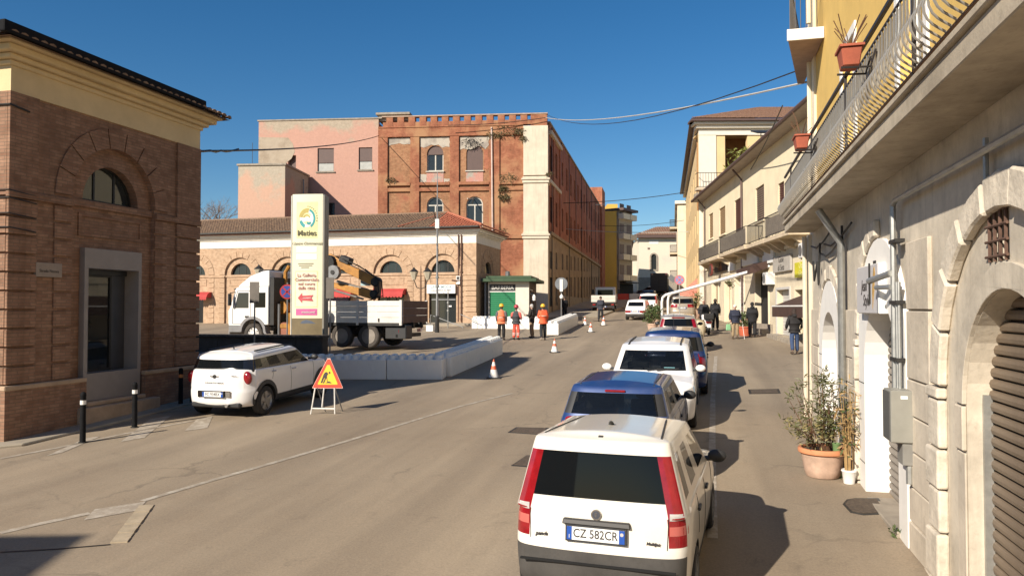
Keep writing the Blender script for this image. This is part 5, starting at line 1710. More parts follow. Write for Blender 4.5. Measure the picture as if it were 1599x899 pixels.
def wheel(parent, x, y, r, w, sgn, spokes=5, rim=None):
    rim = rim or M_rim
    t = MB().lathe([(r * .64, -w / 2), (r * .9, -w / 2), (r * .985, -w * .38), (r, -w * .2), (r, w * .2), (r * .985, w * .38), (r * .9, w / 2), (r * .64, w / 2)], (0, 0, 0), 28, 'x', False).build('wheel', M_tyre, parent, smooth=True, loc=(x, y, r))
    m = MB(); o = sgn * w * .36
    m.lathe([(r * .655, o - .03), (r * .655, o + .03 * (1 if sgn > 0 else 1)), (r * .6, o)], (0, 0, 0), 28, 'x')
    m.lathe([(r * .17, o - .01), (r * .15, o + sgn * .03)], (0, 0, 0), 12, 'x')
    for k in range(spokes):
        a = 2 * math.pi * k / spokes + .3
        d = Vector((0, math.cos(a), math.sin(a))); s = Vector((0, -math.sin(a), math.cos(a)))
        c = Vector((o + sgn * .012, 0, 0))
        vs = []
        for rr, ww in ((r * .12, r * .11), (r * .62, r * .14)):
            for dx in (-.012, .012):
                vs += [c + d * rr + s * ww + Vector((dx, 0, 0)), c + d * rr - s * ww + Vector((dx, 0, 0))]
        m.add(vs, [(0, 1, 3, 2), (4, 6, 7, 5), (0, 4, 5, 1), (2, 3, 7, 6), (0, 2, 6, 4), (1, 5, 7, 3)])
    m.build('rim', rim, t, fix=True)
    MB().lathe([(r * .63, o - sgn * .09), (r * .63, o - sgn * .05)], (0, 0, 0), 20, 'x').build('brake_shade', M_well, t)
    return t

def number_plate(parent, x, y, z, txt, back=True, w=.52, h=.11, tilt=0.0, blue=True):
    s = -1 if back else 1
    M = Matrix.Translation((x, y, z)) @ Matrix.Rotation(R(0 if back else 180), 4, 'Z') @ Matrix.Rotation(tilt, 4, 'X')
    fr = MB(M).box(-w / 2 - .015, w / 2 + .015, -.012, .02, -h / 2 - .015, h / 2 + .015).build('plate_frame', M_black_pl, parent)
    p = MB(M).box(-w / 2, w / 2, -.016, -.0125, -h / 2, h / 2).build('number_plate', M_plate, fr)
    for a, b in ((-w / 2, -w / 2 + .045), (w / 2 - .05, w / 2)):
        MB(M).box(a, b, -.0175, -.0162, -h / 2, h / 2).build('blue_band', M_pblue, fr)
    if txt:
        text('lettering', txt, h * .92, M_ink, fr, M @ face_y(-.002, -.0165, 0), sx=.86 * w / .52, bold=.0012, depth=.001)
    text('lettering', 'I', h * .4, M_plate, fr, M @ face_y(-w / 2 + .022, -.0178, -h * .25), depth=.0005)
    MB(M).lathe([(.016, -.0185), (.016, -.0176)], (w / 2 - .025, 0, h * .2), 12, 'y').build('sticker', M_clear, fr)
    return fr

def surf(me):
    bm = bmesh.new(); bm.from_mesh(me)
    t = BVHTree.FromBMesh(bm); bm.free()
    return t
def hit(t, p, d):
    h = t.ray_cast(Vector(p), Vector(d))
    return h[0], h[1]
def seam(t, parent, pts, axis, r=.0045, name='panel_gap', mat=None):
    """thin dark gap drawn over the surface: pts are (y,z) for the sides (axis 'x+','x-') or (x,z) for the tail (axis 'y-')"""
    out = []
    for a, b in zip(pts[:-1], pts[1:]):
        k = max(2, int((Vector(b) - Vector(a)).length / .05))
        for i in range(k + (1 if b == pts[-1] else 0)):
            q = Vector(a).lerp(Vector(b), i / k)
            if axis[0] == 'x':
                s = 1 if axis[1] == '+' else -1
                p, nn = hit(t, (s * 2, q.x, q.y), (-s, 0, 0))
            elif axis == 'y-': p, nn = hit(t, (q.x, -5, q.y), (0, 1, 0))
            elif axis == 'y+': p, nn = hit(t, (q.x, 5, q.y), (0, -1, 0))
            else: p, nn = hit(t, (q.x, q.y, 3), (0, 0, -1))
            if p is not None: out.append(p)
    if len(out) > 1: MB().tube(out, r, 5).build(name, mat or M_seam, parent)

LAB = ['body', 'bumper', 'tail_light', 'headlight', 'grille', 'wheel_well', 'tailgate', 'bonnet', 'lamp_clear', 'sill_trim']
GLAB = ['roof', 'windscreen', 'rear_window', 'side_window', 'pillar_trim', 'tail_light', 'pillar']

def car(name, label, S, x, y, heading, group='cars parked in the street', cat='car'):
    t = thing(name, label, cat, (0, 0, 0), 0, group)
    L, W, H = S['L'], S['W'], S['H']
    hw = W / 2
    f, r = L / 2, -L / 2
    paint = S['paint']
    wr, wy = S['wr'], S['wy']      # wheel radius, (front axle, rear axle)
    # cutter for the wheel wells
    cu = MB()
    cut = None
    if S.get('wells', True):
        for yy in wy:
            for sx in (-1, 1):
                cu.lathe([(wr * 1.14, -.16), (wr * 1.14, .16)], (sx * (hw - .08), yy, wr * 1.02), 28, 'x')
        cut = cu.build('cutter', None, None, fix=True)
        for p in cut.data.polygons: p.material_index = 5
    sill, b0, b1, mid, belt = S['sill'], S['b0'], S['b1'], S['mid'], S['belt']   # heights: sill, bumper lower/upper, mid crease table, belt table
    side = S['side']
    ri = S.get('rake', (.0, .02, .03, .06))       # how far the tail leans in at rows 2..5
    fi = S.get('nose', (.0, .03, .06, .18))
    rows = [dict(z=sill, hw=hw * .90, f=f - .14, r=r + .12), dict(z=sill + .05, hw=hw * .965, f=f - .05, r=r + .04),
            dict(z=b0, hw=hw * .985, f=f - .0, r=r + .0), dict(z=b1, hw=hw, f=f - fi[0], r=r + ri[0]),
            dict(z=b1 + .012, hw=hw * .998, f=f - fi[0] - .012, r=r + ri[0] + .022),
            dict(z=mid, hw=hw * S.get('midw', 1.0), f=f - fi[1], r=r + ri[1] + .015), dict(z=belt, hw=hw * S.get('beltw', .955), f=f - fi[2], r=r + ri[2]),
            dict(z=[(a, b + .015) for a, b in belt], hw=hw * S.get('beltw', .955) * .96, f=f - fi[3], r=r + ri[3])]
    for q in rows: q['c'] = S.get('corner', (.2, .14))
    n = len(side) + 8
    tl_rows = S.get('tl_rows', (4, 5)); hl_rows = S.get('hl_rows', (4, 5))
    tl_segs = S.get('tl_segs', (n - 4,)); hl_segs = S.get('hl_segs', (2,))
    def lab(rr, sg):
        if rr < 0: return 9
        rear = sg >= n - 4; front = sg <= 2
        if rr in tl_rows and sg in tl_segs: return 2
        if rr in hl_rows and sg in hl_segs: return 3
        if rr <= 2:
            if S.get('bumper_col', True) and (rear or front): return 1
            if rr <= 1 and S.get('trim', False): return 9
            if rr <= 0: return 9
            return 0
        if rr == 4 and sg <= 0 + S.get('grille_segs', 0): return 4
        if rear and rr >= 4 and sg > n - 4: return 6
        return 0
    cm = [paint, S.get('bumper_mat', paint), M_tail, M_clear, M_black_pl, M_well, S.get('gate_mat', paint), paint, M_clear, S.get('trim_mat', M_black_pl)]
    me = shell(rows, side, lab, cm, 7, S.get('crown', .04), cut, level=2)
    if cut: bpy.data.objects.remove(cut)
    tree = surf(me)
    split(me, cm, LAB, t, pieces=(1, 2, 3, 4, 5))
    # greenhouse
    g = S['g']
    gr = []
    for (z, w, ff, rr_) in g['rows']:
        gr.append(dict(z=z, hw=hw * w, f=ff, r=rr_, abs=False, c=g.get('c', (.18, .1)), xf=g.get('xf', (0, .42, .8, .955)), xr=g.get('xr', (0, .42, .8, .955))))
    gn = len(g['side']) + 8
    glassy = g.get('glass_rows', (1, 2))
    win = g['win']         # side segments that are glass
    tls = g.get('tl_segs', ())
    def glab(rr, sg):
        if rr < 0: return 6
        if rr in g.get('tl_rows', glassy) and sg in tls: return 5
        if rr in glassy:
            if sg <= 1: return 1
            if sg >= gn - 3: return 2
            if sg in win: return 3
            return 4 if (sg in g.get('trimseg', ()) and not (sg == 3 and S.get('white_a', False))) else 6
        return 6 if rr < 3 else 0
    gm = [S.get('roof_mat', paint), S.get('glass', M_cglass), S.get('glass_r', S.get('glass', M_cglass)), S.get('glass', M_cglass), M_black_pl, M_tail, S.get('pillar_mat', paint)]
    gme = shell(gr, g['side'], glab, gm, 0, g.get('crown', .05), None, corner=(.18, .1), level=2)
    gtree = surf(gme)
    split(gme, gm, GLAB, t, pieces=(1, 2, 3, 4, 5))
    for yy in wy:
        for sx in (-1, 1):
            wheel(t, sx * (hw - .10), yy, wr, .19, sx, S.get('spokes', 5), S.get('rim'))
    # mirrors, handles
    mm = S.get('mirror_mat', M_black_pl)
    for sx in (-1, 1):
        my, mz = S['mirror']
        MB().ball((sx * (hw + .075), my, mz), (.105, .06, .075), 12, 8).build('mirror', mm, t, smooth=True)
        MB().tube([(sx * (hw - .1), my, mz - .04), (sx * (hw + .02), my, mz - .03)], .03, 6).build('mirror_arm', M_black_pl, t)
        for hy, hz in S.get('handles', ()):
            p, nn = hit(tree, (sx * 2, hy, hz), (-sx, 0, 0))
            if p: MB().obox(p + Vector((sx * .012, 0, 0)), (.03, .17, .03)).build('door_handle', S.get('handle_mat', M_black_pl), t, bevel=.008)
        for sm in S.get('seams', ()): seam(tree, t, sm, 'x+' if sx > 0 else 'x-')
    # seats and steering wheel
    if S.get('seats', True):
        fl = belt[0][1] - .5
        for sy, sc in ((.25, 1), (-.75, 1)):
            for sx in (-.36, .36):
                mb = MB(); mb.obox((sx, sy - .1, fl + .35), (.46, .13, .62), (R(-14), 0, 0)); mb.build('seat', M_seat, t, bevel=.04, seg=2)
                MB().obox((sx, sy - .2, fl + .78), (.26, .09, .18), (R(-8), 0, 0)).build('headrest', M_seat, t, bevel=.035, seg=2)
        MB().box(-hw * .8, hw * .8, -L * .42, L * .2, fl - .1, fl + .02).build('cabin_floor', M_well, t)
    m = stand(t, x, y, heading)
    return t, tree, gtree

P_white = car_paint('white car paint', (.74, .7, .62), .16)
P_white2 = car_paint('clean white car paint', (.8, .78, .76), .06)
P_blue = car_paint('blue car paint', (.018, .05, .17), .08, .2)
P_blue2 = car_paint('bright blue car paint', (.006, .025, .11), .08, .2)
P_beige = car_paint('beige metallic paint', (.36, .3, .23), .1, .3)
P_silver = car_paint('silver metallic paint', (.4, .36, .31), .1, .4)
P_red = car_paint('red car paint', (.35, .03, .02), .1)
P_dark = car_paint('black car paint', (.015, .015, .017), .15)

# --- nearest car: boxy white hatchback with tall tail lamps
SP = dict(L=3.54, W=1.66, H=1.54, paint=P_white, wr=.285, wy=(1.13, -1.17), sill=.2, b0=.36, b1=.66,
          mid=[(-1.77, .84), (.6, .80), (1.4, .68), (1.77, .64)], belt=[(-1.77, 1.0), (.4, .96), (.95, .95), (1.5, .86), (1.77, .74)],
          side=[1.32, .96, .78, .3, -.2, -.82, -1.0, -1.35], rake=(.0, .02, .04, .09), corner=(.22, .12), bumper_mat=M_bump, trim=True, trim_mat=M_bump,
          mirror=(.62, 1.0), handles=((-.02, .82), (-.88, .84)), tl_rows=(4, 5, 6), midw=.995, beltw=.965,
          seams=([(.72, .3), (.75, .95)], [(-.16, .32), (-.14, .97)], [(-.16, .32), (.70, .32)], [(-.95, .62), (-.88, .97)], [(-.16, .32), (-.75, .32)]),
          g=dict(rows=[(.93, .955, .98, -1.71), (.955, .95, .90, -1.705), (.97, .945, .88, -1.70), ([(-1.6, 1.565), (.28, 1.48)], .765, .22, -1.60), ([(-1.6, 1.58), (.28, 1.49)], .755, .14, -1.585), ([(-1.6, 1.60), (.1, 1.51)], .70, .02, -1.50)],
                 side=[.10, .2, .44, .5, .74, .79, .93], win=(4, 5, 7, 9), tl_segs=(11, ), glass_rows=(2,), tl_rows=(0, 1, 2), crown=.05, c=(.2, .06), xr=(0, .42, .835, .995)),
          gate_mat=P_white, pillar_mat=P_white, roof_mat=P_white, rim=M_grey)
t, tr1, gt1 = car('white_hatchback', 'nearest boxy white hatchback with dark rear bumper seen from behind', SP, 1.31, 8.465, 18.5)
def tail(tree, x, z, off=.0):
    p, nn = hit(tree, (x, -5, z), (0, 1, 0))
    return (p.y - off) if p else None
M_dkpl = plain('dark tailgate handle plastic', (.035, .032, .03), .5, var=.2)
yy = tail(tr1, 0, .87)
MB().hexa([(-.31, yy - .035, .85), (.31, yy - .035, .85), (.31, yy + .03, .84), (-.31, yy + .03, .84), (-.30, yy - .02, .895), (.30, yy - .02, .895), (.30, yy + .03, .9), (-.30, yy + .03, .9)]).build('tailgate_handle', M_dkpl, t, bevel=.008)
number_plate(t, 0, tail(tr1, 0, .76) - .02, .775, 'CZ 582CR', w=.52, h=.115, tilt=R(-6))
yy = tail(tr1, 0, .95)
bd = MB().lathe([(.048, -.012), (.05, .0), (.05, .01)], (0, yy - .004, .945), 20, 'y').build('badge', M_chrome, t, smooth=True)
MB().lathe([(.036, -.0145), (.036, -.0125)], (0, yy - .004, .945), 20, 'y').build('badge_face', plain('badge face', (.12, .13, .16), .3, .6), bd)
text('lettering', 'E', .05, M_chrome, bd, face_y(0, yy - .02, .945))
text('lettering', 'panda', .05, M_ink, t, Matrix.Translation((-.51, tail(tr1, -.51, .735) - .008, .73)) @ Matrix.Rotation(R(90), 4, 'X'), shear=.3, bold=.0015)
text('lettering', 'Multijet', .038, M_ink, t, Matrix.Translation((.5, tail(tr1, .5, .735) - .008, .73)) @ Matrix.Rotation(R(90), 4, 'X'), shear=.2, bold=.0015)
for sx in (-1, 1):
    seam(tr1, t, [(sx * .62, .68), (sx * .625, .8), (sx * .63, .95)], 'y-')
    # clear reversing segment in the tail lamp
    for (z0, z1, m_) in ((.93, .99, M_clear), (.8, .88, plain('pale red lens', (.5, .12, .1), .2, coat=.6))):
        vs, fs, ok = [], [], []
        for z in (z0, (z0 + z1) / 2, z1):
            for k in range(8):
                x = .615 + .025 * k
                hs_ = [h_ for h_ in (hit(q_, (sx * x, -5, z), (0, 1, 0))[0] for q_ in (tr1, gt1)) if h_]
                p = min(hs_, key=lambda a_: a_.y) if hs_ else None
                ok.append(p is not None and p.y < -1.45 and x > .635); vs.append(p + Vector((0, -.004, 0)) if p else Vector((sx * x, -1.6, z)))
        for j in range(2):
            for k in range(7):
                q_ = (8 * j + k, 8 * j + k + 1, 8 * j + k + 9, 8 * j + k + 8)
                if all(ok[a_] for a_ in q_): fs.append(q_)
        MB().add(vs, fs).build('lamp_segment', m_, t, smooth=True)
    MB().tube([hit(gt1, (sx * (.545 - .03 * k), -1.45 + .35 * k, 3), (0, 0, -1))[0] + Vector((0, 0, .001)) for k in range(5)], .011, 5).build('roof_strip', M_black_pl, t)
a = hit(gt1, (0, -1.0, 3), (0, 0, -1))[0]
MB().tube([a, a + Vector((0, -.02, .02)), a + Vector((0, -.09, .05))], [.03, .022, .008], 8).build('aerial', M_black_pl, t)
a = hit(gt1, (0, -1.5, 3), (0, 0, -1))[0]
MB().obox(a + Vector((0, -.01, 0)), (.04, .03, .012)).build('washer_jet', M_black_pl, t)
MB().box(-.7, .7, -1.79, -1.76, .5, .515).build('bumper_groove', M_well, t)

# --- compact blue hatchback in front of it
def hatch(L, W, H, paint, **k):
    b = k.pop('belt_h', .98); f = L / 2
    wb = L * .62
    fr, rr = wb * .47, -wb * .53
    roof_f, roof_r = k.pop('roof', (.18, -f + .35))
    base_f, base_r = k.pop('base', (.95, -f + .14))
    S = dict(L=L, W=W, H=H, paint=paint, wr=.31, wy=(fr, rr), sill=.2, b0=.36, b1=.58,
             mid=[(-f, b - .18), (.6, b - .17), (1.4, b - .25), (f, b - .34)], belt=[(-f, b + .04), (.3, b - .02), (.95, b), (1.5, b - .08), (f, b - .24)],
             side=[fr + .35, .98, .75, .3, -.2, rr + .35, rr, rr - .3], rake=(.0, .04, .08, .14), corner=(.34, .22), bumper_mat=paint,
             mirror=(.66, b + .06), handles=((-.08, b - .16), (-1.0, b - .14)), tl_rows=(5, 6), seams=([(.74, .35), (.78, b - .03)], [(-.2, .35), (-.18, b - .02)], [(-.2, .33), (.72, .33)], [(-1.05, .7), (-.98, b - .02)]),
             g=dict(rows=[(b - .06, .96, base_f + .05, base_r + .02), (b - .005, .95, base_f + .02, base_r + .04), (b + .01, .94, base_f, base_r + .05), (H - .075, .80, roof_f + .08, roof_r - .02), (H - .055, .78, roof_f + .04, roof_r + .0), (H - .035, .71, roof_f - .1, roof_r + .1)],
                    side=[.10, .2, .45, .5, .76, .82, .93], win=(4, 5, 7, 9), glass_rows=(2,), crown=.05, xf=(0, .45, .89, .98), xr=(0, .45, .87, .98), trimseg=(3, 6, 8, 11)))
    g = k.pop('g', {})
    S['g'].update(g)
    S.update(k)
    return S
SB = hatch(3.75, 1.68, 1.52, P_blue, belt_h=1.0, glass_r=M_cglass2, glass=M_cglass2, roof=(.22, -1.45), base=(.95, -1.74))
t, tr2, gt2 = car('blue_hatchback', 'dark blue hatchback parked right ahead of the nearest white car', SB, 1.95, 12.5, 17)
p, nn = hit(gt2, (0, -5, 1.40), (0, 1, 0))
MB().obox((0, p.y - .0, 1.405), (.3, .05, .035)).build('brake_lamp', M_tail, t, bevel=.01)
for sx in (-1, 1): 
    MB().tube([hit(gt2, (sx * .54, y_, 3), (0, 0, -1))[0] for y_ in (-1.35, -.9, -.4, .1)], .012, 5).build('roof_strip', M_black_pl, t)
number_plate(t, 0, tail(tr2, 0, .78) - .015, .78, 'DW 417KX')

# --- white suv facing the camera
SW = hatch(4.35, 1.82, 1.62, P_white2, belt_h=1.0, glass=M_cglass2, roof=(.2, -1.7), base=(1.12, -2.0), wr=.34, b1=.62, mirror_mat=P_white2, mirror=(.72, 1.13), white_a=True, hl_rows=(5,), hl_segs=(2, 3), grille_segs=1, nose=(0, .04, .12, .3), corner=(.4, .25), crown=.07, seams=([(.9, .4), (.95, 1.03)], [(-.2, .4), (-.18, 1.04)], [(-1.1, .75), (-1.0, 1.05)]))
t, tr3, gt3 = car('white_suv', 'clean white suv parked facing the camera with white mirrors', SW, 3.2, 16.9, 194.5)
sw_ = MB()
for k in range(17):
    a0, a1 = 2 * math.pi * k / 16, 2 * math.pi * (k + 1) / 16
sw_.tube([(.36 + .19 * math.cos(2 * math.pi * k / 16), .62 + .06 * math.sin(2 * math.pi * k / 16), 1.0 + .17 * math.sin(2 * math.pi * k / 16)) for k in range(17)], .018, 6)
sw_.build('steering_wheel', M_black_pl, t)
number_plate(t, 0, 2.18, .5, 'FK 265TD', back=False)
p = hit(gt3, (-.35, 5, 1.12), (0, -1, 0))[0]
MB().obox(p + Vector((0, -.06, .01)), (.22, .1, .01), (R(30), 0, 0)).build('parking_disc', plain('pale blue card', (.2, .45, .5), .6), t)
for sx in (-1, 1): MB().tube([hit(gt3, (sx * .56, y_, 3), (0, 0, -1))[0] + Vector((0, 0, .02)) for y_ in (-1.6, -.9, -.2, .2)], .018, 6).build('roof_rail', M_black_pl, t)
for sx in (-1, 1): MB().tube([(sx * .1, 1.03, 1.1), (sx * .1 - .45, .93, 1.14)], .01, 5).build('wiper', M_black_pl, t)
MB().lathe([(.05, -.01), (.05, .01)], (0, 2.12, .8), 16, 'y').build('badge', M_chrome, t)

# --- dark blue people carrier beyond it
SD = hatch(4.2, 1.76, 1.66, P_blue2, belt_h=1.06, glass_r=M_cglass, wr=.32, roof=(.2, -1.75), base=(1.0, -1.98), tl_rows=(4, 5, 6), corner=(.34, .26))
t, tr4, gt4 = car('blue_people_carrier', 'deep blue tall car half hidden behind the white suv', SD, 4.6, 21.3, 14.5)
number_plate(t, 0, tail(tr4, 0, .8) - .015, .8, 'DB 094NL')
a = hit(gt4, (0, -.9, 3), (0, 0, -1))[0]
MB().tube([a, a + Vector((0, -.12, .4))], [.008, .003], 5).build('aerial', M_black_pl, t)

# --- silver hatchback with dark rear window
SS = hatch(3.7, 1.66, 1.5, P_silver, belt_h=.98, tl_rows=(), g=dict(tl_segs=(11,), tl_rows=(1, 2), xr=(0, .4, .8, .97)), roof_mat=P_silver)
t, tr5, gt5 = car('silver_hatchback', 'grey beige hatchback with red lamps beside its rear window, ahead of the blue car', SS, 7.05, 32.0, 13)
p, nn = hit(gt5, (0, -5, 1.4), (0, 1, 0))
MB().obox((0, p.y - .01, 1.41), (.5, .05, .04)).build('brake_lamp', M_tail, t)
number_plate(t, 0, tail(tr5, 0, .78) - .015, .78, 'CV 730FM')
# --- beige suv in front of the awning posts
SE = hatch(4.3, 1.8, 1.62, P_beige, belt_h=1.02, tl_segs=(len(hatch(4.3, 1.8, 1.6, P_beige)['side']) + 4, len(hatch(4.3, 1.8, 1.6, P_beige)['side']) + 5), tl_rows=(5, 6))
t, tr6, gt6 = car('beige_suv', 'beige suv with wide tail lamps behind the white awning frame', SE, 12.75, 56.5, 13)
number_plate(t, 0, tail(tr6, 0, .8) - .015, .8, 'EX 518PA')
# --- old white three-box style hatchback rolling up the street
SO = dict(L=3.7, W=1.52, H=1.45, paint=P_white2, wr=.28, wy=(1.2, -1.2), sill=.22, b0=.36, b1=.5, mid=[(-1.85, .7), (1.85, .62)], belt=[(-1.85, .88), (.6, .9), (1.85, .8)],
          side=[1.45, 1.0, .7, .2, -.3, -.85, -1.2, -1.55], rake=(0, .0, .01, .04), corner=(.12, .08), bumper_mat=M_bump, mirror=(.6, .98), tl_rows=(4,), tl_segs=(12, 13), seams=(), seats=False,
          g=dict(rows=[(.84, .95, 1.0, -1.76), (.9, .94, .95, -1.74), (.93, .93, .93, -1.73), (1.35, .82, .35, -1.35), (1.38, .8, .3, -1.32), (1.42, .72, .2, -1.22)], side=[.1, .2, .45, .5, .76, .82, .93], win=(4, 5, 7, 9), glass_rows=(2,), crown=.03, xr=(0, .4, .86, .97)))
t, tr7, gt7 = car('old_white_car', 'old square white hatchback driving away up the street', SO, 9.25, 55.0, 18)
number_plate(t, 0, tail(tr7, 0, .62) - .015, .66, 'AE 627', h=.12)
# --- two more in the queue
S8 = hatch(3.9, 1.7, 1.62, P_white2, tl_rows=(5, 6), g=dict(tl_segs=(11,), tl_rows=(1, 2)))
car('white_hatchback', 'white car with tall red tail lamps right ahead of the old white car', S8, 12.0, 66, 14.5)
S9 = hatch(3.9, 1.7, 1.5, P_silver)
car('grey_hatchback', 'small grey car in the queue beyond the old white car', S9, 13.3, 74, 14.5)
S10 = hatch(4.2, 1.75, 1.5, P_dark)
car('black_car', 'black car in the shade at the far end of the queue', S10, 16.0, 88, 14.5)
car('black_car', 'dark car parked under the white house at the far end', dict(S10, paint=P_dark), 22.2, 122, -60)

# --- white compact with black glasshouse, beside the corner shop
SM = dict(L=3.95, W=1.74, H=1.5, paint=P_white2, wr=.335, wy=(1.32, -1.26), sill=.24, b0=.4, b1=.62, mid=[(-1.975, .86), (.9, .86), (1.6, .84), (1.975, .7)], belt=[(-1.975, 1.08), (.5, 1.04), (1.0, 1.03), (1.6, .98), (1.975, .84)],
          side=[1.62, 1.1, .8, .3, -.2, -.85, -1.26, -1.62], rake=(.0, .01, .06, .14), corner=(.42, .32), bumper_mat=P_white2, trim=True, trim_mat=M_black_pl, mirror=(.78, 1.12), handles=((-.05, .93), (-.92, .96)),
          tl_rows=(), beltw=.95, midw=1.0, roof_mat=P_white2, pillar_mat=plain('black pillar gloss', (.012, .012, .013), .15, var=.05, coat=.6),
          seams=([(.86, .4), (.9, 1.0)], [(-.2, .4), (-.18, 1.0)], [(-.2, .38), (.84, .38)], [(-1.0, .8), (-.9, 1.02)]), handle_mat=M_chrome,
          g=dict(rows=[(1.0, .945, 1.06, -1.86), (1.05, .935, 1.0, -1.83), (1.065, .93, .98, -1.815), ([(-1.7, 1.33), (.5, 1.41)], .84, .5, -1.72), ([(-1.7, 1.355), (.5, 1.435)], .83, .42, -1.74), ([(-1.6, 1.42), (.3, 1.475)], .76, .3, -1.6)], side=[.1, .2, .44, .5, .74, .8, .93], win=(4, 5, 7, 9), glass_rows=(2,), crown=.06, c=(.24, .2), xr=(0, .4, .78, .95)))
q = G(345, 648)
t, trm, gtm = car('white_compact_suv', 'white compact car with black window band parked by the brick corner shop', SM, -6.12, 18.75, 14.5)
# rounded tail lamps, badge, letters, plate, exhaust, arches
for sx in (-1, 1):
    for k in range(1):
        pts = [(sx * .70, .78), (sx * .80, .78), (sx * .815, .9), (sx * .79, 1.02), (sx * .72, 1.03), (sx * .675, .9)]
    p = hit(trm, (sx * .70, -5, .9), (0, 1, 0))[0]
    MB().ball(p + Vector((sx * .01, .035, .0)), (.115, .075, .15), 16, 12).build('tail_light', M_tail, t, smooth=True)
    for wy_ in SM['wy']:
        mb = MB(); n = 14; ro, rin = .335 * 1.4, .335 * 1.12; vs = []
        for i in range(n + 1):
            a = math.pi * (i / n) * 1.06 - .1
            h_ = hit(trm, (sx * 2, wy_ + ro * 1.02 * math.cos(a), .335 * 1.02 + ro * 1.02 * math.sin(a)), (-sx, 0, 0))[0]
            X = max(abs(h_.x) if h_ else .85, .8)
            for rr, xx in ((ro, X + .014), (rin, X + .022), (rin, .74)):
                vs.append((sx * xx, wy_ + rr * math.cos(a), .335 * 1.02 + rr * math.sin(a)))
        mb.add(vs, [(3 * i + j, 3 * i + 3 + j, 3 * i + 4 + j, 3 * i + 1 + j) for i in range(n) for j in range(2)])
        mb.build('arch_trim', M_black_pl, t, smooth=True, fix=True)
yy = tail(trm, 0, .93)
b_ = MB().lathe([(.045, -.01), (.045, .01)], (0, yy, .94), 18, 'y').build('badge', M_iron, t)
for sx in (-1, 1): MB().hexa([(sx * .05, yy - .01, .925), (sx * .12, yy - .002, .935), (sx * .12, yy + .01, .935), (sx * .05, yy + .01, .925), (sx * .05, yy - .01, .955), (sx * .12, yy - .002, .955), (sx * .12, yy + .01, .955), (sx * .05, yy + .01, .955)]).build('badge_wing', M_chrome, b_, fix=True)
text('lettering', 'C O U N T R Y M A N', .05, M_grey, t, face_y(0, tail(trm, 0, .8) - .01, .80), bold=.001)
text('lettering', 'ONE D', .05, M_grey, t, face_y(.46, tail(trm, .46, .95) - .012, .95), shear=.2)
MB().box(-.42, .42, tail(trm, 0, .56) - .008, tail(trm, 0, .56) + .02, .48, .63).build('plate_recess', M_chrome, t, bevel=.02)
number_plate(t, 0, tail(trm, 0, .56) - .03, .555, 'FC 934BX')
MB().tube([(.33, -2.0, .31), (.33, -1.8, .31)], .04, 10).build('exhaust', M_chrome, t)
MB().box(-.62, .62, -1.93, -1.8, .25, .36).build('rear_skirt', M_black_pl, t, bevel=.03)
for sx in (-1, 1): MB().tube([hit(gtm, (sx * .6, y_, 3), (0, 0, -1))[0] + Vector((0, 0, .03)) for y_ in (-1.3, -.7, -.1, .3)], .02, 6).build('roof_rail', M_black_pl, t)
a = hit(gtm, (0, -1.2, 3), (0, 0, -1))[0]
MB().tube([a, a + Vector((0, -.03, .06))], [.02, .008], 6).build('aerial', M_black_pl, t)
# ================================================================== CRANE TRUCK
FT = Vector((-12.75, 36.06, 0))                       # under the cab front
RR = Vector((-3.9, 33.0, 0))                        # under the tail
dT = (RR - FT).normalized()
RZ_K = math.atan2(dT.y, dT.x)                       # local +x runs to the tail, -y faces the camera
TZ = 1.32                                           # ground level under the wheels
LT = (RR - FT).length
ct = thing('crane_truck', 'white lorry with yellow folded crane and grey drop side bed', 'truck', (FT.x, FT.y, TZ), RZ_K)
MKt = frame((FT.x, FT.y, TZ), RZ_K)
def kx(px, y=-1.25): return on(MKt, px, 490, 1, y).x
def kz(px, py, y=-1.25): return on(MKt, px, py, 1, y).z
P_cab = car_paint('white lorry paint', (.78, .76, .73), .08)
HW = 1.22
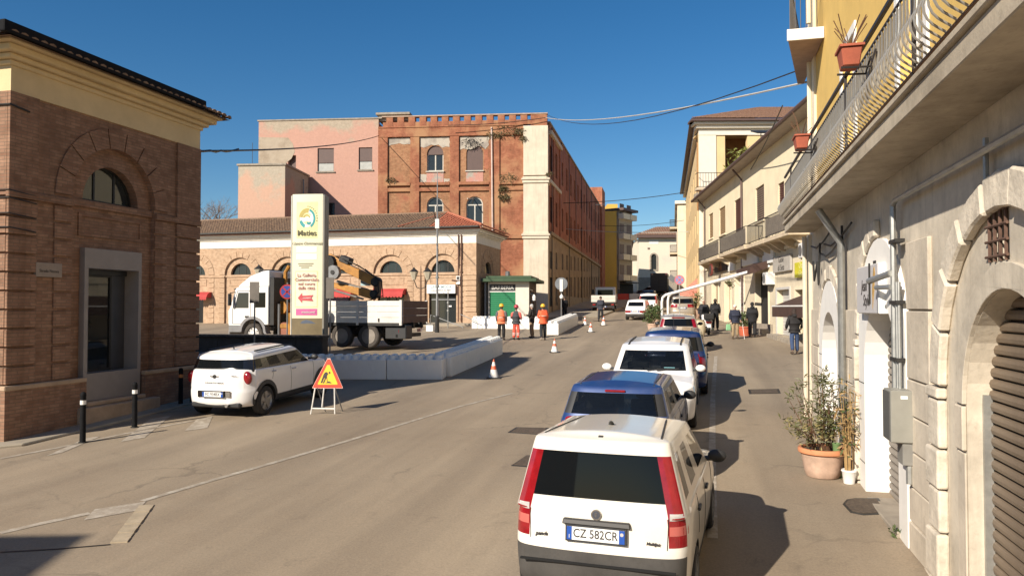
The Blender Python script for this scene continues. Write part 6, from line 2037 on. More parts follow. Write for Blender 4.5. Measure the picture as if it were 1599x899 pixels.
# cab: side outline extruded, then windows, door lines
x1 = 2.25
cab = [(.12, .72), (.05, 1.0), (.04, 1.6), (.14, 1.72), (.42, 2.55), (.5, 2.66), (x1, 2.68), (x1, .95), (1.95, .95), (1.85, 1.12), (1.62, 1.26), (1.2, 1.26), (.95, 1.12), (.82, .72)]
MB().shape(cab, (), -HW, HW).build('cab', P_cab, ct, bevel=.05, seg=3, fix=True)
MB().shape([(.5, 2.662), (.62, 2.78), (1.2, 3.18), (1.9, 3.4), (x1, 3.42), (x1, 2.69)], (), -HW + .06, HW - .06).build('roof_fairing', P_cab, ct, bevel=.06, seg=3, fix=True)
for sy in (-1, 1):
    y0, y1 = sorted((sy * (HW - .005), sy * (HW + .012)))
    MB().shape([(.42, 1.72), (1.18, 1.72), (1.18, 2.42), (.62, 2.42)], (), y0, y1).build('side_window', M_cglass2, ct, fix=True)
    MB().shape([(1.55, 1.74), (2.1, 1.74), (2.1, 2.42), (1.55, 2.42)], (), y0, y1).build('side_window', M_cglass, ct, fix=True)
    for pts in ([(1.28, .98), (1.28, 2.5)], [(.3, 1.0), (.3, 1.64), (.58, 2.5), (1.28, 2.5)], [(.3, 1.0), (.86, 1.0)]):
        MB().tube([(a, sy * (HW + .003), b) for a, b in pts], .012, 5).build('door_gap', M_seam, ct)
    MB().box(1.0, 1.2, min(sy * HW, sy * (HW + .03)), max(sy * HW, sy * (HW + .03)), 1.28, 1.36).build('door_handle', M_iron, ct)
    y0, y1 = sorted((sy * (HW - .3), sy * (HW + .04)))
    ao = [(.68, .7)] + [(1.42 + .72 * math.cos(a), .66 + .68 * math.sin(a)) for a in [math.pi * (1 - k / 10) for k in range(11)]] + [(2.2, .55), (2.08, .55)] + [(1.42 + .6 * math.cos(a), .62 + .6 * math.sin(a)) for a in [math.pi * k / 10 for k in range(11)]]
    MB().shape(ao, (), y0, y1).build('mudguard', plain('grey mudguard', (.2, .19, .19), .6, var=.1), ct, fix=True)
    MB().box(.1, .82, min(sy * HW * .98, sy * (HW + .006)), max(sy * HW * .98, sy * (HW + .006)), .62, .93).build('step_panel', plain('grey step panel', (.18, .175, .175), .6), ct)
    MB().obox((.3, sy * (HW + .2), 2.1), (.1, .2, .55)).build('mirror', M_black_pl, ct, bevel=.03)
    MB().tube([(.45, sy * HW, 2.45), (.3, sy * (HW + .2), 2.4)], .02, 5).build('mirror_arm', M_iron, ct)
MB().box(.02, .1, -HW + .05, HW - .05, .45, .72).build('front_bumper', plain('grey lorry bumper', (.25, .24, .24), .6), ct, bevel=.03)
MB().hexa([(.13, -1.0, 1.74), (.14, -1.0, 1.74), (.14, 1.0, 1.74), (.13, 1.0, 1.74), (.40, -1.0, 2.48), (.41, -1.0, 2.48), (.41, 1.0, 2.48), (.40, 1.0, 2.48)]).build('windscreen', M_cglass, ct)
for y in (-.95, .95): MB().box(.015, .04, y - .16, y + .16, .85, 1.05).build('headlight', M_clear, ct, bevel=.01)
MB().obox((.42, 0, 2.6), (.3, 2.2, .1), (0, R(-15), 0)).build('sun_visor', M_black_pl, ct, bevel=.02)
# chassis, tanks, wheels
xw = [1.42, kx(537, -1.0), kx(579, -1.0)]
for y in (-.42, .42): MB().box(.9, LT - .2, y - .06, y + .06, .85, 1.1).build('chassis_beam', M_iron, ct)
for i, x in enumerate(xw):
    for sy in (-1, 1):
        w = thing('axle', None, None)
        bpy.data.objects.remove(w)
        tw = MB().lathe([(.33, -.15), (.46, -.15), (.505, -.11), (.51, -.06), (.51, .06), (.505, .11), (.46, .15), (.33, .15)], (0, 0, 0), 28, 'y', False).build('wheel', plain('dusty tyre', (.06, .05, .042), .9, var=.3), ct, smooth=True, loc=(x, sy * (HW - .16), .51))
        m = MB(); s = sy
        if i == 0: m.lathe([(.34, s * .02), (.34, s * .1), (.22, s * .13), (.16, s * .2), (.12, s * .22)], (0, 0, 0), 24, 'y')
        else: m.lathe([(.34, s * .12), (.32, s * .1), (.26, -s * .02), (.14, -s * .04), (.13, s * .08), (.09, s * .1)], (0, 0, 0), 24, 'y')
        m.build('rim', plain('white lorry rim', (.5, .48, .45), .5, .2, var=.3) if i == 0 else plain('dusty rim', (.22, .19, .16), .7, .1, var=.3), tw, fix=True, smooth=True)
        if i == 0:
            for k in range(10):
                a = 2 * math.pi * k / 10
                MB().lathe([(.035, s * .105), (.035, s * .125)], (.255 * math.cos(a), 0, .255 * math.sin(a)), 8, 'y').build('rim_hole', M_well, tw)
    if i: MB().tube([(x, -1.1, .51), (x, 1.1, .51)], .1, 8).build('axle', M_iron, ct)
xm0, xm1 = xw[1], xw[2]
for x in (xm0, xm1):
    pts = [(x + .62 * math.cos(a), .52 + .62 * math.sin(a)) for a in [math.pi * (.95 - .9 * k / 8) for k in range(9)]]
    for sy in (-1, 1):
        y0, y1 = sorted((sy * .85, sy * 1.2))
        MB().add([(p[0], y, p[1]) for p in pts for y in (y0, y1)], [(2 * i, 2 * i + 1, 2 * i + 3, 2 * i + 2) for i in range(8)]).build('mudguard', M_black_pl, ct)
box('tool_box', M_black_pl, ct, xm1 + .75, xm1 + 1.75, -1.1, -.5, .4, 1.0, .03)
box('rear_bar', M_iron, ct, LT - .75, LT - .6, -1.1, 1.1, .45, .62, .02)
for y in (-.9, .9): box('tail_lamp', M_tail, ct, LT - .61, LT - .57, y - .2, y + .2, .66, .8, .01)
MB().lathe([(.33, -.12), (.33, .12)], (3.0, -.95, .75), 18, 'y').build('air_tank', plain('rusty red tank', (.25, .09, .05), .7), ct)
MB().box(2.3, 2.5, -1.15, 1.15, .95, 3.1).build('cab_back_frame', M_iron, ct)
MB().tube([(2.75, -1.1, .5), (2.75, -1.1, 1.9)], .06, 8).build('exhaust_pipe', M_grey, ct)
# drop side bed
bx0, bx1 = kx(470), kx(665, 1.2)
zb0, zb1 = 1.08, 1.08 + .95
M_bed = plain('light grey aluminium side', (.64, .61, .56), .5, .1, var=.08, scale=2, grime=.2)
M_bedT = plain('brown steel tail board', (.13, .075, .055), .75, var=.2)
box('bed_floor', M_iron, ct, bx0, bx1, -1.24, 1.24, zb0 - .12, zb0)
posts = [bx0, kx(558), bx1]
for sy in (-1, 1):
    for a, b in zip(posts[:-1], posts[1:]):
        for k in range(4):
            h = .2375
            y0, y1 = sorted((sy * 1.225, sy * (1.25 + (.012 if k == 3 else 0))))
            box('side_board', M_bed, ct, a + .06, b - .06, y0, y1, zb0 + k * h + .004, zb0 + (k + 1) * h - .004, .006)
    for p in posts:
        y0, y1 = sorted((sy * 1.2, sy * 1.275))
        box('bed_post', M_bed, ct, p - .06, p + .06, y0, y1, zb0 - .1, zb1 + .03, .01)
    for x in (posts[0] + .5, (posts[1] + posts[2]) / 2):
        y0, y1 = sorted((sy * 1.25, sy * 1.28))
        box('latch', M_iron, ct, x - .03, x + .03, y0, y1, zb0 + .05, zb0 + .2)
for k in range(3): box('tail_board', M_bedT, ct, bx1 + .065, bx1 + .10, -1.2, 1.2, zb0 + k * .316 + .004, zb0 + (k + 1) * .316 - .004, .006)
box('head_board', M_bed, ct, bx0 - .1, bx0 - .065, -1.2, 1.2, zb0, zb1)
# folding crane (yellow): base column behind the cab, arms folded over the bed
M_cry = plain('yellow crane paint', (.42, .19, .03), .5, var=.3, scale=3, grime=.4)
M_hyd = plain('crane ram', (.3, .28, .25), .3, .6, var=.15)
def Kp(px, py, y=0.0): 
    q = on(MKt, px, py, 1, y)
    return Vector((q.x, y, q.z))
cr = MB().box(3.0, 3.5, -.35, .35, 1.1, 2.3).build('crane_base', M_cry, ct, bevel=.05)
MB().box(2.65, 3.9, -1.1, 1.1, .8, 1.0).build('outrigger_beam', M_cry, ct, bevel=.03)
for sy in (-1, 1): MB().tube([(3.3, sy * 1.05, .3), (3.3, sy * 1.05, 1.5)], .07, 8).build('outrigger_leg', M_cry, ct)
MB().tube([Kp(444, 486, -.3), Kp(446, 425, -.3), Kp(452, 415, -.3)], .09, 8).build('crane_column', M_cry, ct)
MB().tube([Kp(441, 470, -.2), Kp(443, 425, -.2)], .05, 8).build('column_ram', M_hyd, ct)
MB().lathe([(.3, -.2), (.3, .2)], Kp(443, 480, -.5), 14, 'y').build('slew_gear', M_cry, ct)
MB().box(*(lambda p, q: (p.x, q.x, -.7, .1, q.z, p.z))(Kp(418, 422, 0), Kp(437, 441, 0))).build('oil_tank', M_black, ct, bevel=.03)
def beam(a, b, w0, w1, h0, h1, mat, name, y=0.0):
    a, b = Vector(a), Vector(b); d = (b - a).normalized(); up = Vector((-d.z, 0, d.x))
    if up.z < 0: up = -up
    vs = []
    for p, w, h in ((a, w0, h0), (b, w1, h1)):
        vs += [p + Vector((0, -w / 2, 0)) - up * h / 2, p + Vector((0, w / 2, 0)) - up * h / 2, p + Vector((0, w / 2, 0)) + up * h / 2, p + Vector((0, -w / 2, 0)) + up * h / 2]
    return MB().add(vs, [(0, 3, 2, 1), (4, 5, 6, 7), (0, 1, 5, 4), (1, 2, 6, 5), (2, 3, 7, 6), (3, 0, 4, 7)]).build(name, mat, ct, bevel=.02, fix=True)
beam(Kp(518, 444), Kp(586, 461), .3, .36, .2, .4, M_cry, 'lower_arm')
beam(Kp(526, 439), Kp(575, 453), .12, .12, .12, .12, M_hyd, 'lower_ram', 0)
beam(Kp(518, 452, -.25), Kp(568, 467, -.25), .06, .06, .09, .09, M_hyd, 'arm_rail', -.25)
beam(Kp(526, 411), Kp(588, 440), .3, .36, .34, .42, M_cry, 'upper_arm')
beam(Kp(530, 405), Kp(585, 437), .14, .14, .12, .12, M_hyd, 'upper_ram')
beam(Kp(534, 403), Kp(548, 409), .4, .4, .3, .3, M_iron, 'valve_block')
MB().lathe([(.22, -.2), (.22, .2)], Kp(588, 440), 10, 'y').build('elbow_joint', M_iron, ct, bevel=.04)
MB().lathe([(.2, -.22), (.2, .22)], Kp(586, 459), 10, 'y').build('elbow_joint', M_iron, ct, bevel=.04)
beam(Kp(591, 438), Kp(589, 462), .28, .28, .26, .24, plain('brown crane steel', (.12, .06, .03), .6, var=.3), 'elbow_link')
MB().lathe([(.36, -.35), (.36, .35)], Kp(517, 411), 14, 'y').build('winch_drum', M_black, ct)
MB().lathe([(.32, -.62), (.32, -.4)], Kp(531, 426), 16, 'y').build('cable_reel', M_grey, ct)
MB().lathe([(.1, -.65), (.1, -.62)], Kp(531, 426), 12, 'y').build('reel_hub', M_iron, ct)
MB().tube([Kp(505, 402), Kp(516, 398), Kp(530, 407)], .07, 7).build('hook_arm', M_cry, ct)
MB().tube([Kp(580, 468, -.3), Kp(592, 455, -.3), Kp(589, 434, -.3), Kp(560, 415, -.3), Kp(535, 404, -.3)], .03, 6).build('hydraulic_hose', M_black, ct)
MB().tube([Kp(572, 470, -.2), Kp(598, 462, -.2), Kp(596, 440, -.2), Kp(570, 420, -.2)], .025, 6).build('hydraulic_hose', M_black, ct)
MB().box(*(lambda p, q: (p.x, q.x, .5, .55, q.z, p.z))(Kp(563, 437, .5), Kp(578, 446, .5))).build('crane_plate', plain('pale blue plate', (.3, .42, .45), .5), ct)

# ================================================================== LOW WALL, PYLON, POSTS behind the white compact
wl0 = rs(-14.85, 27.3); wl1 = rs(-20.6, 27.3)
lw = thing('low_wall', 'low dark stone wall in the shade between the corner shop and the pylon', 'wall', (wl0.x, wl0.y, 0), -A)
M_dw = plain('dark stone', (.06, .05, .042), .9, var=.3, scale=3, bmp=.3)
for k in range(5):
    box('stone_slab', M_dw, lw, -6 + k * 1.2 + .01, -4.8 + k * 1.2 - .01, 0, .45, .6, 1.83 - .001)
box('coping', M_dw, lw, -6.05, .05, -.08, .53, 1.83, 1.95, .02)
box('footing', plain('grey concrete footing', (.13, .12, .105), .9, var=.2), lw, -6.1, .6, -.5, -.002, .5, 1.22, .02)
# advertising pylon, lens-shaped plan
PYp = at(482, 520, 31.2)
py_ = thing('advertising_pylon', 'tall cream advertising pylon with curved face standing in front of the lorry', 'pylon', (PYp.x, PYp.y, 0), R(-6))
M_py = plain('pylon cream print', (.72, .68, .5), .35, var=.05, scale=1)
M_pyb = plain('pylon olive brown base', (.16, .12, .06), .5, var=.2, scale=2)
M_pyg = plain('pylon grey side', (.22, .2, .165), .5, var=.08)
HWp, B_, PT, PB = .645, .03, 7.72, 1.8
plan = [(-HWp + 2 * HWp * i / 12, -.2 - B_ * (1 - (-1 + 2 * i / 12) ** 2)) for i in range(13)]
back = [(HWp, .2), (-HWp, .2)]
MB().shape(plan + back, (), 2.62, PT, 'xy').build('face_panel', M_py, py_, fix=True)
MB().shape(plan + back, (), PB, 2.618, 'xy').build('base', M_pyb, py_, fix=True)
MB().box(HWp + .002, HWp + .1, -.24, .25, PB, PT - .05).build('side_rail', M_pyg, py_, bevel=.02)
MB().box(-HWp - .06, -HWp - .002, -.22, .25, PB, PT - .05).build('side_rail', plain('pale side rail', (.6, .58, .5), .4), py_, bevel=.02)
def fz(pyx): return EYE + (480 - pyx) / FPX * 31.0
def fx_(px): return (px - 480.5) / FPX * 31.1
def pyy(x): return -.2 - B_ * (1 - (x / HWp) ** 2)
def onface(name, pts, mat, o=.006):
    """thin print laid on the curved face; pts (x,z)"""
    if len(pts) == 14: tri = [(i, i + 1, 12 - i, 13 - i) for i in range(6)]
    else: tri = tessellate_polygon([[Vector((a, b, 0)) for a, b in pts]])
    vs = [(a, pyy(a) - o, b) for a, b in pts]
    ob = MB().add(vs, [tuple(t) for t in tri]).build(name, mat, py_)
    return ob
def qd(px0, px1, y0, y1, n=6):
    a, b, c, d = fx_(px0), fx_(px1), fz(y1), fz(y0)
    return [(a + (b - a) * i / n, c) for i in range(n + 1)] + [(b - (b - a) * i / n, d) for i in range(n + 1)]
M_teal = plain('teal print', (.03, .28, .28), .5); M_ocr = plain('ochre print', (.42, .33, .08), .5)
M_pkp = plain('pink print', (.6, .12, .3), .5); M_redp = plain('red print', (.55, .08, .09), .5)
M_ltx = plain('olive lettering', (.1, .09, .04), .5); M_pyw = plain('white print', (.76, .75, .7), .4); M_rust_p = plain('rose lettering', (.45, .2, .17), .5); M_pyel = plain('pale yellow print', (.74, .68, .34), .4)
onface('print_panel', qd(463, 497, 315, 372), M_pyel, .003)
def ringp(cx_, cz_, ro, ri_, a0, a1, mat, name, o):
    n = 14
    q = [(cx_ + ro * math.cos(R(a0 + (a1 - a0) * i / n)), cz_ + ro * 1.2 * math.sin(R(a0 + (a1 - a0) * i / n))) for i in range(n + 1)]
    q += [(cx_ + ri_ * math.cos(R(a1 + (a0 - a1) * i / n)), cz_ + ri_ * 1.2 * math.sin(R(a1 + (a0 - a1) * i / n))) for i in range(n + 1)]
    return onface(name, q, mat, o)
ex, ez = fx_(480), fz(341)
ringp(ex, ez, .3, .02, 0, 359, M_pyw, 'emblem_disc', .006)
ringp(ex, ez, .35, .27, -60, 70, M_teal, 'emblem_arc', .009)
ringp(ex, ez, .35, .2, 75, 170, M_ocr, 'emblem_arc', .009)
ringp(ex, ez, .34, .22, 195, 250, M_teal, 'emblem_arc', .009)
ringp(ex - .02, ez - .02, .16, .11, 20, 160, M_ocr, 'emblem_arc', .011)
ringp(ex + .08, ez - .14, .1, .02, 180, 360, M_teal, 'emblem_leaf', .011)
for k in range(9):
    a = R(85 - k * 12)
    ringp(ex + .42 * math.cos(a), ez + .5 * math.sin(a), .022, .002, 0, 359, M_ltx, 'emblem_dot', .008)
def ptext(s, px, pyx, size, mat, **k): 
    x = fx_(px)
    return text('lettering', s, size, mat, py_, face_y(x, pyy(x) - .022, fz(pyx)), **k)
ptext('Maties', 480, 364, .31, M_ltx, bold=.006)
ptext('Centro Commerciale', 481, 380, .15, M_ltx, shear=.4, bold=.001)
for a, b in ((385, 394), (396, 405)): onface('blank_plate', qd(463, 496, a, b), M_pyw, .008)
for k, (a, b) in enumerate(((466, 491), (467, 489), (471, 484))): onface('small_print', qd(a, b, 411 + k * 3, 412.2 + k * 3), M_ltx, .006)
onface('print_panel', qd(461, 498, 423, 480), M_pyel, .003); onface('print_panel', qd(462.5, 496.5, 424.5, 478.5), plain('ivory print', (.74, .7, .52), .4), .006)
for k, s in enumerate(('La Galleria', 'Commerciale', 'nel cuore', 'della città')): ptext(s, 480, 430 + k * 6.6, .185, M_rust_p, bold=.002)
ar = [(466, 465), (473, 457), (473, 461.5), (491, 460.5), (488, 465), (491, 470), (473, 469), (473, 473)]
onface('red_arrow', [(fx_(a), fz(b)) for a, b in ar], M_redp, .02)
ptext('INGRESSO', 481, 465.2, .075, M_pyw)
onface('pink_band', qd(463, 497, 482, 492), M_pkp, .009)
ptext('maxisconti', 483, 487, .13, M_pyw, bold=.001)
onface('blue_patch', [(fx_(a), fz(b)) for a, b in ((470, 505), (473, 501), (480, 499), (488, 501), (495, 505))], plain('slate print', (.1, .12, .16), .5), .007)

def post_sign(label, px, Y, ztop, zplate, w, h, mat, heading=0, round_=False, ring=None, cat='sign', bottom=None):
    p = at(px, 500, Y)
    t = thing('street_sign', label, cat, (p.x, p.y, gz(p.x, p.y)), R(heading), 'sign posts by the low wall')
    g0 = gz(p.x, p.y)
    MB().tube([(0, 0, -.1), (0, 0, ztop - g0)], .03, 8).build('post', M_grey, t)
    if round_:
        MB().lathe([(w / 2, -.05), (w / 2, -.03)], (0, 0, zplate - g0), 22, 'y').build('sign_rim', ring, t)
        MB().lathe([(w / 2 * .8, -.058), (w / 2 * .8, -.051)], (0, 0, zplate - g0), 22, 'y').build('sign_face', mat, t)
        for a in (45, -45): MB().obox((0, -.062, zplate - g0), (w * .75, .004, w * .09), (0, R(a), 0)).build('cross_bar', ring, t)
    else:
        MB().box(-w / 2, w / 2, -.05, -.03, zplate - h / 2 - g0, zplate + h / 2 - g0).build('sign_plate', mat, t, bevel=.005)
        for dz in (-.2, .2): MB().box(-.06, .06, -.03, .04, zplate + dz - g0 - .02, zplate + dz - g0 + .02).build('clamp', M_iron, t)
    return t
M_sgn = plain('weathered grey sign back', (.15, .13, .11), .7, var=.15)
post_sign('grey sign plate on a thin post in front of the lorry cab', 397.5, 28.6, 4.0, 3.63, .36, .8, M_sgn)
post_sign('round blue and red no stopping sign left of the pylon', 448.5, 31.6, 4.1, 3.72, .62, .62, plain('sign blue', (.03, .06, .25), .4), round_=True, ring=plain('sign red', (.35, .03, .03), .4))
post_sign('grey sign plate on a thin post right of the pylon', 515.5, 28.8, 4.2, 3.8, .3, .8, M_sgn)

# ================================================================== WHITE BLOCK BARRIERS
M_blk = plain('white barrier blocks', (.8, .78, .73), .65, var=.04, scale=2, grime=.1)
blk0 = MB().box(-.865, .865, -.32, .32, 0, .62).build('barrier_block', M_blk, None, bevel=.025, seg=2)
knob = None
KN = []
for i in range(6):
    for j in (-1, 1):
        m = MB().lathe([(.115, -.01), (.112, .08), (.09, .12), (.05, .13)], (0, 0, 0), 10).build('knob', M_blk, blk0, smooth=True, loc=(-.72 + i * .288, j * .16, .62)) if not KN else copy_part(KN[0], blk0, (-.72 + i * .288, j * .16, .62))
        KN.append(m)
first_used = []
def block(x, y, rz, label):
    o = blk0 if not first_used else copy_tree(blk0)
    first_used.append(o)
    tag(o, label, 'barrier', 'white stud topped road barrier blocks')
    f = Vector((math.cos(rz), math.sin(rz), 0)); z = NRM
    f = (f - z * f.dot(z)).normalized(); yv = z.cross(f)
    m = Matrix((f, yv, z)).transposed().to_4x4()
    o.rotation_euler = m.to_euler(); o.location = (x, y, gz(x, y) - .01)
cn = Vector((-2.05, 23.05, 0)); u = Vector((SU, CU, 0)); wv = Vector((CU, -SU, 0))
fr_dir = Vector((-1, .09, 0)).normalized()
lab_f = ['front row block at the corner facing the road works sign', 'second front row block from the corner', 'front row block right behind the road works sign', 'front row block beside the white compact car', 'last front row block hidden behind the white compact car']
for i in range(5):
    c = cn + fr_dir * (.9 + 1.75 * i) + Vector((0, .32, 0))
    block(c.x, c.y, math.atan2(-fr_dir.y, -fr_dir.x), 'white barrier, ' + lab_f[i])
sd_ = Vector((.218, .976, 0)); sn = Vector((-.976, .218, 0))
lab_s = ['nearest block of the side row along the road', 'second block of the side row along the road', 'third block of the side row along the road', 'last block of the side row, nearest the workers']
for i in range(4):
    c = cn + sd_ * (.68 + .9 + 1.75 * i) + sn * .32
    block(c.x, c.y, math.atan2(sd_.y, sd_.x), 'white barrier, ' + lab_s[i])
c2 = Vector((2.49, 40.5, 0)); s2 = Vector((.2056, .9786, 0)); n2 = Vector((-.9786, .2056, 0))
lab_2 = ['near end block of the far row beside the cones', 'second block of the far row beside the cones', 'third block of the far row beside the cones', 'fourth block of the far row beside the cones', 'last block of the far row beside the cones']
for i in range(5):
    c = c2 + s2 * (.9 + 1.75 * i) + n2 * .32
    block(c.x, c.y, math.atan2(s2.y, s2.x), 'white barrier, ' + lab_2[i])
lab_3 = ['right block of the row behind the workers', 'middle block of the row behind the workers', 'left block of the row behind the workers']
p0, p1_ = Vector((1.35, 45.6, 0)), Vector((-1.75, 46.6, 0))
for i in range(3):
    c = p0.lerp(p1_, (i + .25) / 2.4)
    block(c.x, c.y, math.atan2((p0 - p1_).y, (p0 - p1_).x), 'white barrier, ' + lab_3[i])

# ================================================================== CONES, WORKS SIGN, BOLLARDS
M_or = plain('orange red cone', (.62, .12, .05), .5, var=.08); M_cw = plain('white cone band', (.75, .72, .68), .5)
def cone(p, h, label):
    t = thing('traffic_cone', label, 'traffic cone', p, 0, 'traffic cones along the barriers')
    b = .19 * h / .5
    MB().box(-b, b, -b, b, 0, .03).build('base', M_black_pl, t, bevel=.01)
    z = [.03, .03 + .2 * h, .03 + .4 * h, .03 + .6 * h, .03 + .8 * h, h]
    r = lambda q: .13 * h / .5 * (1 - q / (h * 1.06)) + .006
    for k in range(5):
        MB().lathe([(r(z[k]), z[k]), (r(z[k + 1]), z[k + 1])], (0, 0, 0), 16).build('band', M_cw if k in (0, 1, 3) else M_or, t, smooth=True)
cone(G(771, 590), .58, 'nearest orange and white cone right of the barrier corner')
cone(G(866, 550), .56, 'orange and white cone alone in the middle of the road')
cone(G(922.5, 518.5), .56, 'orange and white cone near the far barrier, the closer of two')
cone(G(913.5, 507.5), .56, 'orange and white cone at the end of the far barrier')
cone(G(942.5, 508), .6, 'white cone at the feet of the man crossing the road')

wp = G(510, 646)
ws = thing('works_sign', 'triangular road works sign on white legs beside the white compact car', 'road sign', wp, R(0))
wsz = .125
def tri3(w, z0, z1, rr=.04):
    return [(-w, z0), (w, z0), (w + .0, z0 + .03), (.03, z1), (-.03, z1), (-w, z0 + .03)]
tilt = Matrix.Rotation(R(-9), 4, 'X')
M_wred = plain('sign red orange', (.62, .06, .025), .4, var=.05); M_wyel = plain('sign yellow', (.85, .52, .03), .4, var=.05)
MB(tilt).shape(tri3(.345, .58, 1.27), (), -.02, 0).build('sign_edge', plain('sign pale edge', (.75, .5, .42), .4), ws, fix=True)
MB(tilt).shape(tri3(.33, .592, 1.25), (), -.026, -.0205).build('red_border', M_wred, ws, fix=True)
MB(tilt).shape(tri3(.225, .665, 1.115), (), -.031, -.0265).build('yellow_field', M_wyel, ws, fix=True)
wk = MB(tilt)
def sp(pts): wk.shape(pts, (), -.036, -.0315)
def tx(px, pyx): return ((px - 353) / 599 * 70 / FPX * 17.4 , (1.27 - (pyx - 75) / 899 * 105 / FPX * 17.4 * 1.0))
sp([tx(258, 405), tx(280, 405), tx(300, 345), tx(318, 330), tx(288, 408), tx(305, 408), tx(345, 300), tx(355, 280), tx(335, 258), tx(312, 262), tx(292, 295)])
sp([tx(318, 405), tx(340, 395), tx(365, 382), tx(385, 388), tx(410, 408)])
sp([tx(330, 320), tx(338, 316), tx(352, 385), tx(345, 388)])
cxx, czz = tx(372, 268)
sp([(cxx + .022 * math.cos(a * .6283), czz + .026 * math.sin(a * .6283)) for a in range(10)])
wk.build('worker_symbol', M_ink, ws, fix=True)
M_leg = plain('white sign legs', (.74, .72, .68), .4)
for a, b in (((-.24, -.1, .6), (-.36, -.0, 0)), ((.2, -.1, .6), (.19, .0, 0)), ((-.04, -.09, .6), (-.1, -.02, .16))):
    MB().tube([a, b], .016, 6).build('leg', M_leg, ws)
MB().tube([(-.33, -.02, .13), (.2, -.02, .12)], .018, 6).build('cross_bar', M_leg, ws)
MB().tube([(.2, -.06, .6), (.3, .32, .0)], .014, 6).build('back_leg', M_grey, ws)
MB().tube([(-.2, -.06, .6), (-.1, .32, .0)], .014, 6).build('back_leg', M_grey, ws)

def bollard(p, h, band, label):
    t = thing('bollard', label, 'bollard', p, 0, 'black bollards along the corner shop')
    MB().lathe([(.055, -.1), (.05, h - .2), (.05, h - .08), (.055, h - .07), (.045, h - .02), (.02, h)], (0, 0, 0), 12).build('post', M_dark, t, smooth=True)
    MB().lathe([(.053, h - .24), (.053, h - .16)], (0, 0, 0), 12).build('band', band, t)
    MB().lathe([(.08, -.05), (.075, .02)], (0, 0, 0), 12).build('foot', M_iron, t)
bollard(G(129, 691), .97, M_white, 'black bollard with white band, nearest the left edge of the road')
bollard(G(210, 667), .95, M_white, 'black bollard with white band before the shop window')
bollard(G(282, 633), .93, plain('orange band', (.6, .2, .05), .5), 'black bollard with orange band beside the white compact car')

# ================================================================== LAMP POLES
def sp_pole(px, pyb, Y):
    p = at(px, pyb, Y); return p
lp = at(682.5, 519, 43.3)
pole = thing('tall_pole', 'tall thin grey pole with a white box, in front of the market building', 'pole', (lp.x, lp.y, lp.z), 0)
MB().tube([(0, 0, -.3), (0, 0, 1.9), (0, 0, 2.0), (0, 0, 6.2), (0, 0, 9.2)], [.085, .075, .06, .05, .02], 8).build('shaft', M_grey, pole, smooth=True)
MB().box(-.12, .12, -.1, .1, 5.95, 6.5).build('box', M_white, pole, bevel=.02)
MB().lathe([(.13, 0), (.11, .9), (.1, 1.0)], (0, 0, -.05), 10).build('foot', M_iron, pole)
for z in (2.6, 3.1): MB().lathe([(.1, z), (.1, z + .12)], (0, 0, 0), 10).build('collar', M_galv, pole)
def lantern(px, ptop, Y, heads, label):
    b = at(px, 480, Y); g0 = gz(b.x, b.y); zt = at(px, ptop, Y).z
    t = thing('street_lamp', label, 'street lamp', (b.x, b.y, g0), 0, 'old style street lamps')
    H_ = zt - g0
    MB().tube([(0, 0, 0), (0, 0, 1), (0, 0, H_ - .3), (0, 0, H_ + .5)], [.09, .06, .045, .02], 8).build('post', M_wood, t)
    for sx in heads:
        MB().tube([(0, 0, H_ - .9), (sx * .25, 0, H_ - .8), (sx * .42, 0, H_ - .35)], .03, 6).build('arm', M_iron, t)
        MB().lathe([(.1, 0), (.26, .45), (.27, .5), (.0, .62)], (sx * .42, 0, H_ - .35), 6).build('lantern_glass', plain('milky lantern', (.45, .4, .3), .4), t)
        MB().lathe([(.3, .5), (.06, .7), (.02, .78)], (sx * .42, 0, H_ - .35), 6).build('lantern_roof', M_iron, t)
lantern(657, 428, 46.0, (-1, 1), 'double headed old lamp between the arches right of the crane arm')
lantern(407, 424, 44.0, (-.3,), 'single old lamp rising above the lorry cab')
tp = at(702, 505, 47.5)
for k, (px, py0, py1, Y, lbl) in enumerate(((699.5, 455, 514, 47.0, 'thin white pole in front of the glazed shop door'), )):
    a, b = at(px, py0, Y), at(px, py1, Y)
    t = thing('thin_pole', lbl, 'pole', (b.x, b.y, b.z), 0)
    MB().tube([(0, 0, -.3), (0, 0, a.z - b.z)], .035, 7).build('shaft', M_galv, t)
    for z in (1.1, 1.6): MB().lathe([(.07, z), (.07, z + .12)], (0, 0, 0), 8).build('collar', M_galv, t)
rp = at(694, 517, 46.5)
rl = thing('hand_rail', 'low grey tube railing in front of the glazed shop door', 'railing', rp, -A)
MB().tube([(-.9, 0, 1.0), (1.2, 0, .25)], .025, 6).build('rail', M_galv, rl); MB().tube([(1.0, 0, 1.05), (2.1, 0, .6), (2.1, 0, 0)], .025, 6).build('rail', M_galv, rl)
for x in (-.9, 1.2): MB().tube([(x, 0, -.2), (x, 0, 1.0 if x < 0 else .3)], .025, 6).build('post', M_galv, rl)
MB().tube([(-1.6, -.6, .0), (-1.6, -.6, .75), (-.7, -.6, .75), (-.7, -.6, 0)], .02, 6).build('hoop', M_galv, rl)
ug = thing('utility_box', 'small pale utility box at the foot of the tall pole', 'box', at(672, 517, 44.5), -A)
box('case', M_white, ug, -.22, .22, -.15, .15, -.1, .38, .02); box('lid', M_grey, ug, -.24, .24, -.17, .17, .381, .42)

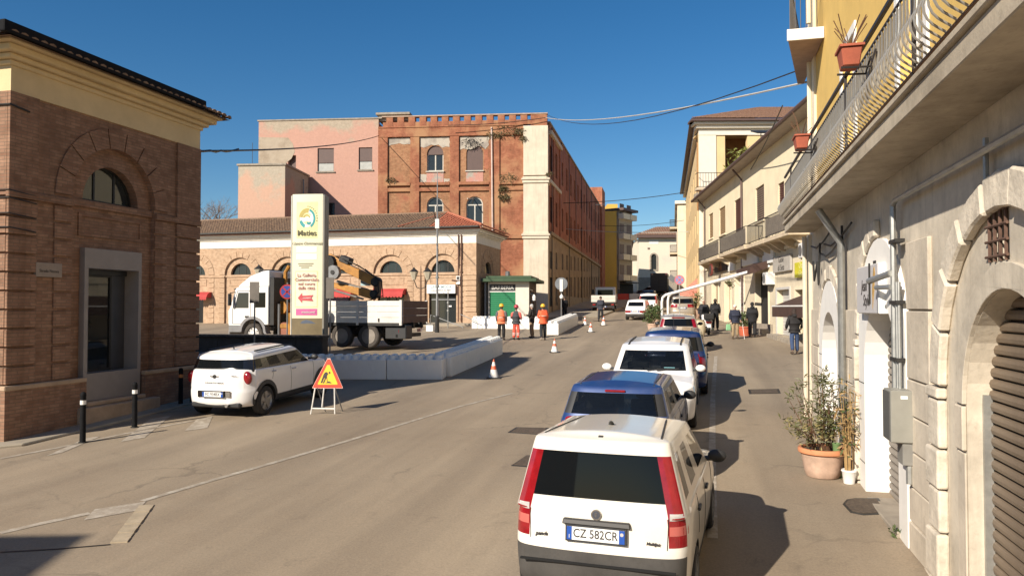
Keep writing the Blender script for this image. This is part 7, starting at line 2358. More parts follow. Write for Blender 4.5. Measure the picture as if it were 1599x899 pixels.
# ================================================================== KIOSK
KK = Vector((-1.62, 50.9, 0)); MKK = frame(KK, R(-8))
kk = thing('barber_kiosk', 'small barber kiosk with green shutter and green roof beside the market building', 'kiosk', KK, R(-8))
KW, KD = 2.78, 4.6
kg = 1.9
def kq(px, py): 
    q = on(MKK, px, py, 1, 0); return q.x, q.z
xa, zt = kq(764.5, 456); xb, _ = kq(805, 456)
KZ = kq(800, 440)[1]
M_kw = plain('pale grey kiosk wall', (.6, .55, .47), .7, var=.08)
M_kg = plain('green roller shutter', (.02, .2, .085), .5, var=.08); M_kgr = plain('dark green roof edge', (.035, .07, .03), .6, var=.15)
MB().shape([(0, .5), (KW, .5), (KW, KZ), (0, KZ)], [[(xa, .6), (xb, .6), (xb, KZ - .15), (xa, KZ - .15)]], 0, .2).build('front_wall', M_kw, kk)
box('sign_board', plain('black sign board', (.03, .03, .03), .5), kk, xa + .003, xb - .003, .02, .12, zt + .06, KZ - .16)
text('lettering', 'BARBERIA', .36, plain('grey white lettering', (.6, .58, .53), .5), kk, face_y((xa + xb) / 2, .016, (zt + .06 + KZ - .16) / 2), sx=.95, bold=.004)
box('lintel', M_white, kk, xa + .003, xb - .003, .01, .15, zt, zt + .058)
sh_ = box('roller_shutter', M_kg, kk, xa + .002, xb - .002, .1, .16, .6, zt - .001)
first = None
z = 1.9
while z < zt - .05:
    if first is None: z00 = z; first = MB().box(xa + .01, xb - .01, .06, .1, z, z + .1).build('slat', M_kg, sh_, bevel=.012)
    else: copy_part(first, sh_, (0, 0, z - z00))
    z += .13
box('side_wall', plain('brown kiosk side', (.1, .065, .045), .8, var=.2), kk, KW - .12, KW, .201, KD, .5, KZ); box('side_wall', M_grey, kk, 0, .12, .201, KD, .5, KZ)
for k, (a, b) in enumerate(((.9, 2.0), (2.6, 3.7))):
    w = MB().box(KW - .01, KW + .03, a, b, 2.3, 4.2).build('side_window', M_wood, kk); MB().box(KW + .032, KW + .04, a + .08, b - .08, 2.4, 4.1).build('pane', M_pglass, w)
box('roof_slab', M_kgr, kk, -.35, KW + .55, -.55, KD + .3, KZ + .002, KZ + .22, .02)
box('roof_top', M_kgr, kk, -.1, KW + .2, -.3, KD, KZ + .222, KZ + .4, .02)
box('corner_post', M_grey, kk, -.22, -.1, -.1, .05, .6, KZ)
MB().box(KW + .03, KW + .06, .3, 1.8, KZ - .55, KZ - .5).build('lamp_rail', M_white, kk)
MB().lathe([(.1, 0), (.12, .25), (.05, .4)], (KW + .35, .0, KZ - 1.25), 10).build('wall_lamp', M_white, kk)
MB().tube([(KW + .35, 0, KZ - .85), (KW, .05, KZ - .8)], .02, 6).build('lamp_arm', M_iron, kk)
MB().lathe([(.16, 0), (.16, .3), (.1, .35)], (1.25, .6, KZ + .4), 10).build('chimney', M_grey, kk)

# round sign post by the barriers
zz = at(876.5, 470, 50)
ns = thing('street_sign', 'round grey sign with a white arrow plate near the barber kiosk', 'sign', (zz.x, zz.y, gz(zz.x, zz.y)), R(-5))
g0 = ns.location.z
MB().tube([(0, 0, -.2), (0, 0, at(876, 434, 50).z - g0)], .035, 8).build('post', M_grey, ns)
MB().lathe([(.42, -.06), (.42, -.04)], (0, 0, at(876, 443, 50).z - g0), 20, 'y').build('sign_back', plain('grey blue sign', (.16, .17, .18), .5), ns)
MB().box(-.1, .1, -.085, -.065, at(876, 455, 50).z - g0, at(876, 436, 50).z - g0).build('white_bar', M_white, ns)
MB().lathe([(.1, 0), (.14, .12), (.02, .3)], (.02, -.08, at(876, 466, 50).z - g0), 12).build('beacon', M_white, ns)

# parked white lorry on the left
vq = at(942, 487, 66)
vt = thing('parked_lorry', 'white open bed lorry parked in the shade along the brick mill', 'truck', (vq.x, vq.y, gz(vq.x, vq.y)), R(-10))
P_van = car_paint('old white lorry paint', (.6, .56, .5), .25)
box('bed_floor', M_iron, vt, -1.05, 1.05, 0, 3.4, .75, .88)
for k in range(2): box('tail_board', P_van, vt, -1.05, 1.05, -.05, 0, .9 + k * .3, 1.19 + k * .3, .01)
for sx in (-1, 1):
    for k in range(2): box('side_board', P_van, vt, sx * 1.07 - .03, sx * 1.07 + .03, 0.01, 3.4, .9 + k * .3, 1.19 + k * .3, .01)
    wheel(vt, sx * .85, .8, .36, .22, sx); wheel(vt, sx * .85, 4.2, .36, .22, sx)
    box('tail_lamp', M_tail, vt, sx * .8 - .12, sx * .8 + .12, -.04, 0, .62, .74)
    box('mirror', M_black_pl, vt, sx * 1.2 - .08, sx * 1.2 + .08, 4.6, 4.7, 1.7, 2.1)
MB().hexa([(-1.0, 3.5, .6), (1.0, 3.5, .6), (1.0, 5.3, .6), (-1.0, 5.3, .6), (-.95, 3.55, 2.3), (.95, 3.55, 2.3), (.95, 4.8, 2.3), (-.95, 4.8, 2.3)]).build('cab', P_van, vt, bevel=.08, seg=2)
box('rear_window', M_cglass, vt, -.7, .7, 3.49, 3.515, 1.55, 2.05)
box('rear_bar', M_black_pl, vt, -.95, .95, -.02, .06, .45, .58)
number_plate(vt, 0, -.04, .5, 'BK 360DR', h=.12)
# dark lorry far ahead
vq = at(1029, 462, 112)
vd = thing('dark_lorry', 'dark box lorry far up the street with two small red lamps', 'truck', (vq.x, vq.y, gz(vq.x, vq.y)), R(-14))
box('box_body', plain('dark lorry box', (.03, .03, .035), .6, var=.15), vd, -1.25, 1.25, 0, 5, .9, 3.6, .05)
box('cab', P_dark, vd, -1.15, 1.15, 5.1, 6.8, .6, 2.9, .1)
for sx in (-1, 1):
    box('tail_lamp', M_tail, vd, sx * 1.0 - .15, sx * 1.0 + .15, -.04, 0, 3.35, 3.5); box('tail_lamp', M_tail, vd, sx * .95 - .15, sx * .95 + .15, -.04, 0, .7, .85)
    wheel(vd, sx * 1.0, 1.2, .45, .26, sx); wheel(vd, sx * 1.0, 5.8, .45, .26, sx)
box('door_gap', M_seam, vd, -.02, .02, -.012, 0, .95, 3.3)
# red and white plastic barrier at the far end
pbq = at(985, 464, 98)
pb = thing('plastic_barrier', 'red and white plastic barrier across the far end of the street', 'barrier', (pbq.x, pbq.y, gz(pbq.x, pbq.y)), R(-10))
for i in range(4): box('segment', M_wred if i % 2 else M_white, pb, -3.2 + i * 1.5, -1.75 + i * 1.5, 0, .4, 0, .9, .05)

# ================================================================== WHITE AWNING FRAME, NO STOPPING SIGN, SCOOTER
M_fr = plain('white awning frame', (.76, .74, .7), .4, var=.04)
A0, A1_ = at(1033.5, 462, 42.5), at(1206, 414, 39.0)
B0_, B1_ = at(1043, 460, 45.0), at(1206, 416, 41.5)
af = thing('pergola', 'white tubular pergola frame reaching from the shop wall to the kerb', 'pergola', (A0.x, A0.y, gz(A0.x, A0.y)), 0)
ML_ = Matrix.Translation(-Vector((A0.x, A0.y, gz(A0.x, A0.y))))
for a, b in ((A0, A1_), (B0_, B1_)):
    d = (b - a).normalized()
    MB(ML_).tube([Vector((a.x, a.y, gz(a.x, a.y))), a - Vector((0, 0, .35)), a - Vector((0, 0, .1)) + d * .06, a + d * .25, b], .075, 10).build('post_and_beam', M_fr, af, smooth=True)
MB(ML_).tube([A1_ - (A1_ - A0).normalized() * .8, B1_ - (B1_ - B0_).normalized() * .8], .07, 8).build('cross_tube', M_fr, af)
q = at(1061, 437, 52)
nsg = thing('street_sign', 'round no stopping sign with blue face and pale red rim above the awning frame', 'sign', (q.x, q.y, gz(q.x, q.y)), R(-8))
g0 = nsg.location.z
MB().tube([(0, 0, 0), (0, 0, q.z - g0 + .35)], .035, 8).build('post', M_galv, nsg)
MB().lathe([(.34, -.05), (.34, -.03)], (0, 0, q.z - g0), 22, 'y').build('sign_rim', plain('faded sign red', (.5, .16, .18), .5), nsg)
MB().lathe([(.25, -.058), (.25, -.051)], (0, 0, q.z - g0), 22, 'y').build('sign_face', plain('faded sign blue', (.2, .22, .42), .5), nsg)
for a in (45, -45): MB().obox((0, -.062, q.z - g0), (.5, .004, .07), (0, R(a), 0)).build('cross_bar', plain('faded sign red', (.5, .16, .18), .5), nsg)
MB().obox((-.5, 0, q.z - g0 + .1), (.5, .03, .35), (0, R(40), 0)).build('side_plate', M_grey, nsg)

sc_ = thing('scooter', 'black and white scooter parked on the walkway with its rear to the camera', 'scooter', (0, 0, 0), 0)
wheel(sc_, 0, -.62, .24, .13, 1, 3); wheel(sc_, 0, .68, .24, .12, 1, 3)
MB().hexa([(-.15, -.75, .5), (.15, -.75, .5), (.17, .1, .45), (-.17, .1, .45), (-.2, -.85, .78), (.2, -.85, .78), (.18, .1, .75), (-.18, .1, .75)]).build('rear_body', P_white2, sc_, bevel=.06, seg=2)
MB().hexa([(-.17, -.75, .78), (.17, -.75, .78), (.16, .15, .76), (-.16, .15, .76), (-.13, -.7, .9), (.13, -.7, .9), (.12, .1, .86), (-.12, .1, .86)]).build('saddle', M_black, sc_, bevel=.04, seg=2)
MB().hexa([(-.22, .1, .2), (.22, .1, .2), (.2, .55, .2), (-.2, .55, .2), (-.2, .1, .28), (.2, .1, .28), (.2, .5, .28), (-.2, .5, .28)]).build('footboard', M_black_pl, sc_, bevel=.03)
MB().hexa([(-.2, .48, .25), (.2, .48, .25), (.1, .62, .25), (-.1, .62, .25), (-.24, .52, 1.0), (.24, .52, 1.0), (.1, .72, 1.0), (-.1, .72, 1.0)]).build('front_shield', P_white2, sc_, bevel=.05, seg=2)
MB().tube([(-.36, .42, 1.06), (-.15, .55, 1.04), (.15, .55, 1.04), (.36, .42, 1.06)], .022, 7).build('handlebar', M_black_pl, sc_)
for sx in (-1, 1):
    MB().tube([(sx * .22, .5, 1.06), (sx * .34, .5, 1.25)], .01, 5).build('mirror_arm', M_black_pl, sc_); MB().obox((sx * .38, .5, 1.28), (.13, .03, .09)).build('mirror', M_black_pl, sc_, bevel=.02)
MB().hexa([(-.2, .62, 1.05), (.2, .62, 1.05), (.2, .64, 1.05), (-.2, .64, 1.05), (-.16, .5, 1.42), (.16, .5, 1.42), (.16, .52, 1.42), (-.16, .52, 1.42)]).build('wind_shield', M_cglass2, sc_)
MB().box(-.15, .15, -.88, -.84, .62, .72).build('tail_lamp', M_tail, sc_, bevel=.02)
MB().box(-.25, .25, -1.1, -.7, .8, 1.12).build('top_case', M_black, sc_, bevel=.06, seg=2)
MB().obox((0, -.93, .48), (.18, .01, .18), (R(-15), 0, 0)).build('number_plate', M_plate, sc_)
MB().tube([(.18, -.2, .25), (.2, -.9, .32)], [.04, .07], 8).build('exhaust', M_chrome, sc_)
q = G(1104, 521); stand(sc_, q.x, q.y, 8)
# ================================================================== PEOPLE
M_skin = plain('skin', (.42, .24, .17), .6, var=.06)
def skinned(verts, edges, radii, name, mat, parent, root=0, lev=1):
    """one continuous surface grown round a skeleton"""
    me = bpy.data.meshes.new(name)
    me.from_pydata([tuple(v) for v in verts], edges, [])
    me.update()
    o = bpy.data.objects.new(name, me); COL.objects.link(o)
    o.modifiers.new('skin', 'SKIN').use_smooth_shade = True
    for i, d in enumerate(me.skin_vertices[0].data):
        r = radii[i]
        d.radius = r if isinstance(r, tuple) else (r, r)
        d.use_root = (i == root)
    s = o.modifiers.new('sub', 'SUBSURF'); s.levels = lev; s.render_levels = lev
    out = evaluated(o)
    bpy.data.objects.remove(o)
    out.materials.clear(); out.materials.append(mat)
    out.polygons.foreach_set('use_smooth', [True] * len(out.polygons))
    ob = bpy.data.objects.new(name, out); COL.objects.link(ob); ob.parent = parent
    return ob

def person(label, x, y, heading, H=1.74, jacket=(.05, .05, .05), trousers=(.03, .03, .035), hem=.86, shoe=(.02, .02, .02), hair=(.05, .035, .025), helmet=None,
           vest=None, sleeve=None, arms=((.12, -.02, .0), (.12, -.02, .0)), stride=.0, lean=0.0, head_turn=0.0, long_hair=False, build=1.0, skirt=False, hood=False, stripes=False, group='people in the street', cap=None):
    t = thing('person', label, 'person', (x, y, gz(x, y)), 0, group)
    t.rotation_euler = (0, 0, -R(heading))
    k = H / 1.75; b = build * 1.1
    def V(a, c, d): return Vector((a * k, c * k + lean * max(0, d - .9) * k, d * k))
    pel, wai, che, nek, hed = V(0, 0, .95), V(0, .0, 1.12), V(0, .0, 1.33), V(0, .0, 1.50), V(0, .02, 1.60)
    hips, kne, ank, toe = [], [], [], []
    for s in (-1, 1):
        st = stride * s
        hips.append(V(s * .095, 0, .90)); kne.append(V(s * .11, .02 + st * .5, .50)); ank.append(V(s * .115, st - .03, .09 if st >= 0 else .13)); toe.append(V(s * .135, st + .12, .04 if st >= 0 else .05))
    sho, elb, wri = [], [], []
    for i, s in enumerate((-1, 1)):
        out, fwd, bend = arms[i]         # elbow out, wrist forward/up
        sho.append(V(s * .185, 0, 1.42))
        e = V(s * (.21 + out), -.05 + fwd * .3, 1.13)
        elb.append(e)
        d = Vector((-s * .06 * (1 if bend > .3 else .2) * (1 + bend), .10 + fwd, -.24 + bend * .33)).normalized() * .26 * k
        wri.append(e + d)
    # body (skin): pelvis - neck - head, legs, arms, hands
    top = hed + Vector((0, 0, .12 * k))
    vs = [pel, wai, che, nek, V(0, .0, 1.55), hed, top]
    ra = [(.11, .09), (.10, .085), (.12, .09), .052 * k, .056 * k, (.078 * k, .088 * k), (.055 * k, .065 * k)]
    es = [(0, 1), (1, 2), (2, 3), (3, 4), (4, 5), (5, 6)]
    for i in range(2):
        n = len(vs); vs += [hips[i], kne[i], ank[i]]; ra += [.06, .05, .04]; es += [(0, n), (n, n + 1), (n + 1, n + 2)]
        n = len(vs); s = (-1, 1)[i]
        hd = (wri[i] - elb[i]).normalized()
        vs += [sho[i], elb[i], wri[i], wri[i] + hd * .05 * k]; ra += [.05, .038, .026, (.036, .02)]; es += [(2, n), (n, n + 1), (n + 1, n + 2), (n + 2, n + 3)]
    body = skinned(vs, es, ra, 'body', M_skin, t, 0, 1)
    # nose, ears and fingers join the body surface
    bm = bmesh.new(); bm.from_mesh(body.data)
    ex = MB(); hm = Matrix.Translation(hed) @ Matrix.Rotation(-R(head_turn), 4, 'Z')
    ex.M = hm
    ex.tube([(0, .08 * k, .055 * k), (0, .105 * k, .015 * k), (0, .085 * k, .005 * k)], [.008, .016, .006], 6)
    for s in (-1, 1): ex.ball((s * .083 * k, -.005, .03 * k), (.012, .022, .032), 6, 5)
    ex.ball((0, .04 * k, -.045 * k), (.05 * k, .045 * k, .03 * k), 8, 6)
    ex.M = None
    for i in range(2):
        s = (-1, 1)[i]; hd = (wri[i] - elb[i]).normalized(); sd_ = hd.cross(Vector((0, 1, 0)))
        if sd_.length < .1: sd_ = Vector((1, 0, 0))
        sd_.normalize(); nn = sd_.cross(hd).normalized()
        p0 = wri[i] + hd * .06 * k
        for q, (o, l) in enumerate(((-.03, .065), (-.01, .08), (.01, .076), (.03, .06))):
            a = p0 + sd_ * o * k; c = a + hd * l * .55 * k + nn * .008; e = c + hd * l * .4 * k + nn * .022
            ex.tube([a, c, e], [.0095 * k, .009 * k, .0065 * k], 6)
        a = wri[i] + hd * .03 * k + sd_ * .03 * k * s
        ex.tube([a, a + hd * .03 * k + sd_ * .03 * k * s, a + hd * .065 * k + sd_ * .035 * k * s + nn * .01], [.011 * k, .01 * k, .007 * k], 6)
    off = len(bm.verts)
    nv = [bm.verts.new(p) for p in ex.v]
    for f in ex.f:
        try: bm.faces.new([nv[j] for j in f]).smooth = True
        except ValueError: pass
    bm.to_mesh(body.data); bm.free()
    em = MB(hm)
    for s in (-1, 1): em.ball((s * .032 * k, .078 * k, .045 * k), (.011, .006, .007), 6, 4)
    em.build('eyes', M_ink, body); 
    mm = MB(hm); mm.ball((0, .083 * k, -.02 * k), (.02, .006, .005), 6, 4); mm.build('mouth', plain('lips', (.3, .1, .08), .6), body)
    # trousers
    mt = plain('cloth %.2f %.2f %.2f' % trousers, trousers, .85, var=.15, scale=6)
    vs = [V(0, 0, .98), V(0, 0, .90)]; ra = [(.155 * b, .115 * b), (.15 * b, .12 * b)]; es = [(0, 1)]
    for i in range(2):
        n = len(vs); vs += [hips[i] - Vector((0, 0, .06 * k)), kne[i], ank[i] + Vector((0, 0, .01))]; ra += [(.1 * b, .105 * b), .078 * b, .066 * b]; es += [(1, n), (n, n + 1), (n + 1, n + 2)]
    tro = skinned(vs, es, ra, 'trousers', mt, t, 0, 1)
    if stripes:
        for i in range(2):
            for z in (.34, .27):
                c = kne[i].lerp(ank[i], (.5 - z) / .41)
                MB().lathe([(.078, -.012), (.078, .012)], c, 12).build('reflective_band', M_cw, tro)
    # shoes
    for i in range(2):
        a, e = ank[i], toe[i]
        z0 = min(a.z - .085 * k, e.z - .035 * k)
        sh = MB()
        sh.tube([Vector((a.x, a.y - .07 * k, z0 + .05)), Vector((a.x, a.y, z0 + .06)), Vector((e.x, e.y - .06, z0 + .05)), Vector((e.x, e.y, z0 + .035))], [.04, .052, .05, .032], 8)
        sh.build('shoe', plain('shoe %.2f %.2f' % (shoe[0], shoe[1]), shoe, .5), t, smooth=True)
    # jacket
    mj = plain('cloth %.2f %.2f %.2f' % jacket, jacket, .85, var=.15, scale=6)
    msl = plain('cloth %.2f %.2f %.2f' % sleeve, sleeve, .85, var=.12, scale=6) if sleeve else mj
    lowz = hem
    vs = [V(0, 0, lowz), V(0, 0, 1.0), V(0, 0, 1.15), V(0, 0, 1.32), V(0, 0, 1.43), V(0, 0, 1.50)]
    ra = [(.18 * b, .145 * b), (.178 * b, .14 * b), (.172 * b, .132 * b), (.188 * b, .138 * b), (.14 * b, .11 * b), (.07, .07)]
    if lowz > .98: vs.pop(1); ra.pop(1)
    es = [(i, i + 1) for i in range(len(vs) - 1)]
    j = len(vs) - 3
    sl = []
    for i in range(2):
        s = (-1, 1)[i]
        aa = [sho[i], sho[i].lerp(elb[i], .5), elb[i], elb[i].lerp(wri[i], .95)]
        rr = [.086, .08, .07, .056]
        if sleeve:
            sl.append((aa, rr))
        else:
            n = len(vs); vs += aa; ra += rr; es += [(j, n), (n, n + 1), (n + 1, n + 2), (n + 2, n + 3)]
    jk = skinned(vs, es, ra, 'vest' if sleeve else 'jacket', mj, t, 1, 1)
    for aa, rr in sl: skinned(aa, [(0, 1), (1, 2), (2, 3)], rr, 'sleeve', msl, t, 0, 1)
    if vest:
        for z in vest:
            MB().lathe([(1, -.02), (1, .02)], (0, 0, 0), 20).build('reflective_band', plain('pale reflective band', (.62, .5, .4), .5), jk)
            o = jk.children[-1]; o.scale = (.196 * b, .152 * b, 1); o.location = (0, lean * max(0, z - .9) * k, z * k)
    if hood: MB().ball((0, -.1, 1.47 * k), (.11, .08, .075), 10, 7).build('hood', mj, t, smooth=True)
    # head cover
    if helmet:
        mh = plain('helmet %.2f %.2f' % (helmet[0], helmet[1]), helmet, .35, var=.05)
        h = MB(hm); z0 = .055 * k
        h.lathe([(.118 * k, z0), (.12 * k, z0 + .03), (.11 * k, z0 + .085), (.075 * k, z0 + .13), (.02, z0 + .148)], (0, -.005, 0), 16)
        ho = h.build('helmet', mh, t, smooth=True)
        MB(hm).shape([(.13 * k * math.cos(R(a)), .14 * k * math.sin(R(a)) + .012) for a in range(0, 360, 20)], (), z0 - .004, z0 + .008, 'xy').build('brim', mh, ho)
    if hair:
        mh_ = plain('hair %.2f %.2f' % (hair[0], hair[1]), hair, .8, var=.3, scale=30)
        h = MB(hm)
        h.ball((0, -.018 * k, .05 * k), (.093 * k, .1 * k, .098 * k) if not helmet else (.09 * k, .095 * k, .06 * k), 14, 9)
        h.ball((0, -.05 * k, -.0 * k), (.082 * k, .06 * k, .075 * k), 12, 7)
        if long_hair:
            h.ball((0, -.065 * k, -.05 * k), (.105 * k, .07 * k, .13 * k), 12, 8)
            for s in (-1, 1): h.ball((s * .07 * k, -.03 * k, -.03 * k), (.045 * k, .06 * k, .11 * k), 10, 7)
        h.build('hair', mh_, t, smooth=True)
    return t

def ground_at(px, py): return G(px, py)
ORG = (.75, .2, .09)
q = G(783, 531)
person('worker in yellow helmet, orange vest and black trousers seen from behind', q.x, q.y, 8, 1.76, jacket=ORG, trousers=(.016, .015, .016), hem=.98, sleeve=(.1, .1, .105), helmet=(.75, .42, .03), arms=((.03, 0, .1), (.04, -.02, .1)), vest=(1.12,), build=1.06)
q = G(806, 530.5)
person('worker in red helmet, dark vest and bright orange trousers', q.x, q.y, 22, 1.70, jacket=(.05, .055, .06), trousers=(.75, .1, .06), hem=.94, sleeve=(.6, .12, .1), helmet=(.38, .03, .05), arms=((.05, .15, .5), (.05, .15, .5)), stripes=True, shoe=(.015, .015, .014))
q = G(830.5, 527.5)
person('man in dark knee length coat and tan trousers talking to the workers', q.x, q.y, -70, 1.74, jacket=(.022, .018, .015), trousers=(.22, .15, .09), hem=.72, hair=(.45, .43, .4), arms=((.02, .25, .9), (.02, .25, .9)), shoe=(.05, .04, .03), group='people in the street')
q = G(848, 531)
person('worker in yellow helmet and orange jacket with dark trousers, right of the group', q.x, q.y, -15, 1.74, jacket=(.8, .13, .05), trousers=(.02, .022, .026), hem=.86, helmet=(.75, .42, .03), arms=((.02, .2, .7), (.02, .1, .3)), vest=(1.2,), stride=.1, shoe=(.3, .25, .2), build=1.04)
q = G(938, 502)
person('man in dark clothes crossing the road by the far cones', q.x, q.y, -165, 1.76, jacket=(.03, .033, .045), trousers=(.018, .018, .022), hem=.84, stride=.14, arms=((.02, .05, .1), (.02, -.05, .1)))
q = G(882, 499)
person('person in black standing in the shade by the round grey sign', q.x, q.y, -30, 1.7, jacket=(.012, .012, .014), trousers=(.012, .012, .014), hem=.8, arms=((.02, 0, .1), (.02, 0, .1)))
q = G(1241, 553)
person('woman with dark hair in black jacket and blue jeans walking away on the right', q.x, q.y, 6, 1.78, jacket=(.016, .014, .014), trousers=(.035, .06, .13), hem=.93, hair=(.03, .017, .012), long_hair=True, hood=True, arms=((.07, .1, .25), (.09, .1, .3)), stride=.12, shoe=(.1, .07, .05), build=1.02)
q = G(1148, 529)
pe = person('white haired man in dark blue jacket and beige trousers facing the camera', q.x, q.y, 186, 1.68, jacket=(.02, .024, .045), trousers=(.3, .22, .13), hem=.92, hair=(.6, .57, .52), arms=((.05, .05, .15), (.05, .05, .15)), stride=.04, shoe=(.1, .07, .05))
wp_ = Vector((q.x, q.y, q.z))
bagp = wp_ + Vector((-.36, -.1, 0))
gb = thing('shopping_bag', 'green plastic shopping bag held by the white haired man', 'bag', bagp)
mb = MB(); mb.hexa([(-.12, -.06, .42), (.12, -.06, .42), (.12, .06, .42), (-.12, .06, .42), (-.1, -.03, .72), (.1, -.03, .72), (.1, .03, .72), (-.1, .03, .72)]); mb.build('sack', plain('green plastic', (.2, .42, .22), .5), gb, bevel=.03, seg=2)
for sx in (-.05, .05): MB().tube([(sx, 0, .7), (sx + .06, .0, .88), (sx + .1, .02, .9)], .008, 5).build('handle', plain('green plastic', (.2, .42, .22), .5), gb)
cn_ = thing('walking_stick', 'white walking stick held by the white haired man', 'walking stick', wp_ + Vector((.38, -.12, 0)))
MB().tube([(.03, -.03, 0), (-.06, .05, .86)], .012, 7).build('shaft', M_white, cn_); MB().tube([(-.06, .05, .86), (-.05, .0, .91), (-.07, -.08, .89)], .013, 7).build('grip', M_iron, cn_)
q = G(1175, 526.5)
person('person in long black hooded coat standing before the dark doorway', q.x, q.y, 12, 1.76, jacket=(.01, .01, .011), trousers=(.012, .012, .013), hem=.7, hair=(.012, .012, .012), hood=True, arms=((.03, .05, .1), (.03, .05, .1)), build=1.2)
q = Vector((10.35, 42.0, 0))
person('heavy man in black jacket at the scooter, left of two', *at(1099, 500, 41.5).xy, -160, 1.78, jacket=(.016, .016, .02), trousers=(.015, .015, .018), hem=.85, hair=None, arms=((.06, .1, .4), (.05, .05, .2)), build=1.22)
person('man in black with a backpack behind the scooter, right of two', *at(1117, 500, 42.5).xy, 20, 1.8, jacket=(.012, .012, .013), trousers=(.012, .012, .014), hem=.8, arms=((.03, .05, .2), (.03, .05, .2)), build=1.1, hood=True)

# ================================================================== PLANTS
M_leaf = leaf_mat('oleander leaves', (.055, .065, .022), (.14, .13, .05))
M_leafy = leaf_mat('yellowing leaves', (.2, .17, .06), (.3, .24, .1))
M_leafg = leaf_mat('green leaves', (.035, .06, .015), (.1, .13, .04))
M_drys = leaf_mat('dry straw stems', (.3, .18, .07), (.4, .27, .12))
def leaves(pts, n, ll, lw, mat, name, parent, up=.3, spread=.12):
    mb = MB()
    for i in range(n):
        p = Vector(rnd.choice(pts)) + Vector((rnd.gauss(0, spread), rnd.gauss(0, spread), rnd.gauss(0, spread)))
        d = Vector((rnd.gauss(0, 1), rnd.gauss(0, 1), rnd.gauss(up, .7))).normalized()
        s = d.cross(Vector((rnd.gauss(0, 1), rnd.gauss(0, 1), rnd.gauss(0, 1)))).normalized()
        l = ll * rnd.uniform(.6, 1.2); w = lw * rnd.uniform(.7, 1.2)
        m = p + d * l * .5
        mb.add([p, m + s * w, p + d * l - Vector((0, 0, l * .15)), m - s * w], [(0, 1, 2, 3)])
    o = mb.build(name, mat, parent); o['kind'] = 'stuff'
    return o
pq = G(1285, 743)
pot = thing('potted_oleander', 'big terracotta pot with a scraggly oleander beside the white arch', 'potted plant', (pq.x, pq.y, pq.z))
M_pot = plain('weathered terracotta pot', (.5, .34, .25), .85, var=.25, scale=4, bmp=.2)
MB().lathe([(.25, 0), (.27, .02), (.30, .12), (.345, .36), (.35, .37), (.35, .39)], (0, 0, 0), 28).build('pot', M_pot, pot, smooth=True)
MB().lathe([(.37, .39), (.395, .41), (.4, .46), (.385, .485), (.34, .485), (.33, .42)], (0, 0, 0), 28).build('rim', plain('orange terracotta rim', (.55, .22, .1), .8, var=.15), pot, smooth=True)
MB().lathe([(.335, .44), (.0, .45)], (0, 0, 0), 20).build('soil', plain('dry soil', (.1, .07, .045), .95, var=.4, bmp=.6), pot)
tips = []
st_ = MB()
for i in range(26):
    a = rnd.uniform(0, 6.28); h = rnd.uniform(.35, 1.2); sp_ = rnd.uniform(.08, .62) * (1.3 - .5 * h)
    p0 = Vector((math.cos(a) * .15, math.sin(a) * .15, .44)); p2 = Vector((math.cos(a) * sp_ - .06, math.sin(a) * sp_, .5 + h)); p1 = p0.lerp(p2, .5) + Vector((rnd.gauss(0, .04), rnd.gauss(0, .04), .05))
    st_.tube([p0, p1, p2], [.012, .008, .004], 5)
    for f_ in (.35, .55, .75, .9, 1): tips.append(p0.lerp(p2, f_) if f_ < .8 else p2)
o = st_.build('stems', M_wood, pot); o['kind'] = 'stuff'
leaves(tips, 800, .15, .013, M_leaf, 'foliage', pot, .5, .055)
leaves([p for p in tips if p.z < 1.0], 220, .12, .014, M_leafy, 'yellow_foliage', pot, .2, .06)
sprig = [Vector((.02, 0, 1.55 + .03 * i)) for i in range(7)]
MB().tube([(0, 0, .5), (.03, .0, 1.2), (.0, .02, 1.75)], [.014, .01, .004], 5).build('tall_stem', M_wood, pot)
leaves(sprig, 70, .12, .014, M_leaf, 'foliage', pot, .6, .05)
pot.scale = (.9, .9, .9)
gc = thing('green_cup', 'small green plastic cup standing in the big terracotta pot', 'cup', (pq.x + .12, pq.y - .22, pq.z + .4))
MB().lathe([(.05, 0), (.062, .13), (.066, .135), (.062, .14), (.055, .13)], (0, 0, 0), 14).build('cup', plain('green cup plastic', (.15, .25, .1), .5), gc, smooth=True)
pq2 = G(1326, 754)
p2t = thing('potted_reed', 'small white pot with tall dry reedy stems right of the terracotta pot', 'potted plant', (pq2.x, pq2.y, pq2.z))
MB().lathe([(.075, 0), (.1, .17), (.11, .18), (.105, .2), (.095, .19)], (0, 0, 0), 18).build('pot', M_white, p2t, smooth=True)
st_ = MB(); tips = []
for i in range(16):
    a = rnd.uniform(0, 6.28); h = rnd.uniform(.6, 1.35)
    e = Vector((math.cos(a) * .12, math.sin(a) * .12, .18 + h))
    st_.tube([Vector((math.cos(a) * .05, math.sin(a) * .05, .17)), e * .6 + Vector((0, 0, .07)), e], [.008, .007, .004], 5)
    tips += [e, e * .8, e * .6]
o = st_.build('stems', M_drys, p2t); o['kind'] = 'stuff'
leaves(tips, 150, .16, .012, M_drys, 'dry_leaves', p2t, -.2, .05); leaves(tips, 50, .1, .02, M_leafg, 'green_leaves', p2t, .3, .06)
def weeds(p, n, r, label, l=.1):
    t = thing('weed', label, 'weed', p)
    mb = MB()
    leaves([Vector((rnd.uniform(-r, r), rnd.uniform(-r, r) * .5, .03)) for i in range(8)], n, l, .012, M_leafg, 'leaves', t, .7, .03)
    for ch_ in list(t.children): ch_['kind'] = 'stuff'
weeds(G(1311, 746), 60, .07, 'green weeds between the two plant pots', .14)
weeds(G(1404, 838), 60, .07, 'tuft of green weeds at the foot of the stone wall', .1)
weeds(G(1275, 566), 70, .2, 'green weeds at the foot of the cream corner pipe', .2)
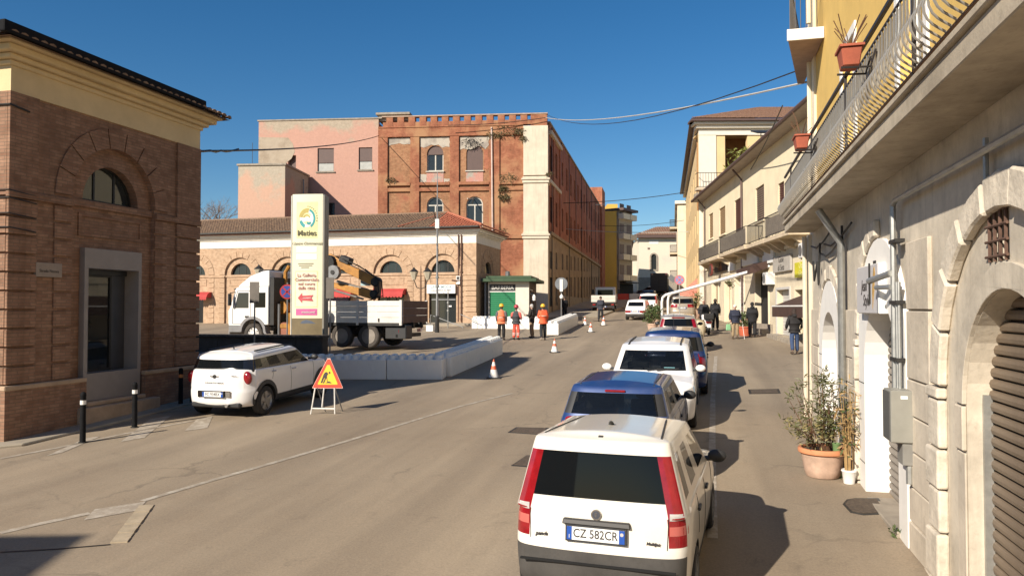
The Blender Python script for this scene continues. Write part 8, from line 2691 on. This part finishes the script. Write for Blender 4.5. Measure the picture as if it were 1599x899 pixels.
def bush(p, r, h, label, mat, n=500, potmat=None, potr=.3, poth=.4, name='shrub', cat='plant', ll=.16, lw=.035):
    t = thing(name, label, cat, p)
    z0 = 0
    if potmat:
        MB().lathe([(potr * .7, 0), (potr, poth), (potr * 1.08, poth), (potr * 1.08, poth + .05), (potr * .9, poth + .05)], (0, 0, 0), 16).build('pot', potmat, t, smooth=True); z0 = poth
    pts = []
    for i in range(60):
        a, b = rnd.uniform(0, 6.28), rnd.uniform(0, 1)
        pts.append(Vector((math.cos(a) * r * math.sqrt(b), math.sin(a) * r * math.sqrt(b), z0 + h * rnd.uniform(.12, 1))))
    mb = MB()
    for q_ in pts[:14]: mb.tube([(0, 0, z0), q_ * .5 + Vector((0, 0, z0 * .5)), q_], [.014, .01, .004], 4)
    o = mb.build('stems', M_wood, t); o['kind'] = 'stuff'
    leaves(pts, n, ll, lw, mat, 'foliage', t, .4, .07)
    return t
q = at(1019, 500, 41.5)
bush(Vector((q.x, q.y, gz(q.x, q.y))), .5, .95, 'round green shrub at the foot of the white pergola posts', M_leafg, 700, M_pot, .3, .45)
q = at(1026, 500, 45); bush(Vector((q.x, q.y, gz(q.x, q.y))), .35, .8, 'yellow green bush behind the white pergola post', M_leaf, 300, M_pot, .3, .5)
q = G(1163, 524); bush(q, .32, .8, 'dark green plant in a red planter before the dark doorway', M_leafg, 400, plain('red planter', (.5, .12, .06), .6), .36, .42, 'potted_plant', 'potted plant')
q = at(1085, 480, 55); bush(Vector((q.x, q.y, gz(q.x, q.y))), .6, 1.2, 'bushy plant in a pot below the pink awning', M_leafg, 350, M_pot, .45, .7, 'potted_plant', 'potted plant')
q = at(1140, 433, 45.5); bush(q - Vector((0, 0, .6)), .22, .6, 'small hanging plant on the wall beside the white shop door', M_leaf, 120, None, name='hanging_plant')
q = gp(1152, 262); lp_ = MG @ Vector((q[0], -.15, 12.35)); bush(lp_, .75, 2.6, 'bright yucca growing on the corner loggia', leaf_mat('yucca leaves', (.13, .15, .03), (.3, .3, .08)), 420, M_pot, .35, .4, 'potted_plant', 'potted plant', .6, .06)
q = at(1079, 497, 38.5)
for px, c, lb_ in ((1040.5, (.6, .25, .15), 'pink terracotta jar by the white pergola posts'), (1093, (.5, .42, .28), 'pale stone planter box beside the scooter')):
    q = at(px, 497, 38.5); t = thing('planter', lb_, 'planter', (q.x, q.y, gz(q.x, q.y)))
    MB().lathe([(.2, 0), (.3, .4), (.26, .7), (.2, .8), (.24, .85), (.2, .84)], (0, 0, 0), 14).build('jar', plain('jar %.1f' % px, c, .8, var=.15), t, smooth=True)
# bare tree behind the market building
bt = thing('bare_tree', 'bare winter tree behind the market building roof', 'tree', (-27.5, 69, 4.3))
def branches(mb, p, d, l, r, dep):
    e = p + d * l
    mb.tube([p, p.lerp(e, .5) + Vector((rnd.gauss(0, .04), rnd.gauss(0, .04), 0)) * l, e], [r, r * .85, r * .65], 5 if dep > 2 else 3, caps=False)
    if dep == 0: return
    for k in range(3 if dep > 1 else 4):
        nd = (d + Vector((rnd.gauss(0, .5), rnd.gauss(0, .5), rnd.gauss(.15, .3)))).normalized()
        branches(mb, p.lerp(e, rnd.uniform(.55, 1)), nd, l * rnd.uniform(.6, .8), r * .55, dep - 1)
m_ = MB(); m_.tube([(0, 0, 0), (.1, 0, 3), (0, 0, 5.2)], [.3, .24, .18], 9); m_.build('trunk', M_wood, bt, smooth=True)
m_ = MB()
for k in range(6): branches(m_, Vector((0, 0, 4.6 + k * .1)), Vector((math.cos(k * 1.05) * .6, math.sin(k * 1.05) * .6, 1)).normalized(), 1.9, .06, 4)
o = m_.build('crown', plain('grey twigs', (.2, .16, .13), .9), bt); o['kind'] = 'stuff'
q = at(322, 340, 62)
bush(Vector((q.x, q.y, 8.2)), 1.4, 1.6, 'dark evergreen top behind the market building roof at the corner shop', M_leafg, 500, name='evergreen_shrub')

# ================================================================== OVERHEAD CABLES
def cable(label, a, b, sag, r, mat=M_iron, n=14, wob=0.0):
    t0 = [a.lerp(b, i / n) - Vector((0, 0, sag * 4 * (i / n) * (1 - i / n))) + Vector((0, 0, rnd.gauss(0, wob))) for i in range(n + 1)]
    o = MB().tube(t0, r, 5).build('overhead_cable', mat, None)
    return tag(o, label, 'cable', 'overhead cables')
M_cab = plain('pale cable sheath', (.42, .4, .36), .6)
cnr = at(308, 236, 20.3)
cable('black cable from the corner shop to the pink wing of the mill', cnr, at(592, 212, 63), .3, .03, M_iron)
cable('thick twisted end of the black cable at the corner shop', cnr, at(372, 233, 27), .05, .035, M_iron, 8, .02)
mc_ = at(852, 184, 61.8)
cable('thick pale cable from the mill corner across the street', mc_, at(1276, 125, 17.2), .5, .026, M_cab)
cable('thin black cable beside the thick pale one across the street', mc_ + Vector((0, 0, .3)), at(1274, 100, 17.2), 1.1, .018, M_iron)
cable('thin black cable along the top of the red brick front', at(700, 196, 62), at(852, 184, 61.7), .15, .03, M_iron)
cable('upper thin cable across the far street', at(880, 317, 70), at(1072, 300, 62), .2, .03, M_iron)
cable('pale cable from the mill wall to the red brick tower', at(730, 310, 61.5), at(945, 319, 115), .3, .05, M_cab)
cable('lower thin cable across the far street', at(880, 357, 76), at(1075, 362, 70), .2, .03, M_cab)
cable('lowest thin cable near the end house', at(935, 352, 100), at(1068, 344, 90), .3, .03, M_iron)
cable('cable from the cream house eaves to the stone house', at(1152, 290, 52), at(1222, 165, 30), .4, .025, M_iron)
